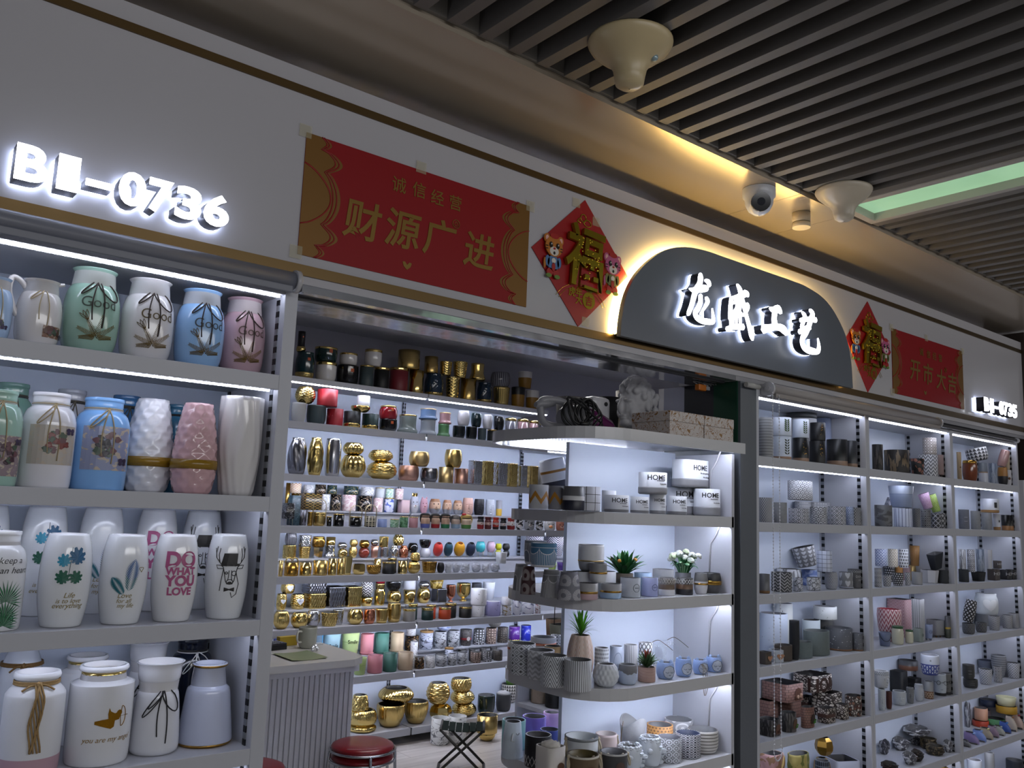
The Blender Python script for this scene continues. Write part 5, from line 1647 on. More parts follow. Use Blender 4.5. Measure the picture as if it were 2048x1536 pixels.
 'faceb': ('black pot with a drawn smile and comb pattern', 'cyl', [(0, '#17171a'), (.02, '#1a1a1d')], {'n': 'face_planter', 'c': 'planter', 'inn': '#4f4f52', 'parts': [('lineface', '#8f8f92', '#17171a'), ('zigline', '#c9c9c9', .06, .38)]}),
 'tealpl': ('pale turquoise pot', 'cyl', '#8ec4ca', {'inn': '#55565a'}),
 'violp': ('violet pot', 'cyl', '#7f6cc4', {'inn': '#55565a'}),
 'orchp': ('orchid pink pot', 'cyl', '#c0a0cc', {'inn': '#55565a'}),
 'cobp': ('cobalt blue pot', 'cyl', '#4656a4', {'inn': '#55565a'}),
 'bagw': ('white paper-bag-shaped pot with a brown disc', 'cyl', '#c4bfba', {'sq': 6, 'inn': '#8a8580', 'parts': [('disc', '#5c4030'), ('cloth', '#c9c4bc')]}),
 'buckb': ('brown pot with knotted rope handles', 'round', '!#6a5a44', {'inn': '#5c5230', 'parts': [('band', .92, 1, '#c9c4b8'), ('ropes', '#b9ae98'), ('disc', '#5c3c2a')]}),
 'buckg': ('charcoal pot with knotted rope handles', 'round', '!#48494c', {'inn': '#56575a', 'parts': [('band', .92, 1, '#c9c9c9'), ('ropes', '#b9ae98'), ('disc', '#55403a')]}),
 'buckw': ('round white pot with a grey rim and rope', 'round', '#c6cbcf', {'inn': '#b9bfc2', 'parts': [('band', .92, 1, '#7c8084'), ('ropes', '#b9ae98')]}),
 'buckp': ('pale pink rope-handled pot at the back', 'round', '#c9b9b8', {'inn': '#a39a98', 'parts': [('ropes', '#b9ae98'), ('disc', '#7c2c28')]}),
 'wavyg': ('grey cement pot with a dipped wavy rim', 'tap', '!#9a9b9e', {'inn': '#6a6b6e', 'dip': .22, 'parts': [('hangcord', '#6a5a44')]}),
 'weavo': ('orange woven-look pot', 'cyl', P('dots', '#c08a4c', '#6a4420', 22, 10, .28), {'inn': '#5c5c5f'}),
 'florg': ('wide grey pot with a white flower print', 'tap', P('rings', '#8f9094', '#c9c9cc', 5, 2, .35), {'inn': '#6a6b6e'}),
 'headw': ('white plaster head-shaped planter with side face', 'barrel', '#c9d0d8', {'n': 'head_planter', 'c': 'planter', 'inn': '#77787c', 'rz': 78, 'parts': [('head', '#c9d0d8')]}),
 'octo': ('grey pot with white octagon rings', 'cyl', P('rings', '#77787c', '#c9ccd2', 10, 4, .5), {'inn': '#65666e'}),
 'latn': ('navy and white lattice pot', 'cyl', P('diamond', '#c4c6cc', '#20222e', 10, 5, .5), {'inn': '#28324c'}),
 'ridgw': ('grey-white pot with ridged rings', 'round', P('hstripe', '#c4c2be', '#6d6a66', 1, 7, .3), {'rel': ('ring', 7, .03), 'inn': '#6a6b6e'}),
}
for _k, _t in (('stoneg', ('#8a8a8c',)),):
 pass
KINDS.update({
 # cabinets past the post
 'ringg': ('tall grey ringed pot', 'cyl', P('hstripe', '#8f9092', '#6a6b6d', 1, 14, .3), {}),
 'leafc': ('white pot with a dark leaf print and tan base', 'cyl', [(0, '#9a7a64'), (.14, '#ccd4e2')], {'inn': '#9a9ca0', 'parts': [('leaf', '#2c3428')]}),
 'leafp': ('white pot with a green leaf print', 'cyl', '#ccd4e2', {'inn': '#9a9ca0', 'parts': [('leaf', '#3c5a34')]}),
 'blkgp': ('black pot with gold print and tan base', 'cyl', [(0, '#9a7a64'), (.16, '#141416')], {'parts': [('fleck', '#a8803c')]}),
 'blkgt': ('black pot with gold print', 'cyl', '#141416', {'parts': [('fleck', '#a8803c')]}),
 'blkr': ('black ribbed pot with a tan base', 'cyl', [(0, '#8f7460'), (.2, '#1c1d20')], {}),
 'blkr2': ('dark ribbed pot with a tan base', 'cyl', [(0, '#8f7460'), (.15, '#33353a')], {}),
 'rimg': ('wide pale grey pot with a dark rim', 'cyl', '#a0a2a8', {'parts': [('band', .9, 1, '#2c2d30')]}),
 'gryt': ('tall blue-grey pot at the back', 'cyl', '#7d86a0', {}),
 'barkd': ('dark bark-textured pot', 'cyl', P('bark', '#4a4440', '#171514', 26, 8, .5, bump=.004), {}),
 'barko': ('low round bark-textured pot with ochre patches', 'cyl', P('bark', '#6a5a44', '#1f1b18', 24, 7, .52, bump=.004), {}),
 'flob': ('black pot with a red and white flower print', 'tap', P('cells3', '#1c1c1e', '#0a0a0b', 9, 5, .08, c3='#8a5a4c'), {}),
 'patg': ('grey pot with white tribal rows', 'cyl', P('chev', '#6a6b70', '#d0d0d4', 12, 6, .45), {}),
 'diam': ('taupe drum pot with white diamonds', 'cyl', P('diamond', '#8c827e', '#d6d2d0', 7, 3, .3), {}),
 'footb': ('brown patterned pot on short legs', 'cyl', P('diamond', '#6a5654', '#9a8682', 9, 5, .4), {'parts': [('feet', '#3a2c28')]}),
 'tanl': ('tan pot with a round label', 'cyl', '!#a08a6c', {'parts': [('disc', '#4a3420')]}),
 'amber': ('amber glazed vase with a gold neck', 'barrel', '~#6e3414', {'n': 'ceramic_vase', 'c': 'vase', 'parts': [('band', .86, 1, Bz)]}),
 'gryw': ('grey pot with a tan line over white', 'cyl', [(0, '#b9bcc4'), (.5, '#8a6a44'), (.55, '#6a7078')], {}),
 'trib': ('black and white tribal pot lying tilted', 'round', P('tri', '#c9c9cc', '#33343a', 16, 4, .5), {'tiltx': -12}),
 'bluegr': ('blue-grey streaked pot', 'cyl', P('bark', '#5c6678', '#8a93a0', 12, 8, .5), {}),
 'pinkt': ('rose pot leaning on its side', 'barrel', '~#a88480', {'tiltx': 16}),
 'orbk': ('ochre pot with a black lower half', 'barrel', [(0, '#16161a'), (.5, '#9a6a2c')], {}),
 'crm': ('cream ribbed pot', 'tap', P('vstripe', '#c4b49c', '#a08e74', 20, 1, .4), {}),
 'whtl': ('white pot with a brown round label', 'round', '#b9b9be', {'parts': [('disc', '#5c3820')]}),
 'wirec': ('grey textured cement pot', 'cyl', P('weave', '#a9aaae', '#66676c', 20, 8, .5), {}),
 'gryp': ('grey concrete pot', 'cyl', '!#8a8b8e', {}),
 'macr': ('grey pot with a crocheted white pattern', 'cyl', P('rings', '#55565a', '#c9cad0', 11, 4, .45), {}),
 'macr2': ('grey pot with a fine lace pattern', 'cyl', P('scale', '#b9babf', '#55565b', 11, 5, .4), {}),
 'macrb': ('blue-grey lace-patterned pot', 'cyl', P('scale', '#a9b6d2', '#56607a', 11, 5, .4), {}),
 'sqg': ('square grey woven-textured pot', 'cyl', P('weave', '#a0a1a5', '#55565b', 16, 6, .5), {'sq': 12}),
 'ovalp': ('large pale oval pot with a lace pattern', 'cyl', P('scale', '#c9cbd1', '#6a6b72', 18, 6, .4), {'asp': .55}),
 'ovals': ('pale oval pot with a mesh pattern', 'cyl', P('mosaic', '#b0b2b8', '#7d7e84', 26, 7, .6), {'asp': .6}),
 'strv': ('white pot with thin blue upright lines', 'cyl', P('vstripe', '#c4cadc', '#5c6684', 16, 1, .18), {}),
 'bigbl': ('large blue-grey pot with fluted lower part', 'tap', [(0, '#8f9cb8'), (.6, '#6f7d9c'), (.63, '#a8b2c6')], {'inn': '#5c6478'}),
 'bwchev': ('black and white chevron-column pot', 'cyl', P('herring', '#8f9094', '#1c1d20', 8, 8, .45), {}),
 'bwlat': ('black and white lattice pot', 'cyl', P('diamond', '#8a8b8e', '#1f2024', 8, 4, .45), {}),
 'bwstar': ('dark pot with pale crossed leaves', 'cyl', P('lattice', '#2c2d32', '#9a9b9f', 6, 3, .22), {}),
 'bwstar2': ('pale pot with dark crossed leaves', 'barrel', P('lattice', '#9a9b9f', '#2c2d32', 6, 3, .3), {}),
 'lilac': ('lilac lace-patterned pot lying tilted', 'tap', P('rings', '#b98fb4', '#d6c0d4', 8, 4, .4), {'tiltx': -18}),
 'limel': ('lime green lace-patterned pot lying tilted', 'tap', P('rings', '#86a83c', '#b9cc8a', 8, 4, .4), {'tiltx': -18}),
 'gryta': ('tall grey speckled pot', 'tap', P('blot', '#9a9b9f', '#6a6b6e', 10, 8, .45), {}),
 'leanw': ('white cone pot leaning on its side', 'cone', P('dots', '#b9bdc8', '#6a7080', 10, 6, .3), {'tiltx': 20}),
 'grymot': ('mottled dark grey pot', 'cyl', P('blot', '#66676a', '#4a4a4c', 5, 4, .5), {}),
 'grybl': ('slate pot with small white lettering', 'cyl', '!#6d7078', {'parts': [('script', '#b9b9be', .6, 8), ('script', '#b9b9be', .4, 8)]}),
 'wtan': ('white pot with a tan base and black label', 'cyl', [(0, '#9a7448'), (.2, '#c9ccd4')], {'inn': '#8a8a8e', 'parts': [('label', '#1c1c1e')]}),
 'btan': ('black pot with a tan base', 'cyl', [(0, '#9a6c40'), (.3, '#141417')], {'parts': [('label', '#26262a')]}),
 'dzig': ('dark pot with white zigzag rows', 'cyl', P('chev', '#3a3b3e', '#b0b0b2', 10, 6, .28), {}),
 'gtan': ('grey pot with scratched lines and a tan foot', 'cyl', [(0, '#7c5c3c'), (.14, '#66676a')], {}),
 'cobb': ('pale cobbled stone-look pot', 'cyl', P('cells', '#b4b7c2', '#55575e', 9, 4, .06, bump=.004), {}),
 'cobo': ('oval cobbled stone-look pot', 'cyl', P('cells', '#bcbfc8', '#5c5d64', 12, 4, .06, bump=.004), {'asp': .6}),
 'honey': ('honeycomb-textured grey pot', 'barrel', P('dots', '#77787f', '#b0b3bc', 24, 12, .4), {}),
 'leafo': ('grey pot with white leaf outlines', 'cyl', P('heart', '#77787c', '#b4b5ba', 5, 2, .5), {'parts': [('saucer', '#a3a7b4')]}),
 'texts': ('dark grey pot with white block lettering', 'cyl', '!#5c5c60', {'sq': 3, 'parts': [('text', "DON'T", .2, .62, '#b9b9bb', 0, 0), ('text', 'LIKE', .16, .44, '#a3a3a6', 0, 0), ('zigline', '#a8a8aa', .82, .93)]}),
 'heartp': ('grey pot with white hearts, lying tilted', 'tap', P('heart', '#77787c', '#c4c6cc', 10, 5, .6), {'tiltx': -14}),
 'keys': ('white pot with a keyboard-like grid of keys', 'cyl', P('grid', '#b9bfd0', '#5c6070', 10, 5, .1), {}),
 'whtrow': ('white pot with grey bark streaks', 'cyl', P('bark', '#c4c6cc', '#77787c', 14, 6, .46), {}),
 'bluw': ('blue watercolour pot', 'cyl', P('blot', '#a3b4dc', '#6a80bc', 5, 3, .5), {}),
 'dotbw': ('black pot with white ovals', 'tap', P('dots', '#1c1d20', '#b9b9bd', 14, 6, .32), {}),
 'latg': ('grey pot with a white lattice', 'tap', P('lattice', '#77787c', '#c4c4c8', 9, 4, .2), {}),
 'facw': ('white faceted pot', 'tap', '#b9babf', {'flat': 1, 'seg': 7}),
 'dkmat': ('charcoal rough pot', 'cyl', '!#2f3236', {}),
 'zigb': ('blue zigzag pot', 'cyl', P('chev', '#b4bcd0', '#4a5a8c', 12, 6, .4), {}),
 'zigc': ('cream zigzag pot', 'cyl', P('chev', '#cfc9bd', '#85765c', 12, 6, .3), {}),
 'dotw': ('white pot with black dots', 'cyl', P('dots', '#c9ccd2', '#1f2024', 12, 6, .26), {}),
 'basket': ('tan woven basket-look pot', 'tap', P('weave', '#a87c48', '#6a4a24', 22, 12, .5, bump=.003), {}),
 'navtr': ('black boat-shaped planter lying tilted', 'tap2', '!#1c212a', {'sq': 6, 'asp': .5, 'tiltx': -10}),
 'blktr': ('charcoal slate planter', 'tap', '!#26282c', {'sq': 5, 'asp': .7}),
 'homeb': ('black HOME pot with white letters', 'cyl', '#1f1f22', {'sq': 5, 'parts': [('text', 'HOME', .3, .6, '#b4b4b6', 6, 0)]}),
 'homet': ('dark taupe HOME pot with white letters', 'cyl', '#4a4340', {'sq': 5, 'parts': [('text', 'HOME', .3, .6, '#c9c9c9', 6, 0)]}),
 'terz': ('tall white terrazzo planter', 'cyl', P('speck', '#bfcadc', '#3c4048', 40, 26, .47), {'inn': '#77787e'}),
 'terzs': ('white terrazzo pot', 'cyl', P('speck', '#ccd0d2', '#45443f', 24, 9, .5), {'inn': '#77787e'}),
 'terzd': ('dark grey terrazzo pot with a wooden base', 'cyl', P('speck', '#54565c', '#b4b4b8', 26, 12, .55), {'inn': '#4a4b50', 'parts': [('band', 0, .08, '#7a5434')]}),
 'ovgrn': ('large grey-green oval cement pot', 'cyl', '!#66706f', {'asp': .75, 'inn': '#4a4f4e'}),
 'ovgr2': ('small grey-green oval cement pot', 'cyl', '!#6a7678', {'asp': .75, 'inn': '#4a4f4e'}),
 'ovbr': ('small brown oval cement pot', 'cyl', '!#4c433c', {'asp': .8, 'inn': '#2f2a26'}),
 'ovwh': ('white oval pot at the back', 'cyl', '#b9c4cc', {'asp': .7}),
 'heartw': ('white cube pot with a wooden heart', 'cyl', '#a8aeb8', {'sq': 12, 'rz': -20, 'parts': [('woodheart', '#a3785c')]}),
 'hearth': ('dark cube pot with a wooden heart', 'cyl', '#4a423c', {'sq': 12, 'parts': [('woodheart', '#a3785c')]}),
 'blkrd': ('black rounded pot', 'round', '!#202227', {}),
 'rbowl': ('grey cement bowl holding another pot', 'bowl', '!#6d6f70', {}),
 'buckm': ('blue-grey bucket with a wire handle', 'tap', '#66708a', {'inn': '#4a5060', 'parts': [('bail', '#17171a')]}),
 'churn': ('cream ceramic jar with a green rim', 'squat', '~#c4c2ac', {'inn': '#2c4a30', 'parts': [('band', .87, 1, '#2c5434')]}),
 'crown': ('grey-green cube pot with a stamped emblem', 'cyl', '!#8a9490', {'sq': 10, 'parts': [('ringstamp', '#55605a')]}),
 'owl': ('blue-grey footed pot with an owl stamp', 'tap', '#8894b4', {'inn': '#5c6478', 'parts': [('ringstamp', '#3c4454'), ('feet', '#5c6478')]}),
 'chsq': ('square grey herringbone pot on wooden feet', 'cyl', P('herring', '#8f8f92', '#55565a', 12, 10, .5), {'sq': 12, 'rz': -18, 'parts': [('feet', '#7a5c3c')]}),
 'ovyel': ('dark oval pot with a yellow line', 'cyl', [(0, '#33372f'), (.42, '#a88a1c'), (.5, '#55565c')], {'asp': .7}),
 'redbo': ('red bowl with a white lace pattern', 'bowl', P('chev', '#c9b4b4', '#8a3c48', 18, 6, .45), {'inn': '#8a2c38'}),
 'redsq': ('pink square pot with red herringbone', 'cyl', P('herring', '#c4a9ac', '#8a4c58', 14, 12, .4), {'sq': 12}),
 'strsq': ('grey square pot with white stripes', 'cyl', P('vstripe', '#85868a', '#c9c9cc', 16, 1, .2), {'sq': 12}),
 'herr': ('grey herringbone pot', 'tap', P('herring', '#5c5d60', '#c4c4c8', 8, 7, .4), {}),
 'herrs': ('square grey herringbone pot', 'cyl', P('herring', '#85868a', '#b0b0b4', 14, 10, .4), {'sq': 10}),
 'rope': ('grey pot wrapped in a rope-like relief', 'round', P('scale', '#77787b', '#3c3d40', 12, 5, .5, bump=.004), {}),
 'speckb': ('large round pale speckled pot', 'squat', P('speck', '#c4c9cc', '#66686c', 44, 18, .5), {'inn': '#85878a', 'parts': [('woodheart', '#d6d8da')]}),
 'lattb': ('black and white criss-cross pot', 'barrel', P('lattice', '#c4c4c8', '#1c1c20', 9, 5, .45), {'tiltx': 12}),
 'trunk': ('grey tree-trunk pot with a hollow', 'cyl', P('bark', '#55504e', '#1c1a1a', 20, 5, .5, bump=.006), {'asp': .8, 'inn': '#101012', 'parts': [('hollow', '#5c4434', '#3c6a1c')]}),
 'trunkb': ('grey tree-trunk pot with a brown doorway', 'cyl', P('bark', '#4f4b4c', '#1c1a1a', 20, 5, .5, bump=.006), {'sq': 5, 'inn': '#101012', 'parts': [('hollow', '#5c4034', '#4a2c20')]}),
 'weavh': ('brown brick-woven pot with a green hollow', 'cyl', P('brick', '#7a564a', '#33211c', 16, 8, .14, bump=.005), {'asp': .6, 'inn': '#101012', 'parts': [('hollow', '#33241c', '#3c7a1c')]}),
 'brickh': ('pink brick house pot with a figure in a niche', 'cyl', P('brick', '#8a6860', '#4a342e', 18, 7, .14, bump=.005), {'sq': 9, 'inn': '#101012', 'parts': [('hollow', '#5c3c30', '#b0907c')]}),
 'brickl': ('pink brick planter box', 'cyl', P('brick', '#7c5c54', '#4a342e', 18, 6, .14, bump=.005), {'sq': 9, 'inn': '#101012'}),
 'pebb': ('brown planter box set with white pebbles', 'cyl', P('cells', '#b4aca4', '#2c1f1a', 18, 7, .13, bump=.005), {'sq': 9, 'asp': .7, 'inn': '#141010', 'parts': [('band', .38, .62, '#4a3028')]}),
 'pebt': ('tall square pot set with white pebbles', 'cyl', P('cells', '#b9b2aa', '#261b17', 18, 10, .13, bump=.005), {'sq': 9, 'inn': '#141010'}),
 'pebo': ('oval pot set with white pebbles', 'cyl', P('cells3', '#b4aca4', '#2c1f1a', 20, 8, .13, bump=.005, c3='#77503e'), {'asp': .75, 'inn': '#141010', 'parts': [('text', 'HOME', .2, .5, '#5c2c24', 0, 0)]}),
 'pebs': ('small pot set with white pebbles', 'cyl', P('cells', '#b4aca4', '#2c1f1a', 14, 7, .13, bump=.005), {'inn': '#141010', 'sq': 6}),
 'pebh': ('large pebble-set HOME planter', 'cyl', P('cells', '#c4bdb4', '#261b17', 22, 10, .12, bump=.005), {'sq': 7, 'asp': .75, 'inn': '#141010', 'parts': [('text', 'HOME', .34, .45, '#33201a', 14, 0, .03)]}),
 'nosep': ('white pot with a moulded nose', 'round', '#b4babf', {'n': 'face_planter', 'c': 'planter', 'inn': '#66686c', 'parts': [('face', '#b4babf')]}),
 'nosed': ('dark red moulded pot', 'round', '#4a2420', {'n': 'face_planter', 'c': 'planter'}),
 'noseg': ('grey pot with a moulded nose', 'round', '!#77797c', {'n': 'face_planter', 'c': 'planter', 'parts': [('face', '#77797c')]}),
 'budd': ('white curly-haired head planter', 'barrel', '#b0b3b8', {'n': 'head_planter', 'c': 'planter', 'inn': '#8a8c90', 'rz': 40, 'parts': [('face', '#b0b3b8'), ('curls', '#a3a6ab')]}),
 'trip': ('silver-rimmed pot with rust triangles', 'cyl', [(0, '#6a442c'), (.44, '#85878a')], {'parts': [('trirow', '#c4b49c', .06, .40)]}),
 'tripb': ('white jar with blue triangle rows', 'round', [(0, '#39468c'), (.55, '#c4c9d4')], {'inn': '#77787e', 'parts': [('trirow', '#c4c9d4', .1, .52), ('dot2', '#8a8c90')]}),
 'tripr': ('dark jar with rust triangles at the back', 'cyl', [(0, '#7a5240'), (.5, '#55575a')], {}),
 'glas': ('white pot wearing wire spectacles', 'round', '#b4bcc6', {'n': 'face_planter', 'c': 'planter', 'inn': '#6a6c70', 'parts': [('specs', '#15151a'), ('base', '#1c1c1f')]}),
 'glasg': ('grey pot wearing wire spectacles', 'round', '!#6a6a6a', {'n': 'face_planter', 'c': 'planter', 'inn': '#45464a', 'parts': [('specs', '#15151a'), ('base', '#1c1c1f')]}),
 'blkbx': ('black square pot at the back', 'cyl', '#17181b', {'sq': 8}),
 'bwdia': ('black and white diamond pot', 'cyl', P('diamond', '#c4c4c8', '#1a1a1d', 9, 5, .5), {}),
 'bwdia2': ('pale diamond-lattice pot', 'tap', P('lattice', '#85868c', '#bfc1c8', 14, 6, .35), {}),
 'stack': ('dark tub with white lettering', 'round', '#3a3a3a', {'parts': [('script', '#85858a', .6, 0), ('script', '#85858a', .4, 0)]}),
 'bowls': ('grey ringed bowl', 'bowl', P('hstripe', '#85878c', '#55575c', 1, 10, .3), {'inn': '#55575c'}),
 'bowln': ('navy ringed bowl', 'bowl', P('hstripe', '#4a5468', '#85878c', 1, 10, .3), {'inn': '#33384a'}),
 'peach': ('peach pot', 'cyl', '#c49478', {'inn': '#4a4b4c'}),
 'oran': ('orange pot', 'cyl', '#a8381c', {}),
 'creamp': ('cream pot topping a stack', 'tap', '#c4c2a0', {'inn': '#b0ae8c'}),
 'mustp': ('mustard pot in a stack', 'cyl', '#a8801c', {}),
 'mintp': ('mint green pot in a stack', 'cyl', '#4f8a5c', {}),
 'darkp': ('dark green pot under a stack', 'cyl', '#152a24', {}),
 'navyp': ('navy pot in a stack', 'cyl', '#141e38', {}),
 'palep': ('pale pink pot in a stack', 'cyl', '#a8969c', {}),
 'rootw': ('whitewashed driftwood planter', 'bowl', P('bark', '#b0b2b8', '#55555c', 8, 6, .5, bump=.008), {'n': 'driftwood_planter', 'c': 'planter', 'rel': ('ham', 4, .2), 'dip': .3, 'inn': '#55565a', 'asp': .7}),
 'rootb': ('dark brown driftwood planter', 'bowl', P('bark', '#3c2c28', '#191414', 8, 6, .5, bump=.008), {'n': 'driftwood_planter', 'c': 'planter', 'rel': ('ham', 4, .2), 'dip': .3, 'inn': '#1c1614', 'asp': .7}),
 'rooty': ('mossy brown tree-stump planter', 'round', P('bark', '#6a5c40', '#2c2418', 9, 5, .5, bump=.008), {'n': 'driftwood_planter', 'c': 'planter', 'rel': ('ham', 5, .1), 'inn': '#2c261c'}),
 'rootc': ('grey curled driftwood planter', 'bowl', P('bark', '#8f9096', '#3c3c42', 8, 6, .5, bump=.008), {'n': 'driftwood_planter', 'c': 'planter', 'rel': ('ham', 4, .22), 'dip': .4, 'inn': '#3c3c42'}),
 'fairy': ('moulded fairy-house planter with a flower wheel', 'cyl', P('blot', '#8a6a50', '#b08a8a', 9, 6, .5, bump=.006), {'n': 'fairy_house', 'c': 'planter', 'sq': 4, 'rel': ('ham', 7, .06), 'parts': [('doorway', '#c4b07c', '#5c2c20'), ('wheel', '#b07078')]}),
 'sock': ('long yellow-green moulded planter', 'bowl', P('blot', '#a89c5c', '#6a7034', 8, 4, .5, bump=.006), {'n': 'moulded_planter', 'c': 'planter', 'asp': .55, 'rel': ('ham', 6, .06), 'inn': '#1c1a18'}),
 'gdark': ('bronze faceted pot', 'ball2', 'brass', {'flat': 1, 'seg': 6, 'inn': '#111'}),
 'bask': ('black wire-basket pot', 'bowl', P('grid', '#1c2430', '#7a8490', 22, 6, .14), {}),
 'whbox': ('white box planter with a dark inside', 'cyl', '#b4b9cc', {'sq': 16, 'inn': '#26262a', 'rz': -26}),
 'shoe': ('little shoe-shaped planter', 'shoe', '#8a7aa8', {'n': 'shoe_planter', 'c': 'planter'}),
})
SHOES = {'shoel': ('lavender shoe-shaped planter with a pompom', '#8a7aa8', '#7c94c8'), 'shoeb': ('sky blue shoe-shaped planter with a bow', '#7d94d0', '#86a4dc'),
         'shoey': ('cream and olive shoe-shaped planter', '#a89c88', '#b0a878'), 'shoep': ('mauve shoe-shaped planter with a pompom', '#8f7a8c', '#77707c'),
         'shoew': ('white and green shoe-shaped planter', '#a8aaa0', '#8f978c'), 'shoen': ('cobalt blue shoe-shaped planter with a bow', '#3c58a0', '#3a78c0'),
         'shoec': ('white canvas shoe-shaped planter with coloured stars', '#c4b9ac', '#9a6a3c'), 'shoer': ('white and red sneaker-shaped planter', '#c4aca0', '#8a2c34'), 'shoeg': ('grey shoe-shaped planter with a rough top', '#77787c', '#55565a')}
for _k, (_d, _a, _b) in SHOES.items():
 KINDS[_k] = (_d, 'shoe', _a, {'n': 'shoe_planter', 'c': 'planter', 'bow': _b})


def kind_name(k):
 """what a passer-by would call a pot of this make"""
 d, pr, m, o = KINDS[k]
 if 'n' in o:
  return o['n']
 if isinstance(m, str) and m in METALS:
  return 'metallic_pot'
 if isinstance(m, str) and m[0] == '~':
  return 'glazed_pot'
 if isinstance(m, str):
  return 'cement_pot' if m[0] == '!' else 'plain_pot'
 return 'banded_pot' if isinstance(m, list) else 'patterned_pot'

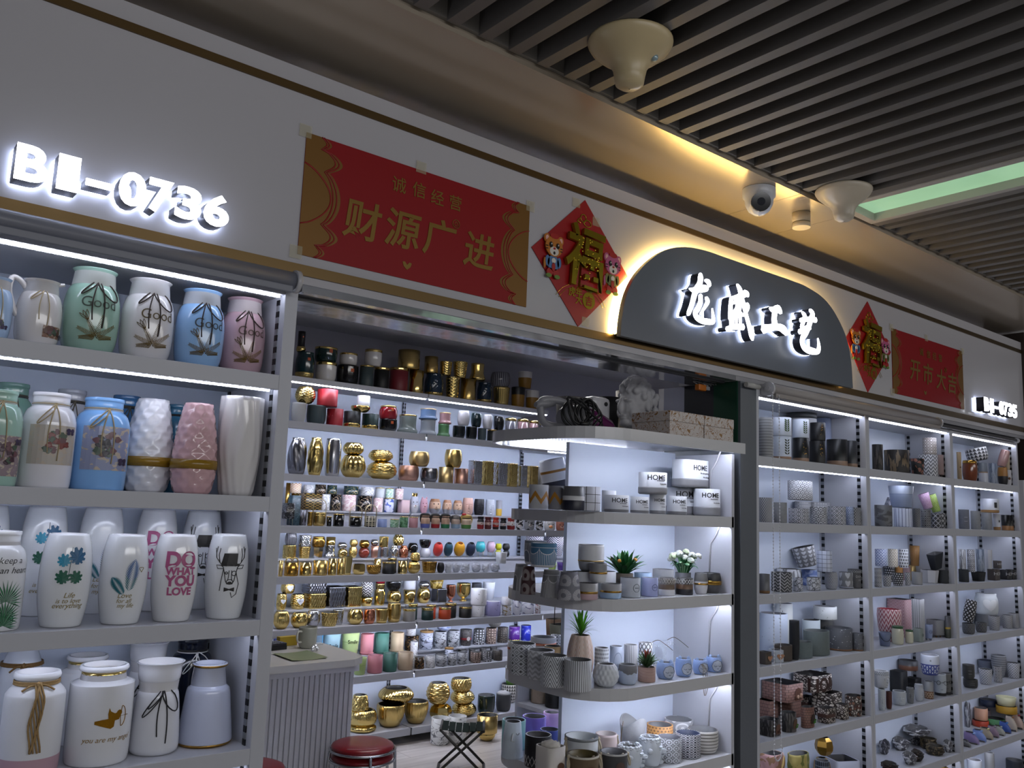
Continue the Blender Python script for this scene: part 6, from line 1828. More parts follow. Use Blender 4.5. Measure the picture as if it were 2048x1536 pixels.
# the stock, shelf by shelf: kind, which of its like, then x y z width height [plant height] in millimetres
STOCK = """
@top vase-cabinet shelf
lavjug - 297 60 1921 69 138
pitcher - 386 74 1921 95 151
goodgrn - 499 92 1921 125 202
goodwht - 628 92 1921 124 202
goodblu - 757 88 1921 121 200
goodpnk - 879 108 1921 117 205
@second vase-cabinet shelf
prgrn - 330 78 1606 103 208
prwht - 440 108 1606 114 216
prblu - 561 134 1606 126 219
hexwht - 684 165 1606 120 233
hexpnk - 771 83 1606 111 226
wavy - 884 82 1606 110 254
rgrn - 391 297 1606 98 250
rpal - 523 298 1606 94 249
rblu - 656 298 1606 96 249
rtea - 795 309 1606 74 241
@third vase-cabinet shelf
heartj - 368 81 1300 108 209
monst rightmost 503 81 1300 108 205
feath front 629 79 1300 105 204
dowhat front 748 80 1300 106 205
deer front 878 79 1300 104 207
monst middle 495 293 1300 106 260
feath rear 626 292 1300 109 260
dowhat rear 765 294 1300 106 260
deer rear 887 293 1300 106 260
monst leftmost 370 296 1300 101 260
@fourth vase-cabinet shelf
twinej - 471 88 993 122 210
cupid front 612 96 993 138 212
cordcup front 742 101 993 117 208
caraf - 870 114 993 131 192
twcone - 479 297 993 99 243
cupid rear 623 285 993 124 204
cordcup rear 770 286 993 106 226
navyj - 883 280 993 110 227
@top wall shelf
tealg - 2500 3087 2390 124 175
whtg leftmost 2660 3094 2390 137 129
blkt - 2824 3099 2390 147 131
slatg - 2957 3073 2390 95 147
blkg - 3079 3077 2390 104 149
redg - 3229 3090 2390 130 168
gcyl - 3369 3077 2390 104 166
navg left-hand 3536 3095 2390 139 166
gham standing 3694 3081 2390 111 160
gcyl2 rightmost 3843 3084 2390 117 163
navg right-hand 3998 3083 2390 115 157
grib - 4170 3089 2390 129 141
blkgb - 4333 3080 2390 111 161
whtgb standing 4482 3079 2390 108 151
blkbot - 2464 3087 2565 57 136
tealgr - 2651 3095 2520 151 99
whtg middle 2824 3099 2522 121 84
whtg rightmost 3006 3080 2540 120 115
gcyl2 leftmost 3310 3098 2559 157 138
gcyl2 middle 3503 3095 2557 99 123
gchev - 3629 3088 2557 93 103
gham stacked 3756 3082 2554 112 121
gbas - 3923 3083 2554 122 130
grib2 - 4161 3098 2532 156 115
whtgb stacked 4399 3080 2552 112 131
@second wall shelf
wgry - 2474 3071 2100 91 126
slat left-hand 2608 3088 2100 125 123
redc standing 2740 3079 2100 108 114
blkgd - 2872 3082 2100 113 110
grngd - 3014 3081 2100 112 107
blkt - 3161 3087 2100 125 84
lusg - 3330 3098 2100 145 132
luss - 3497 3088 2100 126 112
luslg - 3626 3072 2100 95 92
nspk left-hand 3764 3071 2100 93 93
nspk right-hand 3878 3068 2100 86 96
slat right-hand 3973 3059 2100 68 93
blkg left-hand 4074 3063 2100 76 91
blkg right-hand 4165 3058 2100 66 87
ghamr - 2520 3088 2226 134 112
redc stacked 2680 3087 2224 134 114
gbowl - 2934 3086 2211 131 43
wcyl - 2951 3082 2255 88 72
redrg - 3157 3087 2184 128 94
lusb - 3495 3088 2213 134 79
luspk - 3634 3072 2193 95 85
wrib left-hand 3801 3070 2197 90 112
nrib - 3916 3063 2197 79 105
wrib right-hand 4023 3061 2194 76 107
brib - 4133 3062 2191 81 109
gryg left-hand 4259 3068 2100 86 196
pnkg left-hand 4383 3068 2100 87 200
pnkg right-hand 4491 3063 2100 76 198
gryg right-hand 4622 3069 2100 89 194
@third wall shelf
stwv - 2492 3084 1765 116 236
gtwv - 2618 3076 1765 102 246
sbul - 2745 3079 1765 107 249
gmel standing 2918 3110 1765 167 152
gbig - 3159 3130 1765 211 124
pham - 3361 3099 1765 148 108
sham - 3530 3090 1765 129 101
gbrc - 3673 3080 1765 109 116
rcyl - 3808 3077 1765 104 113
ssqt left-hand 3929 3064 1765 79 180
gsqt left-hand 4039 3065 1765 80 183
ssqt right-hand 4168 3073 1765 96 180
gsqt right-hand 4279 3062 1765 74 180
swvt - 4382 3060 1765 70 174
gwvt - 4491 3062 1765 75 173
gryc - 4593 3059 1765 68 171
gmel stacked 2911 3109 1918 137 84
ghamr - 3143 3130 1890 176 78
gbr - 3442 3095 1874 146 104
gbr2 - 3735 3084 1882 129 131
@fourth wall shelf
orgold left-hand 2487 3171 1540 28 170
orgold right-hand 2550 3184 1540 54 104
chkw - 2550 3195 1645 76 65
marw leftmost 2660 3220 1649 72 55
marb stacked 2736 3204 1649 72 61
mart left-hand 2814 3190 1650 66 60
chkb - 2672 3220 1540 127 108
marw middle 2768 3190 1540 66 106
marb middle 2850 3192 1540 70 109
marp leftmost 2958 3204 1540 95 110
marb rightmost 3083 3207 1540 100 108
mart right-hand 2971 3208 1651 102 59
marw rightmost 3101 3206 1648 93 62
marwg - 3191 3191 1639 63 71
marg - 3269 3191 1642 56 68
marp stacked 3350 3190 1632 60 78
marp middle 3181 3192 1540 69 98
blum - 3271 3192 1540 70 101
sqpk - 3394 3191 1540 68 92
dogw - 3484 3192 1540 68 120
dogp - 3565 3187 1540 58 109
baldd leftmost 3673 3202 1540 88 109
baldd middle 3778 3193 1540 71 105
baldd rightmost 3876 3194 1540 71 105
facepk - 3976 3200 1540 84 127
facebk - 4083 3199 1540 81 123
facewh - 4188 3195 1540 74 123
gryyel - 4265 3180 1540 47 119
stand - 2446 3055 1440 62 141
tealsq - 2508 3106 1440 63 190
barkb - 2571 3116 1440 62 99
greekg - 2592 3040 1440 31 89
orjar - 2669 3066 1440 83 87
blkc left-hand 2729 3040 1440 32 63
blkc right-hand 2808 3060 1440 71 81
blkca - 2938 3064 1440 79 67
greekb - 3052 3061 1440 74 73
bluc - 3142 3056 1440 64 55
grnm - 3240 3055 1440 62 57
grnc - 3314 3054 1440 59 76
pnkc - 3396 3056 1440 63 75
girlb - 3497 3058 1440 67 98
girlr - 3584 3056 1440 64 97
girlg - 3672 3057 1440 65 99
girlw - 3763 3057 1440 66 91
girly - 3865 3063 1440 77 97
soldr - 3989 3050 1440 52 93
soldb - 4060 3050 1440 53 91
soldo - 4134 3049 1440 49 89
soldk - 4207 3049 1440 50 86
santa - 4289 3055 1440 62 88
cowb left-hand 4372 3051 1440 54 82
cowg - 4484 3065 1440 82 88
cowb right-hand 4579 3054 1440 59 67
henw - 4702 3068 1440 88 69
foxr - 4819 3063 1440 77 71
@fifth wall shelf
gmesh standing 2542 3199 1225 82 84
gham - 2649 3199 1225 83 74
sfac - 2743 3194 1225 75 71
sring - 2831 3196 1225 76 85
gball - 2926 3190 1225 67 59
ghamr leftmost 3004 3188 1225 61 76
cball - 3094 3194 1225 75 66
ccup - 3171 3184 1225 55 83
smesh - 3252 3187 1225 59 73
sgem - 3333 3190 1225 63 84
rgem - 3416 3191 1225 64 84
blkst - 3494 3195 1225 75 102
whtbw - 3607 3197 1225 80 66
sgry - 2546 3197 1309 76 76
scrk - 2645 3198 1300 80 74
bcyl - 2746 3199 1297 85 69
gcyl stacked 2833 3194 1311 63 53
sball left-hand 2918 3190 1285 67 43
ghamr middle 3005 3187 1302 57 47
bball - 3092 3194 1291 72 54
sball right-hand 3167 3185 1309 55 41
gmesh stacked 3244 3189 1299 63 72
gpine - 3369 3195 1310 71 75
blkbw - 3603 3201 1292 87 60
tiltred - 3706 3192 1225 70 110
tiltteal - 3798 3190 1225 67 111
tiltyel - 3905 3198 1225 82 111
tiltnav - 4007 3193 1225 72 112
turq - 4111 3195 1225 76 116
pnkb - 4211 3192 1225 69 116
yelb standing 4277 3182 1225 50 52
blkb standing 4357 3184 1225 55 48
yelb stacked 4279 3182 1278 50 49
blkb stacked 4357 3186 1274 59 53
limec - 4736 3058 1125 68 60
purpc - 4834 3058 1125 68 63
bigstr left-hand 4695 3232 1225 150 159
bigstr right-hand 4931 3242 1225 170 157
gcyl2 leftmost 2415 3038 1125 27 98
gswan - 2501 3069 1125 89 83
gcyl first-from-left 2596 3062 1125 75 83
gcyl2 middle 2704 3070 1125 92 94
gcyl second-from-left 2780 3051 1125 54 106
gcyl2 rightmost 2841 3048 1125 48 106
gfac - 2988 3070 1125 92 69
gspi - 3107 3073 1125 97 60
blkg left-hand 3221 3067 1125 85 80
gcyl fifth-from-left 3325 3055 1125 62 88
gribb - 3427 3068 1125 87 79
bktan - 3566 3079 1125 110 79
blkvs - 3646 3051 1125 54 72
whtfig leftmost 3710 3048 1125 47 64
whtfg2 leftmost 3784 3051 1125 54 67
whtfig middle 3869 3055 1125 62 62
whtfg2 middle 3970 3057 1125 67 65
whtfig rightmost 4054 3050 1125 52 61
whtfg2 rightmost 4151 3058 1125 68 59
ghouse - 2895 3069 1125 59 120
gcyl fourth-from-left 3164 3123 1125 47 98
blkg right-hand 3277 3116 1125 62 101
ghamr rightmost 3435 3068 1205 73 62
whtbox - 4208 3058 1185 72 84
@sixth wall shelf
ghrt leftmost 2509 3192 900 68 101
ghrt rightmost 2630 3207 900 98 94
gsq left-hand 2754 3217 900 116 95
ssq standing 2896 3220 900 122 136
gsq right-hand 3028 3211 900 104 134
gjar - 3239 3194 900 72 149
gball middle 3367 3210 900 105 95
gtap right-hand 3490 3201 900 89 99
gball rightmost 3616 3207 900 101 103
scube - 3749 3199 900 84 99
cgob - 3848 3192 900 70 123
ggob - 3978 3210 900 105 132
drkpot - 4090 3195 900 76 131
whtbig - 4216 3205 900 96 134
gtap left-hand 3142 3200 900 85 58
ghrt stacked 2552 3203 1002 91 66
ssq stacked 2749 3219 995 120 74
blkstk - 3362 3213 996 112 64
whplain - 3486 3203 1000 92 66
sball - 3614 3207 1003 83 50
gscrub - 3727 3210 1000 106 64
schev - 3138 3201 959 89 106
gribb - 2462 3073 800 97 109
gtwi - 2588 3078 800 108 93
gdia - 2797 3076 800 105 85
gball leftmost 2990 3078 800 108 97
grib - 3187 3066 800 84 93
gryr - 3410 3067 800 86 83
grngr right-hand 3562 3066 800 84 84
orgr right-hand 3714 3069 800 89 81
blkgr right-hand 3898 3070 800 91 77
terw leftmost 4018 3070 800 92 82
terl - 4165 3080 800 113 104
goldpr - 4284 3060 800 72 74
leafw left-hand 4379 3057 800 65 109
leafw right-hand 4506 3071 800 93 82
redpr - 4585 3046 800 43 73
stwi - 2690 3092 800 88 100
sdia - 2880 3111 800 69 95
cham - 3088 3062 800 76 95
gov - 3287 3072 800 95 126
grngr left-hand 3470 3116 800 63 110
orgr left-hand 3624 3113 800 68 97
blkgr left-hand 3792 3106 800 80 102
terw middle 4024 3079 883 119 118
terw rightmost 4278 3060 875 76 59
@seventh wall shelf
navp - 2500 3185 575 55 161
hotpk - 2597 3206 575 97 159
bluep - 2791 3186 575 58 159
smileb - 2903 3214 575 115 155
smilel - 3046 3217 575 120 152
pinkp - 3166 3201 575 88 136
tealp - 3286 3207 575 100 134
beigep - 3411 3204 575 94 130
marbk rear 3538 3207 575 99 101
lidm rear 3660 3204 575 94 116
mgry second-from-left 3780 3203 575 91 116
mgry fifth-from-left 3899 3201 575 89 117
redbd - 4015 3202 575 90 117
mosbw rear 4139 3201 575 87 114
mosbr rear 4252 3197 575 80 116
mosdk rear 4366 3198 575 81 114
purpg - 4487 3200 575 86 114
blueg - 4603 3197 575 79 116
mwht stacked 3526 3206 677 67 54
mblu - 3813 3208 693 103 35
ridge - 4290 3207 692 100 41
limep - 3042 3067 475 85 108
rosep - 3161 3074 475 100 113
greenp - 3277 3071 475 95 119
tanp - 3405 3076 475 103 115
marbk front 3511 3059 475 69 78
mwht rightmost 3600 3057 475 67 78
mgry first-from-left 3701 3063 475 78 76
mgry third-from-left 3789 3055 475 61 79
mgry fourth-from-left 3884 3060 475 72 81
mosbr front 4007 3063 475 77 75
mosbw front 4112 3059 475 70 75
mosdk front 4213 3058 475 67 72
mwht leftmost 3501 3121 475 51 172
dkcup first-from-left 3722 3123 475 47 76
lidm front 3802 3116 475 61 101
dkcup second-from-left 3922 3117 475 60 91
dkcup third-from-left 4021 3124 475 47 83
dkcup fourth-from-left 4119 3122 475 50 84
dkcup fifth-from-left 4220 3121 475 53 85
@floor platform of wall shelving
gring standing 3115 3119 100 188 37
gcup left-hand 3336 3120 100 190 146
gcup right-hand 3536 3108 100 167 146
gfac2 - 3744 3109 100 167 106
ghamr standing 3961 3116 100 182 85
dkgrn - 4145 3090 100 129 128
dkgry - 4303 3081 100 113 122
cactus - 4521 3269 100 133 140
gring stacked 3116 3119 137 185 97
gdome - 3090 3119 235 119 96
gwide - 3388 3144 247 239 97
ghex - 3719 3110 207 174 145
ghamr stacked 3942 3116 186 182 86
gkno - 3926 3116 273 142 90
@top rounded pot shelf
zzw - 2067 235 1601 70 87
zzg - 2065 131 1601 66 83
navst - 2072 59 1601 77 82
gridw - 2162 85 1601 95 85
home first-from-left 2298 70 1601 88 61
home second-from-left 2410 60 1601 69 59
home third-from-left 2506 56 1601 61 72
home fourth-from-left 2627 64 1601 77 70
homec rightmost 2830 78 1601 105 106
homec middle 2817 194 1601 130 109
whplain - 2326 136 1601 53 78
navtilt - 2385 455 1601 113 200
homec stacked 2496 73 1673 106 81
homeo - 2797 136 1711 170 110
@second rounded pot shelf
archg - 2133 391 1301 63 95
sunm - 2060 267 1301 55 97
scalg - 2068 156 1301 72 93
sung - 2073 70 1301 81 94
bandpk - 2152 62 1301 74 55
bandbl - 2270 63 1301 75 50
spkw - 2370 62 1301 73 68
spkb - 2467 55 1301 60 67
triw - 2563 56 1301 61 65
leafb - 2669 58 1301 66 62
gwg - 2762 52 1301 53 79
blkgo - 2843 64 1301 78 77
whplain left-hand 2193 131 1301 74 88
whplain right-hand 2315 138 1301 83 86
fernpot - 2409 130 1301 68 78 81
bluebk - 2496 115 1301 65 80
grybk - 2609 112 1301 81 91
flowpot - 2721 107 1301 61 77 89
archb - 2143 329 1399 82 87
scalb - 2079 211 1399 93 84
bandwh - 2205 63 1357 61 66
bandtop - 2239 134 1390 93 93
@third rounded pot shelf
diaw - 2149 386 1001 93 108
curlw - 2150 287 1001 97 99
chevw - 2101 165 1001 91 102
strw - 2124 69 1001 93 101
knob - 2259 68 1001 87 76
drip - 2362 60 1001 69 67
succ - 2460 57 1001 63 51 56
sleep leftmost 2565 59 1001 67 58
sleep middle 2667 57 1001 63 64
sleepc - 2764 54 1001 58 52
sleep rightmost 2851 57 1001 63 56
patw - 2298 128 1001 51 119
circw - 2366 120 1001 48 121
strg - 2417 96 1001 49 126
crossw - 2507 105 1001 51 126
pine - 2215 152 1001 95 165 90
goldrim right-hand 2325 469 1001 99 109
flwb - 2400 480 1001 40 110
tanb - 2250 332 1001 65 99
goldrim left-hand 2182 463 1001 66 100
@fourth rounded pot shelf
nosew - 2142 419 703 80 124
faceb - 2149 286 703 94 106
bagw - 2074 139 703 79 112
buckb - 2170 80 703 108 85
buckg - 2313 74 703 97 74
headw left-hand 2412 89 703 90 80
headw right-hand 2502 73 703 82 99
octo - 2606 70 703 89 85
latn - 2716 72 703 94 85
ridgw - 2822 85 703 117 82
buckw - 2250 171 703 119 113
buckp - 2362 158 703 79 109
wavyg - 2515 169 703 97 149
weavo - 2654 157 703 99 105
florg - 2825 206 703 113 94
tealpl - 2210 494 703 89 107
violp - 2332 516 703 93 101
orchp - 2431 523 703 67 103
cobp - 2304 396 703 73 81
@top shelf beside the post
ringg - 3204 55 1856 60 173
leafc - 3342 68 1856 84 104
blkgp - 3483 61 1856 71 108
blkgt standing 3622 60 1856 70 105
blkr - 3813 72 1856 94 128
blkr2 - 3910 57 1856 63 129
rimg - 3682 178 1856 138 245
gryt - 3895 200 1856 94 245
leafp left-hand 3341 68 1961 87 82
leafp right-hand 3485 61 1964 71 85
blkgt stacked 3626 60 1962 68 85
@top middle-cabinet shelf
barkd - 4158 50 1856 51 131
barko - 4427 86 1856 122 122
flob - 4599 59 1856 68 89
patg - 4755 73 1856 96 120
footb - 4828 51 1856 54 125
diam - 4768 68 1977 69 93
@top last-cabinet shelf
tanl - 5053 36 1856 23 156
amber - 5266 67 1856 82 122
gryw - 5406 50 1856 49 117
bluegr - 5536 46 1856 42 123
orbk - 5697 53 1856 56 108
whtl - 5752 48 1856 46 95
trib - 5439 86 1980 118 75
pinkt - 5701 61 1965 56 103
crm - 5759 48 1952 32 92
@second shelf beside the post
wirec - 3198 54 1583 57 104
gryp - 3307 53 1583 56 87
macr left-hand 3475 69 1583 87 66
macr2 - 3626 62 1583 73 77
macr right-hand 3791 65 1583 79 84
macrb - 3867 42 1583 35 86
sqg - 3913 54 1583 58 84
ovals left-hand 3747 216 1583 101 104
ovals right-hand 3870 204 1583 143 104
ovalp - 3539 100 1687 154 87
@second middle-cabinet shelf
grymot - 4236 67 1583 83 105
strv - 4442 68 1583 85 94
bwchev - 4539 43 1583 36 98
bwlat - 4657 49 1583 48 96
bwstar - 4781 51 1583 50 78
bwstar2 - 4831 49 1583 49 81
leanw - 4474 210 1583 30 155
gryta - 4838 230 1583 34 212
bigbl - 4454 81 1682 123 111
lilac - 4737 71 1680 57 83
limel - 4816 62 1665 52 95
@second last-cabinet shelf
grybl - 5129 53 1583 55 109
gryp left-hand 5276 50 1583 51 105
gryp right-hand 5434 52 1583 54 100
wtan standing 5557 44 1583 39 95
btan left-hand 5703 49 1583 48 93
btan right-hand 5751 49 1583 48 93
wtan stacked 5529 70 1684 99 82
@third shelf beside the post
gtan - 3178 48 1291 46 78
dzig - 3337 69 1291 87 81
cobb - 3427 46 1291 41 57
cobo - 3560 50 1291 82 56
honey - 3714 54 1291 58 77
leafo - 3846 56 1291 61 74
texts - 3915 52 1291 53 87
whtrow - 3587 194 1291 108 82
bluw - 3794 212 1291 70 74
heartp - 3733 186 1374 106 92
keys - 3657 53 1369 66 95
@third middle-cabinet shelf
macr - 4121 42 1291 34 89
latg left-hand 4214 45 1291 41 51
dotbw front 4341 53 1291 55 62
latg right-hand 4417 40 1291 30 63
gryc - 4541 51 1291 52 64
facw - 4771 92 1291 94 67
dkmat - 4829 46 1291 53 68
dotbw rear 4586 220 1291 54 79
weavo - 4711 228 1291 37 78
sqpk - 4796 227 1291 29 76
gbr - 4833 217 1291 44 84
zigb - 4325 131 1381 57 85
zigc - 4523 167 1371 48 93
dotw - 4579 137 1369 46 97
basket - 4762 165 1375 52 108
navtr - 4793 64 1360 108 83
@third last-cabinet shelf
dkmat - 5096 51 1291 52 69
blktr - 5298 55 1291 86 51
homet standing 5502 53 1291 57 65
homeb left-hand 5677 54 1291 58 57
homeb right-hand 5750 50 1291 50 58
whtrow - 5087 51 1361 35 108
macr - 5207 55 1343 40 125
bluegr - 5331 55 1343 43 128
facw - 5446 54 1357 39 111
homet stacked 5561 53 1357 39 46
@fourth shelf beside the post
hearth - 3176 46 1006 42 49
heartw - 3261 48 1006 46 50
ovbr - 3332 59 1006 85 64
ovgr2 - 3483 64 1006 106 67
ovgrn - 3620 76 1006 136 104
terzd rear 3860 105 1006 120 100
terzd front 3918 44 1006 48 78
terz - 3420 166 1006 123 179
blkrd - 3396 46 1006 43 163
ovwh - 3722 163 1006 101 135
rbowl - 3897 204 1006 90 124
terzs standing 3561 206 1006 83 212
terzs stacked 3815 147 1142 106 59
@fourth middle-cabinet shelf
buckm - 4194 53 1006 56 66
churn left-hand 4326 54 1006 57 88
churn right-hand 4426 44 1006 39 65
crown - 4523 45 1006 39 67
owl - 4640 48 1006 47 79
chsq - 4814 87 1006 67 90
ovyel - 4836 33 1006 37 113
redbo - 4384 125 1006 117 161
strsq - 4568 63 1006 49 209
redsq - 4647 195 1006 105 194
@fourth last-cabinet shelf
rope left-hand 5147 57 1006 64 58
rope right-hand 5306 54 1006 58 54
herr left-hand 5494 57 1006 64 80
herr right-hand 5676 55 1006 60 78
herrs - 5751 49 1006 47 85
gryp - 5718 191 1006 113 76
lattb - 5151 63 1065 62 124
speckb - 5560 124 1087 129 120
@fifth shelf beside the post
trunkb - 3230 63 716 75 64
trunk - 3359 55 716 75 76
weavh - 3496 48 716 76 85
pebb front 3654 51 716 73 64
pebs - 3779 48 716 47 66
pebo - 3898 59 716 89 89
brickl left-hand 3447 213 716 68 88
brickl right-hand 3605 207 716 80 82
pebb rear 3776 225 716 62 68
pebt - 3781 124 716 104 107
brickh - 3509 180 805 138 77
pebh - 3745 174 823 162 74
@fifth middle-cabinet shelf
nosep left-hand 4128 41 716 33 97
nosed - 4191 38 716 27 80
nosep right-hand 4329 56 716 61 66
noseg - 4415 42 716 34 76
budd standing 4516 46 716 41 82
trip - 4626 47 716 44 85
glas - 4774 55 716 59 109
glasg - 4830 49 716 48 108
blkbx left-hand 4647 213 716 68 109
blkbx right-hand 4812 215 716 64 58
budd stacked 4155 57 814 71 79
tripr - 4728 201 825 96 50
tripb - 4687 65 826 89 100
@fifth last-cabinet shelf
stack standing 5158 62 716 74 45
bwdia2 left-hand 5353 60 716 70 83
bwdia front 5486 46 716 43 87
bwdia2 right-hand 5738 57 716 73 87
bwdia rear 5516 217 716 61 70
bowls - 5688 117 716 81 126
bowln - 5726 200 716 98 80
stack stacked 5138 62 762 59 79
@sixth shelf beside the post
fairy - 3251 70 425 89 216
sock - 3440 60 425 125 189
bask - 3622 56 425 62 134
whbox - 3865 107 425 123 97
gdark standing 3747 132 425 80 109
gdark stacked 3700 94 560 82 77
@sixth middle-cabinet shelf
rootb left-hand 4219 58 425 95 36
rootw first-from-left 4416 54 425 81 55
rootb right-hand 4503 57 425 73 53
rooty front 4719 67 425 84 44
rootw fourth-from-left 4823 45 425 57 62
rootc left-hand 4481 219 425 52 71
rootw second-from-left 4644 209 425 101 61
rooty rear 4802 139 425 79 53
rootc right-hand 4820 214 425 61 33
rootw stacked 4763 184 487 165 44
@sixth last-cabinet shelf
shoeg - 5032 46 425 26 34
shoel - 5134 56 425 36 58
shoeb - 5225 52 425 32 60
shoey - 5317 52 425 32 59
shoep - 5399 47 425 27 61
shoew - 5482 48 425 28 50
shoen - 5567 48 425 28 62
shoec - 5655 48 425 28 84
shoer - 5751 51 425 31 84
rootw - 5513 232 425 42 146
oran - 5615 204 425 88 34
palep - 5751 225 425 47 73
mintp - 5707 160 425 109 43
peach - 5623 203 460 72 68
navyp - 5726 201 529 96 38
mustp - 5717 96 510 112 42
creamp - 5717 97 553 111 49
@lowest middle-cabinet shelf
gdark - 4802 66 130 82 223
@lowest last-cabinet shelf
whplain - 5169 62 130 73 204
gryc - 5336 50 130 49 220
drkpot - 5730 70 130 90 120
"""


# ------------------------------------------------------------------ parts of the goods
def plate(name, pts, w, pr, h, s0, z0, scale, m, par, sq=2.0, asp=1.0, ang=0.0, off=.0014):
 """a flat cut shape laid on the skin, finely divided so it follows the curve"""
 bm = bmesh.new()
 vs = [bm.verts.new((p[0] * scale, p[1] * scale, 0)) for p in pts]
 bm.faces.new(vs)
 bmesh.ops.triangulate(bm, faces=bm.faces[:])
 bmesh.ops.subdivide_edges(bm, edges=bm.edges[:], cuts=2, use_grid_fill=True)
 for v in bm.verts:
  v.co = on_surface(w, pr, h, s0 + v.co.x, z0 + v.co.y, off, ang, sq, asp)
 bmesh.ops.recalc_face_normals(bm, faces=bm.faces[:])
 return link(name, done(bm, name), m, par)


def lines(name, segs, w, pr, h, m, par, r=.0009, sq=2.0, asp=1.0, ang=0.0, off=.0006):
 """thin drawn lines on the skin; segs: polylines of (s, z)"""
 bm = bmesh.new()
 for sg_ in segs:
  tube_into(bm, [on_surface(w, pr, h, s, z, off, ang, sq, asp) for s, z in sg_], r, 4)
 return link(name, done(bm, name), m, par)


HEART = [(0, -.5)] + [(.5 * sin(t) ** 3 * (1 if True else 1), .42 * cos(t) - .16 * cos(2 * t) - .06 * cos(3 * t)) for t in [pi - k * 2 * pi / 24 for k in range(1, 24)]]


def bow(par, w, pr, h, v, m, loops, front=0.0):
 """cord tied round the neck with loops and long ends hanging down the front"""
 R = w / 2
 bm = bmesh.new()
 r = max(.0011, w * .012)
 ring = [on_surface(w, pr, h, 2 * pi * R * k / 28, v * h, r * .7) for k in range(28)]
 tube_into(bm, ring, r, 6, True)
 c = on_surface(w, pr, h, front, v * h, r * 1.5)
 def drop(sx, length, bulge):
  pts = []
  for i in range(13):
   t = i / 12
   zz = v * h - length * t
   s = front + sx * (t ** .7) + bulge * sin(pi * t)
   pts.append(on_surface(w, pr, h, s, max(zz, .004), r * 1.4))
  return pts
 def loop(sx, length):
  pts = []
  for i in range(17):
   t = 2 * pi * i / 16
   s = front + sx * (.5 - .5 * cos(t)) + .35 * abs(sx) * sin(t)
   zz = v * h - length * (.5 - .5 * cos(t)) * .9 + .15 * length * sin(t)
   pts.append(on_surface(w, pr, h, s, zz, r * 1.6))
  return pts
 if loops:
  tube_into(bm, drop(-.10 * w, .52 * h, -.05 * w), r, 6)
  tube_into(bm, drop(.08 * w, .60 * h, .04 * w), r, 6)
  for k in range(loops):
   tube_into(bm, loop((-1 if k % 2 == 0 else 1) * (.30 + .05 * k) * w, (.24 + .05 * k) * h), r, 6)
 bmesh.ops.create_icosphere(bm, subdivisions=1, radius=r * 2, matrix=Matrix.Translation(c))
 return link('cord', done(bm, 'cord'), m, par)


def leaflet(bm, base, tip, width, bend=None, mi=0, fold=.25):
 """one blade: pointed strip with a raised midrib"""
 base, tip = Vector(base), Vector(tip)
 d = tip - base
 side = d.cross(Vector((0, 0, 1)))
 if side.length < 1e-6:
  side = Vector((1, 0, 0))
 side.normalize()
 upv = side.cross(d).normalized()
 b = Vector(bend) if bend else Vector((0, 0, 0))
 rows = []
 for i in range(6):
  t = i / 5
  p = base + d * t + b * (4 * t * (1 - t))
  ww = width * (.25 + .75 * sin(pi * min(t * .9 + .08, 1))) * (1 if t < 1 else .05)
  rows.append((bm.verts.new(p - side * ww), bm.verts.new(p + upv * ww * fold), bm.verts.new(p + side * ww)))
 for A, B in zip(rows, rows[1:]):
  for q in ((A[0], A[1], B[1], B[0]), (A[1], A[2], B[2], B[1])):
   f = bm.faces.new(q)
   f.material_index = mi
   f.smooth = True


def blossom(bm, c, r, mi, rng, petals=9):
 for k in range(petals):
  a, e = rng.random() * 6.28, rng.random() * 1.3 + .1
  d = Vector((cos(a) * cos(e), sin(a) * cos(e), sin(e)))
  m = Matrix.Translation(Vector(c) + d * r * .5) @ d.to_track_quat('Z', 'Y').to_matrix().to_4x4() @ Matrix.Diagonal((r * .55, r * .55, r * .22, 1))
  n0 = len(bm.faces)
  bmesh.ops.create_icosphere(bm, subdivisions=1, radius=1, matrix=m)
  bm.faces.ensure_lookup_table()
  for f in bm.faces[n0:]:
   f.material_index = mi
   f.smooth = True


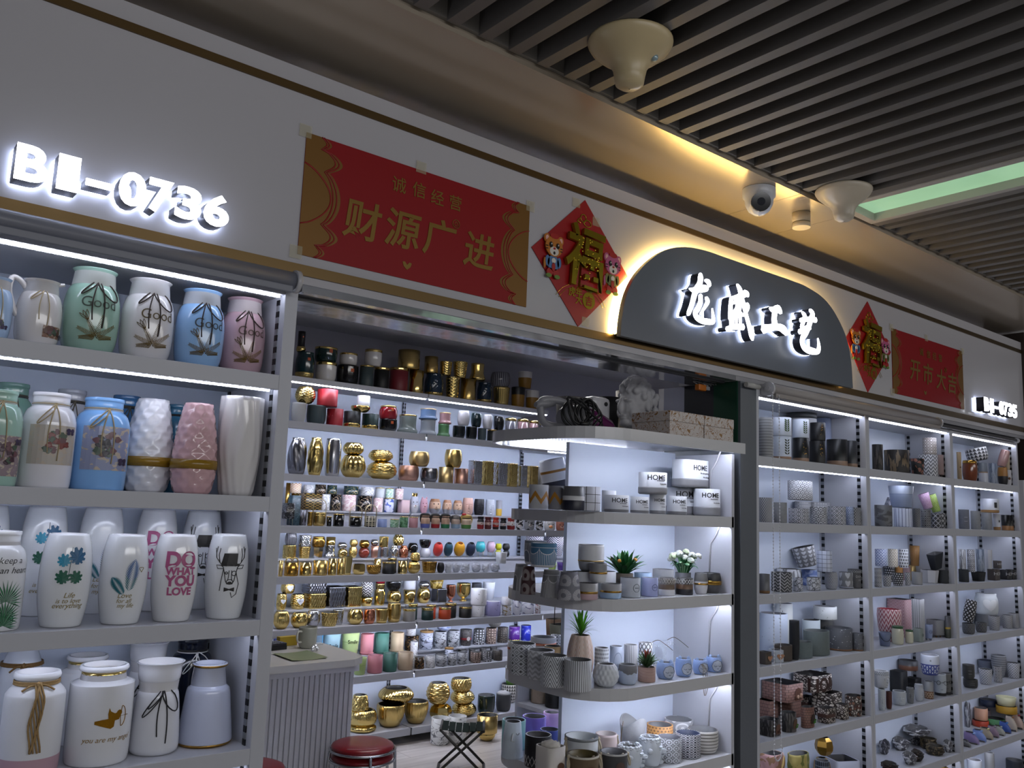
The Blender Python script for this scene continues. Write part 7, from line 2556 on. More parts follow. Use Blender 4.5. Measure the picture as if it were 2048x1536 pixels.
def add_plant(par, kind, w, h, ph):
 rng = random.Random(int(w * 1e5) + len(kind))
 R = w / 2
 bm = bmesh.new()
 if kind == 'grass':
  for k in range(46):
   a = k * 2.399
   e = radians(85 - 75 * (k / 46) ** .8)
   L = ph * (.72 + .2 * rng.random())
   d = Vector((cos(a) * cos(e), sin(a) * cos(e), sin(e)))
   z0 = h + ph * .35 * max(0, (1 - k / 30))
   b = Vector((0, 0, .12 * L * (k / 46)))
   leaflet(bm, Vector((0, 0, z0 * .5 + h * .5 - .004)) , Vector((0, 0, z0)) + d * L - Vector((0, 0, .12 * L * (k / 40))), R * (.075 if k < 26 else .03), b + Vector((0, 0, .06 * L)), 0 if k < 26 else 1)
  ms = [solid('#4f9a1e', .45), solid('#4a6a3c', .5)]
 elif kind == 'fern':
  for k in range(54):
   a = k * 2.399
   e = radians(80 - 62 * (k / 54))
   L = ph * (.8 + .4 * rng.random())
   d = Vector((cos(a) * cos(e), sin(a) * cos(e), sin(e)))
   leaflet(bm, (R * .3 * cos(a), R * .3 * sin(a), h - .006), Vector((R * .4 * cos(a), R * .4 * sin(a), h)) + d * L, ph * .11, (0, 0, .1 * L), rng.choice((0, 0, 1)))
  for k in range(4):
   a = rng.random() * 6.28
   blossom(bm, (R * 1.5 * cos(a), R * 1.5 * sin(a), h + ph * (.5 + .4 * rng.random())), ph * .14, 2, rng, 6)
  ms = [solid('#245c34', .45), solid('#3f7a44', .45), solid('#c98a3c', .5)]
 elif kind == 'white':
  for k in range(46):
   a = k * 2.399
   r = R * 2.1 * rng.random() ** .5
   zz = h + ph * (.15 + .55 * rng.random())
   p = Vector((r * cos(a), r * sin(a), zz))
   leaflet(bm, (r * .3 * cos(a), r * .3 * sin(a), h - .004), p, ph * .1, (0, 0, .02), rng.choice((0, 1)))
  for k in range(15):
   a = k * 2.399
   r = R * 2.0 * ((k + .5) / 15) ** .5
   blossom(bm, (r * cos(a), r * sin(a) * .7, h + ph * (.62 + .3 * rng.random() - .2 * r / R / 2)), ph * .22, 2 if k % 4 else 3, rng, 10)
  ms = [solid('#2f6a44', .5), solid('#8fb88f', .5), solid('#d8dcd6', .5), solid('#c9d8b4', .5)]
 elif kind == 'succ':
  for k in range(40):
   a = k * 2.399
   e = radians(85 - 70 * (k / 40))
   L = ph * (.65 + .35 * (1 - k / 40)) + R * .35 * (k / 40)
   d = Vector((cos(a) * cos(e), sin(a) * cos(e), sin(e)))
   leaflet(bm, (0, 0, h - .004), Vector((0, 0, h + ph * .1)) + d * L, R * .17, (0, 0, .05 * L), 1 if k < 10 else 0, .6)
  ms = [solid('#4a6444', .5), solid('#8a3c34', .5)]
 return link('foliage', done(bm, 'foliage'), ms, par)


def part(par, p, w, h, pr, o, pv):
 k = p[0]
 R = w / 2
 sq, asp = o.get('sq', 2.0), o.get('asp', 1.0)
 kw = dict(sq=sq, asp=asp)
 S_ = lambda s, z: on_surface(w, pr, h, s * w, z * h, .001, 0, sq, asp)
 if k == 'band':
  return link('band', hoop(w, pr, h, p[1], p[2], p[3], sq, asp), None, par)
 if k == 'tag':
  return plate('price_tag', [(-.5, -.5), (.5, -.5), (.5, .5), (-.5, .5)], w, pr, h, w * .12, h * .72, w * .16, solid('#b8501c', .5), par)
 if k == 'text':
  s, size, zr, hexc, ang, shear = p[1:7]
  offs = (p[7] if len(p) > 7 else 0.0)
  me = text_mesh(s, size * w * (1.35 if len(s) > 4 else 1.5), 0, offs * size * w * 2, shear)
  return link('lettering', wrap(me, w, pr, h, zr * h, radians(ang), **kw), None, par) if False else _mat(link('lettering', wrap(me, w, pr, h, zr * h, radians(ang), **kw), None, par), hexc)
 if k == 'script':                                       # a thin handwritten flourish, too small to read
  z = p[2] * h
  a = radians(p[3])
  seg = [(w * (-.16 + .32 * i / 30), z + w * .016 * sin(i * 1.9) * (1 + .5 * sin(i * .7))) for i in range(31)]
  return lines('script', [seg], w, pr, h, solid(p[1], .6), par, .0006 if w < .12 else .0009, ang=a, **kw)
 if k == 'saucer':
  return link('saucer', vessel(w * 1.12, h * .1, 'bowl', p[1], p[1], fill=.3, **kw), None, par)
 if k == 'cord':
  return bow(par, w, pr, h, p[1 + 1], solid(p[1], .7), p[3], R * .15)
 if k == 'twine':
  bm = bmesh.new()
  v = .9 if pr == 'twine' else .8
  for q in range(3):
   ring = [on_surface(w, pr, h, 2 * pi * R * i / 24, v * h + (q - 1) * .003, .003) for i in range(24)]
   tube_into(bm, ring, .002, 5, True)
  for q in range(7):
   pts = [on_surface(w, pr, h, (.01 * q - .03) * w * 2 * (1 + .3 * t) + .004 * sin(8 * t + q), v * h - t * .66 * h, .004 + .0015 * (q % 3)) for t in [i / 12 for i in range(13)]]
   tube_into(bm, pts, .0022, 5)
  for sx in (-1, 1):
   tube_into(bm, curve_pts([on_surface(w, pr, h, 0, v * h, .004), on_surface(w, pr, h, sx * .16 * w, v * h - .012 * h, .006), on_surface(w, pr, h, sx * .3 * w, v * h - .06 * h, .005)], 5), .0024, 5)
  bmesh.ops.create_icosphere(bm, subdivisions=1, radius=.007, matrix=Matrix.Translation(on_surface(w, pr, h, 0, v * h, .005)))
  return link('twine', done(bm, 'twine'), grainy(p[1], .4, 220, .9), par)
 if k == 'print':                                        # transfer print: a loose bouquet on a pale ground
  c1, c2, z0, z1, ang, wide = p[1:7]
  m = P('blot', c1, c2, 60, 20, .5, rough=.25)
  a = plate('print', [(-.5, 0), (-.5, 1), (.5, 1), (.5, 0)], w, pr, h, 0, 0, 1, solid(c1, .3), par) if False else None
  bm = bmesh.new()
  N = 10
  zz0, zz1 = z0 * h, z1 * h
  g = [[bm.verts.new(on_surface(w, pr, h, (i / N - .5) * w * wide, zz0 + (zz1 - zz0) * j / 8, .0008, radians(ang))) for i in range(N + 1)] for j in range(9)]
  uvl = bm.loops.layers.uv.new('UVMap')
  for j in range(8):
   for i in range(N):
    f = bm.faces.new((g[j][i], g[j][i + 1], g[j + 1][i + 1], g[j + 1][i]))
    for lp, (a_, b_) in zip(f.loops, ((i, j), (i + 1, j), (i + 1, j + 1), (i, j + 1))):
     lp[uvl].uv = (a_ / N, b_ / 8)
  pm = link('print', done(bm, 'print'), mat(P('blot', c1, '#b9ac9c', 5, 6, .45, rough=.25)), par)
  rng = random.Random(int(w * 9999))
  bm = bmesh.new()
  for q in range(22):
   a = rng.random() * 6.28
   r = rng.random() ** .5
   cs, cz = .24 * w * r * cos(a), (zz0 + zz1) / 2 + (zz1 - zz0) * (.08 + .26 * r * sin(a))
   pts = [on_surface(w, pr, h, cs + .06 * w * (1 + .4 * cos(3 * t + q)) * cos(t), cz + .06 * w * sin(t), .0014 + .0001 * q, radians(ang)) for t in [2 * pi * i / 9 for i in range(9)]]
   f = bm.faces.new([bm.verts.new(x) for x in pts])
   f.material_index = q % 3
  link('bouquet', done(bm, 'bouquet'), [solid(c2, .3), solid('#6a4a50', .3), solid('#4a5a4c', .3)], pm)
  bm = bmesh.new()
  for sx in (-1, 1):                                  # butterfly
   for dz, rr in ((.03, .055), (-.03, .042)):
    pts = [on_surface(w, pr, h, .3 * w + sx * .05 * w + rr * w * cos(t), zz0 + (zz1 - zz0) * (.85 if h > .2 and c2 != '#33313a' else .2) + dz * w + rr * w * .8 * sin(t), .003, radians(ang)) for t in [2 * pi * i / 8 for i in range(8)]]
    bm.faces.new([bm.verts.new(x) for x in pts])
  link('butterfly', done(bm, 'butterfly'), solid('#3c3450', .3), pm)
  return pm
 if k == 'fern':                                         # gold transfer: a fan of fern fronds
  bm = bmesh.new()
  for ang_, L in ((-62, .36), (-25, .40), (12, .46), (50, .44), (-95, .28), (84, .30)):
   a = radians(90 - ang_)
   x0, z0 = .0, .17
   for i in range(13):
    t = (i + 1) / 13
    px, pz = x0 * w + cos(a) * L * w * t, z0 * h + sin(a) * L * w * t * .9
    for sx in (-1, 1):
     q = a + sx * radians(48)
     ln = .075 * w * (1 - .5 * t)
     tube_into(bm, [on_surface(w, pr, h, px, pz, .0008, radians(8)), on_surface(w, pr, h, px + cos(q) * ln, pz + sin(q) * ln, .0008, radians(8))], .0007, 3)
  f = link('fern_print', done(bm, 'fern_print'), solid(p[1], .3, .7), par)
  segs = []
  for ang_ in (-20, 0, 22):
   a = radians(95 + ang_ + 25)
   b = [(-.16 * w + cos(a) * .20 * w * t + .03 * w * sin(pi * t) * s_, .36 * h + sin(a) * .2 * w * t) for s_ in (-1,) for t in [i / 6 for i in range(7)]]
   c = [(-.16 * w + cos(a) * .20 * w * t + .03 * w * sin(pi * t), .36 * h + sin(a) * .2 * w * t) for t in [i / 6 for i in range(7)]]
   segs += [b, c]
  segs.append([(-.16 * w, .36 * h), (-.05 * w, .24 * h), (.02 * w, .16 * h)])
  lines('sprig_print', segs, w, pr, h, solid('#5a4a2c', .4), par, .0008, ang=radians(8))
  return f
 if k == 'palm':
  bm = bmesh.new()
  for cz, sc in ((.30, 1), (.14, .9), (.06, .8)):
   for i in range(19):
    a = radians(-20 + 220 * i / 18)
    L = .42 * w * sc
    b0 = (-.02 * w, cz * h)
    tip = (b0[0] + cos(a) * L, b0[1] + sin(a) * L)
    n = (-sin(a) * .014 * w, cos(a) * .014 * w)
    mid = ((b0[0] + tip[0]) / 2, (b0[1] + tip[1]) / 2)
    Q = [b0, (mid[0] + n[0], mid[1] + n[1]), tip, (mid[0] - n[0], mid[1] - n[1])]
    f = bm.faces.new([bm.verts.new(on_surface(w, pr, h, s, max(z, .004), .0012 + .0001 * i, radians(p[4]))) for s, z in Q])
    f.material_index = i % 2
  return link('palm_print', done(bm, 'palm_print'), [solid(p[1], .4), solid(p[2], .4)], par)
 if k == 'monst':
  bm = bmesh.new()
  for n, (cx, cz, sc, rot, mi) in enumerate(((-.10, .70, .15, 200, 0), (.16, .74, .20, 160, 1), (-.10, .52, .16, 190, 2), (.15, .52, .15, 150, 2))):
   out = []
   for i in range(48):
    t = 2 * pi * i / 48
    rr = sc * (1 - .32 * cos(t)) * (1 if (i % 5) < 3 else .72)
    out.append((cx * w + rr * w * sin(t) * .85, cz * h + rr * w * cos(t) * -1 * .9))
   c = bm.verts.new(on_surface(w, pr, h, cx * w, cz * h, .0012 + .0002 * n))
   vs = [bm.verts.new(on_surface(w, pr, h, s, z, .0012 + .0002 * n)) for s, z in out]
   for i in range(48):
    f = bm.faces.new((c, vs[i], vs[(i + 1) % 48]))
    f.material_index = mi
  m = link('leaf_print', done(bm, 'leaf_print'), [solid('#2f8aa8', .4), solid('#235a82', .4), solid('#1f5c4a', .4)], par)
  lines('stem_print', [[(.05 * w, .86 * h), (.03 * w, .7 * h), (.0, .5 * h)]], w, pr, h, solid('#1c3c4a', .4), m, .0007)
  return m
 if k == 'feath':
  bm = bmesh.new()
  for x0, z0, ang_, L, mi in ((.06, .36, 8, .95, 0), (-.02, .33, -35, .62, 1)):
   a = radians(90 - ang_)
   for i in range(17):
    t = (i + 1) / 17
    px, pz = x0 * w + cos(a) * L * w * t * .75, z0 * h + sin(a) * L * w * t * .75
    for sx in (-1, 1):
     q = a + sx * radians(42)
     ln = .26 * w * sin(pi * (.18 + .8 * t)) * (.9 if mi == 0 else .7)
     n = (-sin(q) * .011 * w, cos(q) * .011 * w)
     tip = (px + cos(q) * ln, pz + sin(q) * ln)
     md = (px + cos(q) * ln * .5, pz + sin(q) * ln * .5)
     Q = [(px, pz), (md[0] + n[0], md[1] + n[1]), tip, (md[0] - n[0], md[1] - n[1])]
     f = bm.faces.new([bm.verts.new(on_surface(w, pr, h, s, z, .0012 + .00006 * i + (.0004 if mi else 0))) for s, z in Q])
     f.material_index = mi if t > .3 else 1
  m = link('feather_print', done(bm, 'feather_print'), [solid('#2f5f9c', .4), solid('#1f6a78', .4)], par)
  lines('heart_print', [[(w * (.33 + .05 * sin(t) ** 3 * 1.2), h * .62 + w * .05 * (cos(t) - .4 * cos(2 * t))) for t in [2 * pi * i / 16 for i in range(17)]]], w, pr, h, solid('#8a7a3c', .3, .5), m, .0007)
  return m
 if k == 'deer':
  ink = solid('#1c1a1a', .5)
  segs = []
  E_ = lambda cx, cz, rx, rz, a0=0, a1=360, n=16: [(cx * w + rx * w * cos(radians(a0 + (a1 - a0) * i / n)), cz * h + rz * w * sin(radians(a0 + (a1 - a0) * i / n))) for i in range(n + 1)]
  segs += [[(-.17 * w, .62 * h), (-.13 * w, .54 * h), (-.10 * w, .46 * h), (-.06 * w, .42 * h), (.06 * w, .42 * h), (.10 * w, .46 * h), (.13 * w, .54 * h), (.17 * w, .62 * h)]]
  segs += [E_(0, .445, .075, .055), E_(.09, .545, .055, .055), E_(-.09, .55, .03, .025)]
  segs += [[(-.03 * w, .58 * h), (-.035 * w, .5 * h), (-.05 * w, .46 * h)], [(.03 * w, .58 * h), (.035 * w, .5 * h), (.05 * w, .46 * h)]]
  for s in (-1, 1):
   segs += [[(s * .10 * w, .63 * h), (s * .24 * w, .66 * h), (s * .36 * w, .73 * h), (s * .41 * w, .84 * h)],
                     [(s * .26 * w, .67 * h), (s * .30 * w, .76 * h), (s * .28 * w, .84 * h)], [(s * .35 * w, .72 * h), (s * .38 * w, .78 * h), (s * .36 * w, .86 * h)],
                     [(s * .16 * w, .60 * h), (s * .30 * w, .60 * h), (s * .34 * w, .64 * h), (s * .22 * w, .64 * h), (s * .16 * w, .61 * h)]]
  segs += [[(.145 * w, .54 * h), (.22 * w, .42 * h), (.18 * w, .30 * h), (.08 * w, .26 * h), (.04 * w, .32 * h)], [(-.16 * w, .6 * h), (-.2 * w, .45 * h), (-.22 * w, .34 * h)]]
  d = lines('deer_print', segs, w, pr, h, ink, par, .0011)
  plate('hat_print', [(-.22, -.06), (.22, -.06), (.22, 0), (.15, .0), (.17, .24), (-.17, .24), (-.15, .0), (-.22, 0)], w, pr, h, 0, .66 * h, w, ink, d)
  plate('tie_print', [(-.12, -.05), (0, -.015), (.12, -.05), (.12, .05), (0, .015), (-.12, .05)], w, pr, h, 0, .355 * h, w, ink, d)
  plate('nose_print', ell(0, 0, .05, .03, 12), w, pr, h, 0, .435 * h, w, ink, d)
  return d
 if k == 'cupid':
  gold = solid('#a8781c', .25, .8)
  A = radians(14)
  pts = [(-.26, -.10), (-.16, -.07), (-.06, -.12), (.0, -.19), (.05, -.16), (.06, -.06), (.13, -.05), (.16, .02), (.12, .08), (.05, .06), (.01, .02), (-.02, .10), (-.045, .16), (-.06, .06), (-.05, -.02), (-.15, -.03), (-.26, -.05)]
  m = plate('cupid_print', pts, w, pr, h, 0, .50 * h, w * .95, gold, par, ang=A)
  plate('head_print', ell(.13, .06, .05, .05, 14), w, pr, h, 0, .50 * h, w * .95, gold, m, ang=A)
  lines('bow_print', [[(w * (.17 + .08 * cos(t)), .50 * h + w * .16 * sin(t)) for t in [radians(-85 + 170 * i / 12) for i in range(13)]], [(.17 * w, .5 * h + .16 * w), (.15 * w, .5 * h - .005 * w), (.17 * w, .5 * h - .16 * w)], [(.10 * w, .5 * h), (.30 * w, .5 * h)]], w, pr, h, gold, m, .0009, ang=A)
  return m
 if k == 'jughandle':
  pts = curve_pts([(-R * .93, -.01, h * .42), (-R * 1.12, -.012, h * .55), (-R * 1.35, -.014, h * .78), (-R * 1.28, -.014, h * .98), (-R * .95, -.012, h * .96), (-R * .66, -.008, h * .86)], 6)
  bm = bmesh.new()
  tube_into(bm, pts, R * .13, 10)
  link('handle', done(bm, 'handle'), mat(p[1]), par)
  bm = bmesh.new()
  tube_into(bm, curve_pts([(R * .5, -R * .1, h * .97), (R * .78, -R * .12, h * .985), (R * .95, -R * .13, h * 1.0)], 4), R * .12, 8, taper=.6)
  return link('spout', done(bm, 'spout'), mat(p[1]), par)
 if k == 'swan':
  bm = bmesh.new()
  for s in (-1, 1):
   tube_into(bm, curve_pts([(s * R * .9, 0, h * .95), (s * R * .75, -.005, h * 1.25), (s * R * .35, -.006, h * 1.36), (s * R * .1, -.006, h * 1.18), (s * R * .22, -.006, h * 1.06)], 6), R * .1, 8, taper=.6)
  return link('handle', done(bm, 'handle'), mat(p[1]), par)
 if k == 'arch':
  o_ = None
  for dy in (-R * .8, R * .8):
   bm = bmesh.new()
   tube_into(bm, [(-R * 1.02, dy * .3, .002), (-R * 1.02, dy * .3, h * 1.5)] + [(-R * 1.02 * cos(t), dy * .3, h * 1.5 + R * 1.02 * sin(t)) for t in [pi * i / 14 for i in range(1, 14)]] + [(R * 1.02, dy * .3, h * 1.5), (R * 1.02, dy * .3, .002)], .0016, 6)
   o_ = link('handle', done(bm, 'handle'), mat(p[1]), par)
  return o_
 if k == 'bail':
  bm = bmesh.new()
  tube_into(bm, [(R * .97 * cos(t), -R * .97 * sin(t) * .8 - R * .18, h * .92 - .55 * h * sin(t)) for t in [pi * i / 16 for i in range(17)]], .0012, 5)
  return link('handle', done(bm, 'handle'), solid(p[1], .4), par)
 if k == 'heartlbl':
  m = plate('heart_label', HEART, w, pr, h, .1 * w, .56 * h, .5 * w, solid('#d2d2d4', .5), par)
  lines('label_script', [[(.1 * w + .13 * w * (i / 8 - .5) * 2, .57 * h + .02 * w * sin(i * 2.2)) for i in range(9)]], w, pr, h, solid('#55555a', .5), m, .0006, off=.0022)
  return m
 if k == 'capband':
  return link('lid', vessel(w * .92, h * .16, 'round', p[1], p[1], fill=.1), None, par, (0, 0, h * .99))
 if k == 'lid':
  l = link('lid', vessel(w * 1.05, h * .1, 'cyl', grainy(p[1], .3, 40, .6), grainy(p[1], .3, 40, .6), fill=.05), None, par, (0, 0, h + .0005))
  bm = bmesh.new()
  tube_into(bm, [(0, 0, h * .1), (0, 0, h * .16)], R * .08, 8)
  bmesh.ops.create_uvsphere(bm, u_segments=10, v_segments=6, radius=R * .16, matrix=Matrix.Translation((0, 0, h * .2)))
  link('knob', done(bm, 'knob', True), CHROME, l)
  return l
 if k in ('wirestand', 'lowstand', 'vstand'):
  o_ = None
  lift = o['lift']
  n = 4 if k != 'vstand' else 3
  for i in range(n):
   a = 2 * pi * i / n + pi / 4
   b = a + 2 * pi / n
   q = R * .95
   bm = bmesh.new()
   top = (q * cos(a), q * sin(a), lift + h * (.28 if k != 'lowstand' else .06))
   if k == 'wirestand':
    pts = [top, (q * 1.1 * cos(a), q * 1.1 * sin(a), .0), top, (q * cos(b), q * sin(b), top[2])]
   elif k == 'vstand':
    mdl = (a + b) / 2
    pts = [top, (q * .95 * cos(mdl), q * .95 * sin(mdl), .001), (q * cos(b), q * sin(b), top[2])]
   else:
    pts = [(q * .8 * cos(a), q * .8 * sin(a), 0), (q * .8 * cos(a), q * .8 * sin(a), lift + h * .05), (q * .8 * cos(b), q * .8 * sin(b), lift + h * .05)]
   tube_into(bm, pts, .0013, 5)
   o_ = link('stand_wire', done(bm, 'stand_wire'), mat(p[1]), par)
  return o_
 if k == 'feet':
  o_ = None
  for i in range(4):
   a = pi / 4 + pi / 2 * i
   bm = bmesh.new()
   q = R * .62
   tube_into(bm, [(q * cos(a), q * sin(a), o['lift'] + .002), (q * cos(a), q * sin(a), 0)], max(R * .13, .003), 8, taper=.75)
   o_ = link('foot', done(bm, 'foot'), mat(p[1]), par)
  return o_
 if k == 'crown':
  bm = bmesh.new()
  for i in range(6):
   a = 2 * pi * i / 6
   leaflet(bm, (R * .5 * cos(a), R * .5 * sin(a), h * .94), (R * .62 * cos(a), R * .62 * sin(a), h * 1.22), R * .24, None, 0, .1)
  return link('crown', done(bm, 'crown'), mat(p[1]), par)
 if k == 'snout':
  bm = bmesh.new()
  for mi, (c, r) in enumerate((((0, .40), .40), ((0, .46), .17))):
   n0 = len(bm.faces)
   q = on_surface(w, pr, h, c[0] * w, c[1] * h, -R * .1 if mi == 0 else R * .26)
   bmesh.ops.create_uvsphere(bm, u_segments=10, v_segments=7, radius=R * r, matrix=Matrix.Translation(q) @ Matrix.Diagonal((1, .8, .75, 1)))
   bm.faces.ensure_lookup_table()
   for f in bm.faces[n0:]:
    f.material_index = 1 if mi == 0 else 0
  sn = link('snout', done(bm, 'snout', True), [solid(p[1], .4), solid(p[2], .4)], par)
  bm = bmesh.new()
  for s in (-1, 1):
   bmesh.ops.create_uvsphere(bm, u_segments=8, v_segments=6, radius=R * .11, matrix=Matrix.Translation(on_surface(w, pr, h, s * .2 * w, .66 * h, -R * .02)))
  return link('eye', done(bm, 'eye', True), solid('#17151a', .2), par)
 if k == 'ears':
  o_ = None
  for s in (-1, 1):
   bm = bmesh.new()
   q = Vector((s * R * .52, -R * .35, h * 1.02))
   bmesh.ops.create_uvsphere(bm, u_segments=10, v_segments=8, radius=R * .3, matrix=Matrix.Translation(q) @ Matrix.Diagonal((.75, .4, 1.0, 1)))
   o_ = link('ear', done(bm, 'ear', True), solid(p[1], .5), par)
  return o_
 if k == 'face':
  bm = bmesh.new()
  def blob(s, z, rx, ry, rz, off=-.2):
   q = on_surface(w, pr, h, s * w, z * h, R * off)
   bmesh.ops.create_uvsphere(bm, u_segments=12, v_segments=8, radius=1, matrix=Matrix.Translation(q) @ Matrix.Diagonal((R * rx, R * ry, h * rz, 1)))
  blob(0, .48, .13, .34, .16, -.08)
  blob(0, .40, .2, .24, .05, -.02)
  blob(0, .24, .24, .16, .035, -.05)
  blob(0, .10, .26, .2, .07, -.1)
  for s in (-1, 1):
   blob(s * .2, .64, .3, .12, .03, -.05)
   blob(s * .2, .54, .2, .10, .035, -.05)
  f = link('face_relief', done(bm, 'face_relief', True), solid(p[1], .5), par)
  return f
 if k == 'head':
  bm = bmesh.new()
  def blob(x, y, z, rx, ry, rz):
   bmesh.ops.create_uvsphere(bm, u_segments=14, v_segments=10, radius=1, matrix=Matrix.Translation((x * R, y * R, z * h)) @ Matrix.Diagonal((R * rx, R * ry, h * rz, 1)))
  blob(0, -1.12, .52, .16, .34, .10)      # nose
  blob(0, -1.26, .47, .18, .2, .045)
  blob(0, -1.0, .34, .24, .26, .035)       # lips
  blob(0, -.98, .28, .22, .24, .03)
  blob(0, -.86, .14, .34, .34, .10)        # chin
  for s in (-1, 1):
   blob(s * .4, -.88, .70, .36, .22, .04)   # brow
   blob(s * .4, -.82, .60, .24, .2, .04)    # lid
   blob(s * 1.0, .05, .56, .14, .26, .11)   # ear
  blob(0, .1, .02, .7, .7, .12)
  f = link('face_relief', done(bm, 'face_relief', True), solid(p[1], .5), par)
  bm = bmesh.new()
  rng = random.Random(3)
  for i in range(44):
   a = rng.random() * 6.28
   bmesh.ops.create_icosphere(bm, subdivisions=1, radius=R * .16, matrix=Matrix.Translation((R * .84 * cos(a), R * .84 * sin(a), h * (.84 + .13 * rng.random()))) @ Matrix.Diagonal((1, 1, .8, 1)))
  link('hair_relief', done(bm, 'hair_relief', True), solid(p[1], .5), par)
  return f
 if k == 'curls':
  bm = bmesh.new()
  for j in range(3):
   for i in range(22):
    a = 2 * pi * (i + .5 * (j % 2)) / 22
    q = on_surface(w, pr, h, a * R, h * (.82 + .07 * j), 0)
    bmesh.ops.create_icosphere(bm, subdivisions=1, radius=R * .13, matrix=Matrix.Translation(q))
  return link('curls', done(bm, 'curls', True), solid(p[1], .5), par)
 if k == 'facedisc':
  q = on_surface(w, pr, h, .12 * w, .46 * h, .0)
  m = plate('face_disc', ell(0, 0, .34, .36, 22), w, pr, h, .1 * w, .46 * h, w, solid(p[1], .6), par, off=.002)
  E_ = lambda cx, cz, r, a0, a1: [(.1 * w + (cx + r * cos(radians(a0 + (a1 - a0) * i / 8))) * w, .46 * h + (cz + r * sin(radians(a0 + (a1 - a0) * i / 8))) * w) for i in range(9)]
  lines('face_lines', [E_(-.13, .06, .09, 200, 340), E_(.13, .06, .09, 200, 340), E_(0, -.12, .05, 200, 340), E_(0, 0, .35, 0, 360)], w, pr, h, solid('#4a5468', .6), m, .0010, off=.003)
  return m
 if k == 'lineface':
  E_ = lambda cx, cz, r, a0, a1: [((cx + r * cos(radians(a0 + (a1 - a0) * i / 8))) * w, (cz * h + r * w * sin(radians(a0 + (a1 - a0) * i / 8)))) for i in range(9)]
  m = lines('smile_line', [E_(.16, .74, .10, 200, 340)] if w < .10 else [E_(.0, .62, .14, 200, 340), E_(.0, .78, .03, 0, 360)], w, pr, h, solid(p[1], .5), par, .0013)
  bm = bmesh.new()
  if w < .10:
   tube_into(bm, [on_surface(w, pr, h, -.12 * w, .72 * h, .003), on_surface(w, pr, h, -.17 * w, .52 * h, .006), on_surface(w, pr, h, -.05 * w, .50 * h, .003)], .0024, 6)
   link('nose_relief', done(bm, 'nose_relief'), solid(p[2], .5), par)
  else:
   bm.free()
  return m
 if k == 'hair':
  bm = bmesh.new()
  bmesh.ops.create_uvsphere(bm, u_segments=14, v_segments=8, radius=1, matrix=Matrix.Translation((0, R * .15, h * .93)) @ Matrix.Diagonal((R * 1.08, R * 1.0, h * .15, 1)))
  for s in (-1, 1):
   tube_into(bm, curve_pts([(s * R * .85, R * .1, h * .95), (s * R * 1.05, R * .05, h * .7), (s * R * .95, -R * .05, h * .42)], 4), R * .24, 8, taper=.6)
  return link('hair', done(bm, 'hair', True), solid(p[1], .5), par)
 if k == 'bow':
  bm = bmesh.new()
  for s in (-1, 1):
   bmesh.ops.create_uvsphere(bm, u_segments=8, v_segments=6, radius=R * .25, matrix=Matrix.Translation((-R * .6 + s * R * .2, -R * .4, h * 1.06)))
  return link('bow', done(bm, 'bow', True), solid(p[1], .5), par)
 if k == 'disc':
  return plate('label_disc', ell(0, 0, .17, .17, 18), w, pr, h, .12 * w, .45 * h, w, solid(p[1], .6), par, off=.002, **kw)
 if k == 'label':
  return plate('label', [(-.09, -.16), (.09, -.16), (.09, .16), (-.09, .16)], w, pr, h, .22 * w, .55 * h, w, solid(p[1], .5), par)
 if k == 'ringstamp':
  m = lines('stamp', [[(.2 * w + .19 * w * cos(t), .5 * h + .19 * w * sin(t)) for t in [2 * pi * i / 24 for i in range(25)]], [(.2 * w + .1 * w * (i / 10 - .5) * 2, .5 * h + .02 * w * sin(i * 2.3)) for i in range(11)]], w, pr, h, solid(p[1], .6), par, .0009, **kw)
  return m
 if k == 'zigline':
  n = 9
  seg = [(2 * pi * R * (i / (2 * n) - .5), h * (p[2] if i % 2 else p[3])) for i in range(2 * n + 1)]
  seg2 = [(2 * pi * R * (i / (2 * n) - .5), h * (p[3] if i % 2 else p[2])) for i in range(2 * n + 1)]
  fine = lambda s: [(s[i][0] + (s[i + 1][0] - s[i][0]) * t / 5, s[i][1] + (s[i + 1][1] - s[i][1]) * t / 5) for i in range(len(s) - 1) for t in range(5)]
  return lines('pattern_lines', [fine(seg), fine(seg2)], w, pr, h, solid(p[1], .6), par, max(.0009, w * .011), **kw)
 if k == 'trirow':
  bm = bmesh.new()
  n = 11
  for row in range(3):
   z0 = h * (p[2] + (p[3] - p[2]) * row / 3)
   z1 = h * (p[2] + (p[3] - p[2]) * (row + .8) / 3)
   for i in range(n * 2):
    s = pi * R * 2 * (i / (n * 2) - .5)
    d = pi * R / n * .42
    Q = [(s - d, z0), (s + d, z0), (s, z1)] if (i + row) % 2 else [(s, z0), (s + d, z1), (s - d, z1)]
    bm.faces.new([bm.verts.new(on_surface(w, pr, h, a, b, .001)) for a, b in Q])
  return link('triangle_pattern', done(bm, 'triangle_pattern'), solid(p[1], .5), par)
 if k == 'dot2':
  return plate('dot', ell(0, 0, .05, .05, 12), w, pr, h, -.1 * w, .75 * h, w, solid(p[1], .5), par)
 if k == 'leaf':
  bm = bmesh.new()
  for i in range(6):
   for s in (-1, 1):
    b0 = (.16 * w, (.22 + .11 * i) * h)
    a = radians(90 - s * 48)
    L = .2 * w
    n = (-sin(a) * .045 * w, cos(a) * .045 * w)
    tip = (b0[0] + cos(a) * L, b0[1] + sin(a) * L)
    md = (b0[0] + cos(a) * L * .5, b0[1] + sin(a) * L * .5)
    bm.faces.new([bm.verts.new(on_surface(w, pr, h, x, min(z, h * .97), .001)) for x, z in (b0, (md[0] + n[0], md[1] + n[1]), tip, (md[0] - n[0], md[1] - n[1]))])
  return link('leaf_print', done(bm, 'leaf_print'), solid(p[1], .5), par)
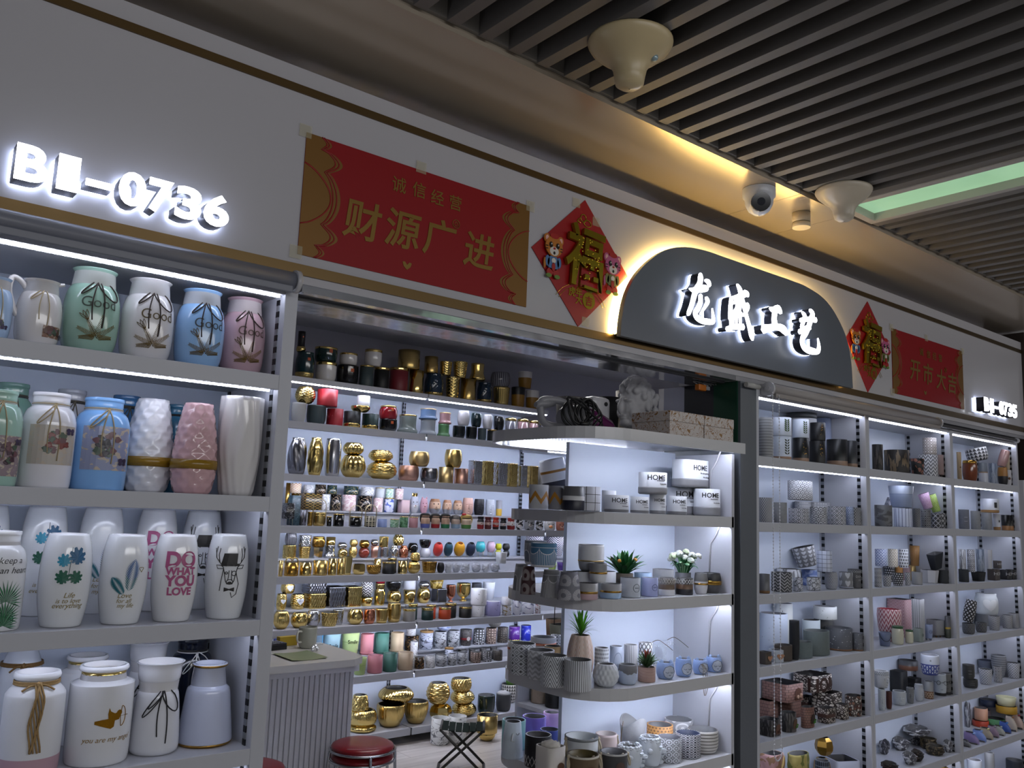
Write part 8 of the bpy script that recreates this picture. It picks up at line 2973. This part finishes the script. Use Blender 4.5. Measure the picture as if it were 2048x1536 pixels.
 if k == 'fleck':
  bm = bmesh.new()
  rng = random.Random(int(w * 1e4))
  for i in range(14):
   q = on_surface(w, pr, h, w * (.12 + .2 * (rng.random() - .5)), h * (.3 + .6 * rng.random()), .001)
   bmesh.ops.create_icosphere(bm, subdivisions=1, radius=w * (.012 + .02 * rng.random()), matrix=Matrix.Translation(q) @ Matrix.Diagonal((1, .2, 1, 1)))
  return link('gold_print', done(bm, 'gold_print'), solid(p[1], .3, .6), par)
 if k == 'woodheart':
  return plate('wooden_heart', HEART, w, pr, h, .05 * w, .5 * h, .62 * w, solid(p[1], .6), par, off=.004, **kw)
 if k == 'ribbase':
  return link('ribbed_base', vessel(w * 1.004, h * p[2], 'cyl', P('vstripe', '#8f8f92', '#4f4f52', 44, 1, .45), '#555', ('rib', 40, .012) if sq == 2 else None, sq, asp, 64, fill=.02), None, par) if False else link('ribbed_base', hoop(w, pr, h, .0, p[2], P('vstripe', '#8f8f92', '#4f4f52', 44, 1, .45) if False else '#77777a', sq, asp, .0015), None, par)
 if k == 'soil':
  return link('soil', _disc(R * .86, h * .93), mat('!' + p[1]), par)
 if k == 'plant':
  return add_plant(par, p[1], w, h, pv or h * .6)
 if k == 'ballplant':
  bm = bmesh.new()
  bmesh.ops.create_uvsphere(bm, u_segments=20, v_segments=12, radius=R * .5, matrix=Matrix.Translation((0, 0, h + R * .22)))
  for v in bm.verts:
   a = math.atan2(v.co.y, v.co.x)
   f = 1 + .09 * cos(10 * a)
   v.co.x *= f
   v.co.y *= f
  return link('cactus', done(bm, 'cactus', True), solid(p[1], .6), par)
 if k == 'cloth':
  bm = bmesh.new()
  rng = random.Random(9)
  bmesh.ops.create_icosphere(bm, subdivisions=3, radius=R * .85, matrix=Matrix.Translation((0, 0, h)) @ Matrix.Diagonal((1, 1, .42, 1)))
  for v in bm.verts:
   n = sin(31 * v.co.x / R + 2) * sin(27 * v.co.y / R) * .1 + sin(13 * v.co.x / R + 17 * v.co.y / R) * .08
   v.co.z += R * n
  return link('wrapping', done(bm, 'wrapping', True), solid(p[1], .8), par)
 if k == 'ropes':
  o_ = None
  for s in (-1, 1):
   bm = bmesh.new()
   pts = curve_pts([(s * R * .98, -R * .2, h * .93), (s * R * 1.1, -R * .35, h * .72), (s * R * 1.08, -R * .45, h * .45), (s * R * 1.0, -R * .4, h * .62), (s * R * .95, -R * .2, h * .84)], 5)
   tube_into(bm, pts, R * .07, 7)
   bmesh.ops.create_icosphere(bm, subdivisions=2, radius=R * .13, matrix=Matrix.Translation(pts[0]))
   bmesh.ops.create_icosphere(bm, subdivisions=2, radius=R * .12, matrix=Matrix.Translation((s * R * .55, -R * .5, h * .93)))
   o_ = link('rope_handle', done(bm, 'rope_handle'), grainy(p[1], .3, 300, .9), par)
  return o_
 if k == 'hangcord':
  bm = bmesh.new()
  for i in range(3):
   tube_into(bm, curve_pts([(-R * .2 + R * .1 * i, -R * .9, h * .8), (-R * .1 + R * .2 * i, -R * 1.25 - .012, h * .45), (-R * .2 + .35 * R * i, -R * 1.3 - .015, -h * .5), (R * .1 * i, -R * 1.3 - .015, -h * 1.35)] if o.get('n') == 'face_planter' else
         [(-R * .85, -R * .3, h * .9), (-R * 1.0 - .001 * i, -R * .35, h * .5), (-R * .9, -R * .3, h * .06)], 6), .0011, 5)
  return link('hanging_cord', done(bm, 'hanging_cord'), solid(p[1], .8), par)
 if k == 'hollow':
  m = plate('niche', [(-.22, -.26), (.22, -.26), (.22, .02), (.16, .2), (0, .27), (-.16, .2), (-.22, .02)], w, pr, h, .08 * w, .45 * h, min(w, h * 1.3), solid(p[1], .7), par, off=.004, **kw)
  bm = bmesh.new()
  rng = random.Random(4)
  for i in range(7):
   q = on_surface(w, pr, h, w * (.08 + .2 * (rng.random() - .5)), h * (.26 + .16 * rng.random()), .008, 0, sq, asp)
   bmesh.ops.create_icosphere(bm, subdivisions=2, radius=w * .05 * (.6 + .6 * rng.random()), matrix=Matrix.Translation(q))
  link('niche_moss', done(bm, 'niche_moss', True), solid(p[2], .5), m)
  return m
 if k == 'doorway':
  m = plate('arched_door', [(-.16, -.3), (.16, -.3), (.16, .05), (.1, .22), (0, .3), (-.1, .22), (-.16, .05)], w, pr, h, .2 * w, .45 * h, w, solid(p[1], .7), par, off=.012, **kw)
  plate('door_opening', [(-.1, -.28), (.1, -.28), (.1, .05), (.06, .16), (0, .22), (-.06, .16), (-.1, .05)], w, pr, h, .2 * w, .45 * h, w, solid(p[2], .7), m, off=.014, **kw)
  bm = bmesh.new()
  for s in (-1, 1):
   leaflet(bm, on_surface(w, pr, h, .2 * w, h * .98, .01), on_surface(w, pr, h, (.2 + s * .3) * w, h * .7, .014), w * .05)
  link('gable', done(bm, 'gable'), solid('#b0945c', .7), par)
  return m
 if k == 'wheel':
  bm = bmesh.new()
  c = on_surface(w, pr, h, -.2 * w, .4 * h, .012)
  for r in (.16, .09):
   tube_into(bm, [c + Vector((r * w * cos(t), 0, r * w * sin(t))) for t in [2 * pi * i / 16 for i in range(16)]], w * .018, 5, True)
  for i in range(6):
   t = pi * i / 6
   tube_into(bm, [c - Vector((.16 * w * cos(t), 0, .16 * w * sin(t))), c + Vector((.16 * w * cos(t), 0, .16 * w * sin(t)))], w * .01, 4)
  return link('flower_wheel', done(bm, 'flower_wheel'), solid(p[1], .6), par)
 if k == 'specs':
  bm = bmesh.new()
  for s in (-1, 1):
   c = on_surface(w, pr, h, s * .22 * w, .62 * h, .012)
   tube_into(bm, [c + Vector((.16 * w * cos(t), 0, .16 * w * sin(t))) for t in [2 * pi * i / 20 for i in range(20)]], .0012, 5, True)
  tube_into(bm, [on_surface(w, pr, h, -.06 * w, .63 * h, .012), on_surface(w, pr, h, .06 * w, .63 * h, .012)], .0012, 5)
  for s in (-1, 1):
   tube_into(bm, [on_surface(w, pr, h, s * .38 * w, .63 * h, .012), on_surface(w, pr, h, s * .7 * w, .64 * h, .002)], .0012, 5)
  lines('mouth_line', [[(.1 * w * (i / 6 - .5) * 2, .3 * h - .03 * w * sin(pi * i / 6)) for i in range(7)]], w, pr, h, solid('#3c3c40', .5), par, .001)
  return link('spectacles', done(bm, 'spectacles'), solid(p[1], .4), par)
 if k == 'base':
  return link('base', hoop(w * .9, 'cyl', .014, 0, 1, p[1]), None, par)
 return None


def _mat(o, hexc):
 o.data.materials.clear()
 o.data.materials.append(solid(hexc, .45))
 return o


def _disc(r, z):
 bm = bmesh.new()
 bm.faces.new([bm.verts.new((r * cos(2 * pi * k / 24), r * sin(2 * pi * k / 24), z)) for k in range(24)])
 return done(bm, 'disc')


def shoe_mesh(w, h, c1, c2):
 """little ceramic shoe, toe towards the viewer"""
 L = w * 2.0
 bm = bmesh.new()
 rows = []
 N = 14
 for i in range(N + 1):
  t = i / N
  y = L * (.5 - t)
  ww = w / 2 * (.62 + .5 * sin(pi * min(1, t * .9 + .12)) ** .8) * (1 if t < .93 else .8)
  top = h * (1.0 if t < .5 else 1.0 - .58 * ((t - .5) / .5) ** 1.2)
  row = []
  for k in range(14):
   a = 2 * pi * k / 14
   c, s = cos(a), sin(a)
   z = top * .5 + top * .5 * (abs(s) ** .6 * (1 if s > 0 else -1))
   row.append(bm.verts.new((ww * c * .98, y, max(z, 0))))
  rows.append(row)
 for A, B in zip(rows, rows[1:]):
  for k in range(14):
   f = bm.faces.new((A[k], A[(k + 1) % 14], B[(k + 1) % 14], B[k]))
   f.smooth = True
 bm.faces.new(rows[0])
 bm.faces.new(rows[-1][::-1])
 bmesh.ops.recalc_face_normals(bm, faces=bm.faces[:])
 return done(bm, 'shoe')


def place(kind, label, x, y, z, w, h, pv, group):
 desc, pr, m, o = KINDS[kind]
 nm = kind_name(kind)
 cat = o.get('c', 'pot')
 parts = list(o.get('parts', []))
 # turned a little towards the aisle in front of the shop
 rz = radians(o.get('rz', 0)) + (math.atan2(x * .55, y + 2.1) * -1 if sq_ok(o) else 0)
 if pr == 'shoe':
  r = thing(nm, label, cat, (x, y, z), 0, group)
  link('shoe_body', shoe_mesh(w, h, m, o['bow']), solid(m, .35), r)
  bm = bmesh.new()
  poly_into(bm, [(w * .40 * cos(t), w * .28 + w * .55 * sin(t)) for t in [2 * pi * k / 18 for k in range(18)]], h * .99, h * 1.015, plane='xy')
  link('opening', done(bm, 'opening'), solid('#1c1716', .7), r)
  bm = bmesh.new()
  for s in (-1, 1):
   bmesh.ops.create_uvsphere(bm, u_segments=10, v_segments=6, radius=w * .22, matrix=Matrix.Translation((s * w * .16, -w * .35, h * .92)) @ Matrix.Diagonal((1.1, .8, .7, 1)))
  link('bow', done(bm, 'bow', True), solid(o['bow'], .4), r)
  bm = bmesh.new()
  box_into(bm, -w * .46, w * .46, -w * .92, w * .95, 0, h * .13, w * .06)
  link('sole', done(bm, 'sole'), solid('#55504e', .5), r)
  return r
 lift = 0.0
 o = dict(o)
 if any(p[0] in ('wirestand', 'vstand', 'lowstand', 'feet') for p in parts):
  sk = [p[0] for p in parts if p[0] in ('wirestand', 'vstand', 'lowstand', 'feet')][0]
  lift = h * {'wirestand': .30, 'vstand': .06, 'lowstand': .34, 'feet': .12}[sk]
  if sk == 'lowstand':
   lift = h * .30
  h -= lift
 o['lift'] = lift
 me = vessel(w, h, pr, m, o.get('inn', '#3a3a3c'), o.get('rel'), o.get('sq', 2.0), o.get('asp', 1.0), o.get('seg', 32 if w < .09 else 44), None, bool(o.get('flat')))
 if o.get('dip'):
  d = o['dip'] * h
  for v in me.vertices:
   if v.co.z > h * .55:
    a = math.atan2(v.co.y, v.co.x)
    v.co.z -= d * (.5 + .5 * sin(2 * a + 2.2 * (kind[0] == 'r') + .7)) * ((v.co.z - h * .55) / (h * .45))
 tx, ty = o.get('tilt', 0), o.get('tiltx', 0)
 Mt = None
 if tx or ty:
  Mt = Matrix.Rotation(radians(tx), 4, 'X') @ Matrix.Rotation(radians(ty), 4, 'Y')
  low = min((Mt @ v.co).z for v in me.vertices)
  Mt = Matrix.Translation((0, 0, -low)) @ Mt
 if not parts:
  r = link(nm, me, None, None, (x, y, z), rz)
  tag(r, label, cat, group)
  if Mt:
   me.transform(Mt)
  return r
 r = thing(nm, label, cat, (x, y, z), rz, group)
 b = link('body', me, None, r, (0, 0, lift))
 if Mt:
  me.transform(Mt)
 low_parts = ('wirestand', 'vstand', 'lowstand', 'feet')
 for p in parts:
  n0 = set(r.children)
  q = part(r, p, w, h, pr, o, pv)
  if p[0] not in low_parts:
   for c in r.children:
    if c not in n0 and c is not b:
     if lift:
      c.location.z += lift
     if Mt:
      c.data.transform(Mt)
 return r


def sq_ok(o):
 return o.get('sq', 2.0) < 3 and o.get('asp', 1.0) == 1.0


for row in STOCK.split('\n'):
 if row[:1] == '@':
  phrase = row[1:]
 elif row:
  kind, pre, *v = row.split()
  x, y, z, w, h, pv = [int(q) / 1000 for q in v + ['0'] * (6 - len(v))]
  label = ('' if pre == '-' else pre + ' ') + KINDS[kind][0] + ' on ' + phrase
  place(kind, label, x, y, z + .0006, w, h, pv, 'goods on the ' + phrase)


# ================================================================== counter, stools and loose things
COUNT = grainy('#c3c4cb', .06, 5, .4)
t = thing('shop_counter', 'white counter with a grooved panel front and pale stone-look top inside the shop', 'counter', (0, 0, 0))
bm = bmesh.new()
poly_into(bm, [(1.2, 1.93), (2.34, 1.93), (2.42, 1.99), (2.44, 2.06), (2.44, 2.50), (1.2, 2.50)], .765, .80, plane='xy')
bmesh.ops.recalc_face_normals(bm, faces=bm.faces[:])
link('top', done(bm, 'top'), grainy('#c9c7c4', .06, 12, .35), t)
box('apron', 1.23, 2.385, 1.955, 2.47, .735, .765, COUNT, t)
box('cabinet_body', 1.25, 2.36, 1.98, 2.45, 0, .735, COUNT, t)
bm = bmesh.new()
x = 1.26
while x < 2.345:
 box_into(bm, x, x + .023, 1.972, 1.981, .0, .735, .003)
 x += .0285
y = 1.985
while y < 2.43:
 box_into(bm, 2.359, 2.367, y, y + .023, .0, .735, .003)
 y += .0285
link('grooved_panel', done(bm, 'grooved_panel'), COUNT, t)

t = thing('coffee_mug', 'pale green-grey mug with a round handle on the counter', 'mug', (2.285, 2.36, .8006), radians(200))
link('body', vessel(.10, .112, 'round', '~#a9aa9c', '#6f7068', None, wall=.004), None, t)
tube('handle', curve_pts([(.047, 0, .09), (.075, 0, .092), (.083, 0, .065), (.072, 0, .038), (.047, 0, .035)], 6), .0055, mat('~#c9c9be'), t, 8)
t = thing('leaflet', 'pale green leaflet lying near the front edge of the counter', 'leaflet', (2.13, 2.13, .8008))
bm = bmesh.new()
g = [[bm.verts.new(((i / 6 - .5) * .20, (j / 6 - .5) * .24, .0006 + .006 * (i / 6 - .5) ** 2 * 4)) for i in range(7)] for j in range(7)]
for j in range(6):
 for i in range(6):
  bm.faces.new((g[j][i], g[j][i + 1], g[j + 1][i + 1], g[j + 1][i])).smooth = True
link('sheet', done(bm, 'sheet'), grainy('#8f9c74', .3, 14, .4), t)
t = thing('pocket_calculator', 'black calculator propped on the counter behind the vase cabinet post', 'calculator', (2.09, 2.40, .8008), radians(8))
box('case', -.07, .07, -.05, .05, .02, .035, solid('#1d1e24', .4), t, .004)
bm = bmesh.new()
for i in range(5):
 for j in range(4):
  box_into(bm, -.06 + .024 * i, -.043 + .024 * i, -.044 + .018 * j, -.032 + .018 * j, .035, .038)
link('key', done(bm, 'key'), solid('#6f7480', .4), t)
box('foot', -.07, .07, -.05, .05, .0, .0199, solid('#15161a', .5), t)
t = thing('note_pad', 'yellow pad of paper beside the calculator on the counter', 'paper', (2.22, 2.475, .8008), radians(5))
box('pad', -.055, .055, -.018, .018, 0, .05, solid('#b59a2c', .6), t, .001)
t = thing('crystal_ornament', 'small clear faceted ornament beside the mug on the counter', 'ornament', (2.275, 2.245, .8006))
bm = bmesh.new()
for i in range(7):
 a = i * 2.4
 bmesh.ops.create_icosphere(bm, subdivisions=1, radius=.009, matrix=Matrix.Translation((.014 * cos(a), .014 * sin(a), .009 + .006 * (i % 4))))
link('facets', done(bm, 'facets'), solid('#e4e6ea', .05, .6), t)
t = thing('plastic_stand', 'clear plastic card stand on the back of the counter', 'stand', (2.36, 2.43, .8006))
box('plate', -.05, .05, -.002, .002, .0, .05, glassy('#dfe4ea', .3), t)
box('foot', -.05, .05, -.02, .02, .0, .003, glassy('#dfe4ea', .3), t)


def stool(label, x, y, seats):
 t = thing('stool', label, 'stool', (x, y, 0))
 red = solid('#7c1820', .28)
 for k in range(seats):
  z = .45 - .046 * k
  bm = bmesh.new()
  rows = []
  for r, zz in ((.02, z), (.08, z - .001), (.125, z - .005), (.148, z - .014), (.153, z - .024), (.148, z - .034), (.10, z - .036)):
   rows.append([bm.verts.new((r * cos(2 * pi * i / 40), r * sin(2 * pi * i / 40), zz)) for i in range(40)])
  bm.faces.new(rows[0])
  bm.faces.new(rows[-1][::-1])
  for A, B in zip(rows, rows[1:]):
   for i in range(40):
    bm.faces.new((A[i], B[i], B[(i + 1) % 40], A[(i + 1) % 40])).smooth = True
  bmesh.ops.recalc_face_normals(bm, faces=bm.faces[:])
  link('seat', done(bm, 'seat'), red, t)
  tube('seat_ring', [(.158 * cos(2 * pi * i / 40), .158 * sin(2 * pi * i / 40), z - .034) for i in range(40)], .006, CHROME, t, 8, True)
  for i in range(4):
   a = pi / 4 + pi / 2 * i + (.35 if k else 0) + .5
   q = .163 if k == 0 else .150
   tube('leg', curve_pts([(.11 * cos(a), .11 * sin(a), z - .038 - .004 * k), ((q - .012) * cos(a), (q - .012) * sin(a), z - .038), (q * cos(a), q * sin(a), z - .06), ((q + .01) * cos(a), (q + .01) * sin(a), z * .5), ((q + .02) * cos(a), (q + .02) * sin(a), .002)], 4), .0075, CHROME, t, 8)
 return t


stool('two nested chrome stools with dark red round seats, in front of the counter', 2.295, 1.725, 2)
stool('chrome stool with a dark red round seat, half hidden by the vase cabinet post', 1.69, 1.66, 1)

# small folding stool
t = thing('folding_stool', 'dark green folding camp stool with crossed legs on the wooden floor', 'stool', (3.36, 2.33, 0), radians(-38))
dk = solid('#2f2c28', .5)
bm = bmesh.new()
for i in range(6):
 x0 = -.125 + .042 * i
 pts0 = []
 for j in range(9):
  yv = -.11 + .22 * j / 8
  zz = .268 - .012 * sin(pi * (i + .5) / 6)
  pts0.append((bm.verts.new((x0, yv, zz)), bm.verts.new((x0 + .038, yv, zz - .001)), bm.verts.new((x0 + .038, yv, zz - .005)), bm.verts.new((x0, yv, zz - .004))))
 for A, B in zip(pts0, pts0[1:]):
  for k in range(4):
   bm.faces.new((A[k], A[(k + 1) % 4], B[(k + 1) % 4], B[k]))
link('seat', done(bm, 'seat'), solid('#1d2621', .9, 0, .12), t)
for s in (-1, 1):
 tube('seat_bar', [(s * .13, -.125, .262), (s * .13, .125, .262)], .008, dk, t)
 tube('foot_bar', [(s * .14, -.125 if s > 0 else -.105, .009), (s * .14, .125 if s > 0 else .105, .009)], .009, dk, t)
for s, yy in ((1, -.115), (1, .115), (-1, -.098), (-1, .098)):
 tube('leg', [(-s * .13, yy, .262), (s * .14, yy, .012)], .0085, dk, t)

# things on the wooden floor by the platform
for k, (x, y, lab) in enumerate(((3.60, 2.90, 'white marbled stool pot standing on the floor beside the folding stool'), (3.73, 2.88, 'white marbled stool pot on the floor, half behind the folding stool'))):
 t = tag(link('floor_pot', vessel(.125, .17, 'cyl', P('vein', '#cfcfcd', '#55555a', 6, 4, .02, rough=.3), '#b9b9b8', wall=.006), None, None, (x, y, .0004)), lab, 'pot', 'pots on the floor')
t = thing('gold_pot', 'shiny gold pot on a gold foot, standing on the floor by the platform', 'pot', (3.93, 2.80, .0004), 0, 'pots on the floor')
link('body', vessel(.145, .12, 'cyl', 'gold2', '#15120c'), None, t, (0, 0, .05))
link('foot', vessel(.12, .05, 'bowl', 'gold', '#15120c'), None, t)

# low cabinet behind the rounded shelves, facing the shop
t = thing('side_cabinet', 'low white cabinet of beige pots behind the rounded shelves', 'shelving', (0, 0, 0))
for y0 in (.64, 1.25):
 box('side_panel', 2.87, 3.16, y0, y0 + .016, 0, .905, LAM, t)
for z in (.10, .40, .66, .905):
 box('shelf', 2.868, 3.16, .656, 1.25, z - .018, z, LAM, t)
box('back_panel', 3.148, 3.16, .656, 1.25, .0, .887, solid('#8f9096', .5), t)
beige = '!#a89684'
for k, (y, c, w, h, lab) in enumerate(((1.19, beige, .08, .12, 'beige vase at the far end of the low cabinet shelf'), (1.08, '#101012', .09, .125, 'black pot on the low cabinet shelf behind the violet pot'), (.965, beige, .085, .13, 'beige vase beside the black pot on the low cabinet shelf'), (.86, beige, .08, .125, 'beige vase partly behind another on the low cabinet shelf'), (.755, '!#8f8880', .08, .11, 'grey-beige pot at the near end of the low cabinet shelf'))):
 tag(link('flower_pot', vessel(w, h, 'cyl', c, '#2c2a28'), None, None, (2.96, y, .6606)), lab, 'pot', 'pots on the low cabinet shelf')
for k, (x, y, w, h, c, lab, gold) in enumerate(((2.985, 1.06, .145, .145, '!#55564a', 'khaki bag-shaped flower pot with a gold label and tall thin handles', 1), (3.06, 1.20, .10, .15, '!#77604f', 'brown bag-shaped flower pot behind the khaki one', 0))):
 t = thing('bag_planter', lab, 'planter', (x, y, .9056), 0, 'bag planters on the low cabinet')
 link('body', vessel(w, h, 'tap', c, '#17181a', None, 3.0, .6), None, t)
 if gold:
  plate('gold_label', [(-.5, -.5), (.5, -.5), (.5, .5), (-.5, .5)], w, 'tap', h, .005, h * .62, .022, mat('gold2'), t, 3.0, .6)
  tube('handle', [(-.05, .01, h * .96), (-.047, .01, h + .17), (.0, .01, h + .19), (.047, .01, h + .17), (.05, .01, h * .96)], .0022, solid('#151517', .5), t, 6)

# ------------------------------------------------------------------ on top of the rounded shelves
ZT = 1.8936
def floral_mat():
 m, b, t = new_mat('gold_floral_paper')
 o_ = t.obj()
 n = t.noise(o_, 22, 2, 2.5)
 f = t.m('LESS_THAN', t.m('ABSOLUTE', t.m('SUBTRACT', n, .5)), .02)
 n2 = t.noise(o_, 40, 1, .6)
 f2 = t.m('GREATER_THAN', n2, .70)
 t.l.new(t.mix(t.m('MAXIMUM', f, f2), lin('#c2bbb8'), lin('#8a6434')), b.inputs['Base Color'])
 b.inputs['Roughness'].default_value = .5
 return m
FLM = floral_mat()
for x0, x1, lab in ((2.492, 2.694, 'white gift box printed with gold leaves on the rounded shelves, by the purple steamer'), (2.700, 2.884, 'white gift box printed with gold leaves on the rounded shelves, against the post')):
 t = thing('gift_box', lab, 'box', ((x0 + x1) / 2, .085, ZT), 0, 'gold-printed gift boxes')
 q = (x1 - x0) / 2
 box('base', -q, q, -.095, .095, 0, .055, FLM, t, .002)
 box('lid', -q - .0015, q + .0015, -.0965, .0965, .0552, .094, FLM, t, .002)

t = thing('garment_steamer', 'grey and purple hand steamer lying on top of the rounded shelves', 'appliance', (2.20, .25, ZT))
gy = solid('#8f8f95', .35)
def lathe_x(prof, name, m, par, sy=1.0):
 bm = bmesh.new()
 rows = [[bm.verts.new((xx, r * cos(2 * pi * i / 24) * sy, zc + r * sin(2 * pi * i / 24))) for i in range(24)] for xx, r, zc in prof]
 bm.faces.new(rows[0][::-1])
 bm.faces.new(rows[-1])
 for A, B in zip(rows, rows[1:]):
  for i in range(24):
   bm.faces.new((A[i], A[(i + 1) % 24], B[(i + 1) % 24], B[i])).smooth = True
 bmesh.ops.recalc_face_normals(bm, faces=bm.faces[:])
 return link(name, done(bm, name), m, par)
lathe_x([(-.02, .03, .052), (.0, .045, .052), (.06, .052, .053), (.10, .05, .053)], 'body', gy, t)
lathe_x([(.10, .05, .053), (.16, .045, .047), (.23, .033, .035), (.278, .012, .014)], 'water_tank', solid('#5c1c50', .15, 0, .5), t)
tube('handle', curve_pts([(.02, 0, .098), (-.04, 0, .112), (-.115, 0, .105), (-.125, 0, .07), (-.10, 0, .02), (-.01, 0, .015)], 6), .014, gy, t, 10)
lathe_x([(-.15, .010, .085), (-.13, .017, .09), (-.10, .017, .093), (-.06, .012, .1)], 'nozzle', gy, t)
t = thing('power_cable', 'black cable coiled over the hand steamer', 'cable', (0, 0, 0))
rng = random.Random(11)
pts = []
for k in range(9):
 for j in range(14):
  a = 2 * pi * j / 14
  xx = 2.165 + .011 * k + .045 * cos(a) * (1 + .25 * sin(k))
  pts.append((xx, .165 - .018 * cos(a + k), ZT + .008 + .055 * (1 + sin(a)) * (1 - .04 * ((k - 4) ** 2) / 4)))
pts += [(2.12, .10, ZT + .09), (2.05, .08, ZT + .10), (1.99 + .06, .07, ZT + .07), (2.06, .06, ZT + .02), (2.09, .05, ZT + .006)]
bm = bmesh.new()
tube_into(bm, curve_pts(pts, 3), .0042, 6)
link('coil', done(bm, 'coil'), solid('#101013', .45), t)
bm = bmesh.new()
tube_into(bm, curve_pts([(2.09, .05, ZT + .006), (2.065, .06, ZT + .05), (2.075, .09, ZT + .095), (2.13, .10, ZT + .10), (2.19, .11, ZT + .07)], 5), .0042, 6)
link('loop', done(bm, 'loop'), solid('#101013', .45), t)
bm = bmesh.new()
tube_into(bm, [(2.085, .05, ZT + .009), (2.115, .04, ZT + .009)], .0085, 8)
for s in (-1, 1):
 tube_into(bm, [(2.115, .04 + s * .004, ZT + .009), (2.128, .036 + s * .004, ZT + .009)], .0016, 5)
link('plug', done(bm, 'plug'), solid('#17171a', .4), t)

# plaster head
t = thing('plaster_bust', 'white plaster head with curly hair in profile on top of the rounded shelves', 'sculpture', (2.70, .36, ZT + .007))
bm = bmesh.new()
def bl(x, y, z, rx, ry, rz):
 bmesh.ops.create_uvsphere(bm, u_segments=18, v_segments=12, radius=1, matrix=Matrix.Translation((x, y, z)) @ Matrix.Diagonal((rx, ry, rz, 1)))
bl(.012, 0, .175, .078, .062, .088)
bl(-.035, 0, .135, .045, .048, .065)
bl(-.083, 0, .135, .016, .013, .026)
bl(-.076, 0, .153, .012, .011, .026)
for s in (-1, 1):
 bl(-.062, s * .022, .165, .018, .022, .010)
 bl(-.058, s * .022, .152, .014, .015, .010)
 bl(-.035, s * .033, .118, .03, .018, .03)
 bl(.02, s * .060, .15, .016, .01, .026)
bl(-.072, 0, .101, .013, .020, .007)
bl(-.069, 0, .091, .013, .018, .007)
bl(-.058, 0, .071, .020, .022, .018)
bl(.0, 0, .06, .042, .042, .075)
bl(.0, 0, .008, .06, .055, .012)
rng = random.Random(2)
for k in range(70):
 a, e = rng.random() * 6.28, rng.random() * 1.5
 x_, y_, z_ = .012 + .078 * cos(a) * cos(e), .062 * sin(a) * cos(e), .178 + .088 * sin(e)
 if x_ < -.045 and z_ < .2:
  continue
 bl(x_, y_, z_, .014 + .008 * rng.random(), .012, .016)
for k in range(26):
 z_ = .1 + .1 * rng.random()
 s = rng.choice((-1, 1))
 bl(.03 + .06 * rng.random(), s * .052, z_, .014, .012, .018)
o = link('head', done(bm, 'head', True), solid('#a9a9ad', .6), t)
md = o.modifiers.new('fuse', 'REMESH')
md.mode = 'VOXEL'
md.voxel_size = .0035
md.use_smooth_shade = True

t = thing('coffee_mug', 'cream mug with black stripes on the rounded shelves behind the plaster head', 'mug', (2.862, .44, ZT))
link('body', vessel(.085, .155, 'cyl', {'kind': 'hstripe', 'c1': '#c4bba8', 'c2': '#17171a', 'nu': 1, 'nv': 4, 'w': .55, 'rough': .3}, '#8a8478', wall=.004), None, t)
tube('handle', curve_pts([(-.04, 0, .13), (-.058, 0, .125), (-.062, 0, .09), (-.056, 0, .06), (-.04, 0, .055)], 5), .005, solid('#c4bba8', .3), t, 8)
for x, y, w, h, c, lab in ((2.715, .525, .10, .205, '#111114', 'black pot behind the plaster head on the rounded shelves'), (2.46, .50, .12, .175, '!#5f5c5c', 'dark grey pot behind the steamer on the rounded shelves'), (2.845, .545, .09, .25, '#a89e8c', 'tall cream vase behind the striped mug on the rounded shelves')):
 tag(link('flower_pot', vessel(w, h, 'tap', c, '#1c1c1e'), None, None, (x, y, ZT)), lab, 'pot', 'pots on top of the rounded shelves')
t = thing('white_appliance', 'white rounded plastic housing with a dark button behind the steamer', 'appliance', (2.565, .455, ZT))
box('housing', -.055, .055, -.04, .04, 0, .185, solid('#b9b9bd', .3), t, .02)
bm = bmesh.new()
tube_into(bm, [(.02, -.0405, .155), (.02, -.044, .155)], .009, 12)
link('button', done(bm, 'button'), solid('#17171a', .4), t)

# connector and wires under the head of the opening
t = thing('wire_connector', 'orange wire connector dangling under the shop front beside the dark post', 'connector', (2.855, .13, 2.128))
box('housing', -.028, .022, -.012, .012, -.014, .012, solid('#b5651c', .4), t, .004)
box('clamp', .022, .05, -.008, .008, -.008, .008, solid('#8f9094', .4), t, .002)
for k, q in enumerate(((-.02, .0), (.03, .01), (.04, -.006))):
 tube('wire', curve_pts([(q[0], q[1], .01), (q[0] - .02, q[1] + .01, .022), (q[0] + .02 + .02 * k, q[1], .02), (q[0] + .035, q[1] - .01, .01 + .005 * k)], 5), .0022, solid('#9a9a9e', .4), t, 5)
t = thing('tube_lamp_end', 'small pale plastic lamp holder fixed under the shop front at the post', 'fitting', (3.0, -.02, 2.14))
tube('holder', [(-.045, 0, 0), (.045, 0, 0)], .011, solid('#a5a4a2', .4), t, 10)

# clear globes among the face pots on the third rounded shelf
for x, y, r, lab in ((2.675, .225, .048, 'clear glass hanging globe behind the succulent pot'), (2.775, .228, .05, 'clear glass hanging globe behind the animal-face pots')):
 t = thing('glass_globe', lab, 'globe', (x, y, 1.0018), 0, 'clear hanging globes')
 bm = bmesh.new()
 bmesh.ops.create_uvsphere(bm, u_segments=28, v_segments=16, radius=r, matrix=Matrix.Translation((0, 0, r)))
 for v in [v for v in bm.verts if v.co.y < -r * .72]:
  bm.verts.remove(v)
 link('globe', done(bm, 'globe', True), glassy('#dfe6f0', .22, .03), t)
 tube('hanging_cord', curve_pts([(0, 0, 2 * r), (.02, -.02, 2 * r + .012), (.06, -.03, 2 * r - .01), (.09, -.035, 2 * r - .03)], 5), .0012, solid('#5c4a38', .8), t, 5)
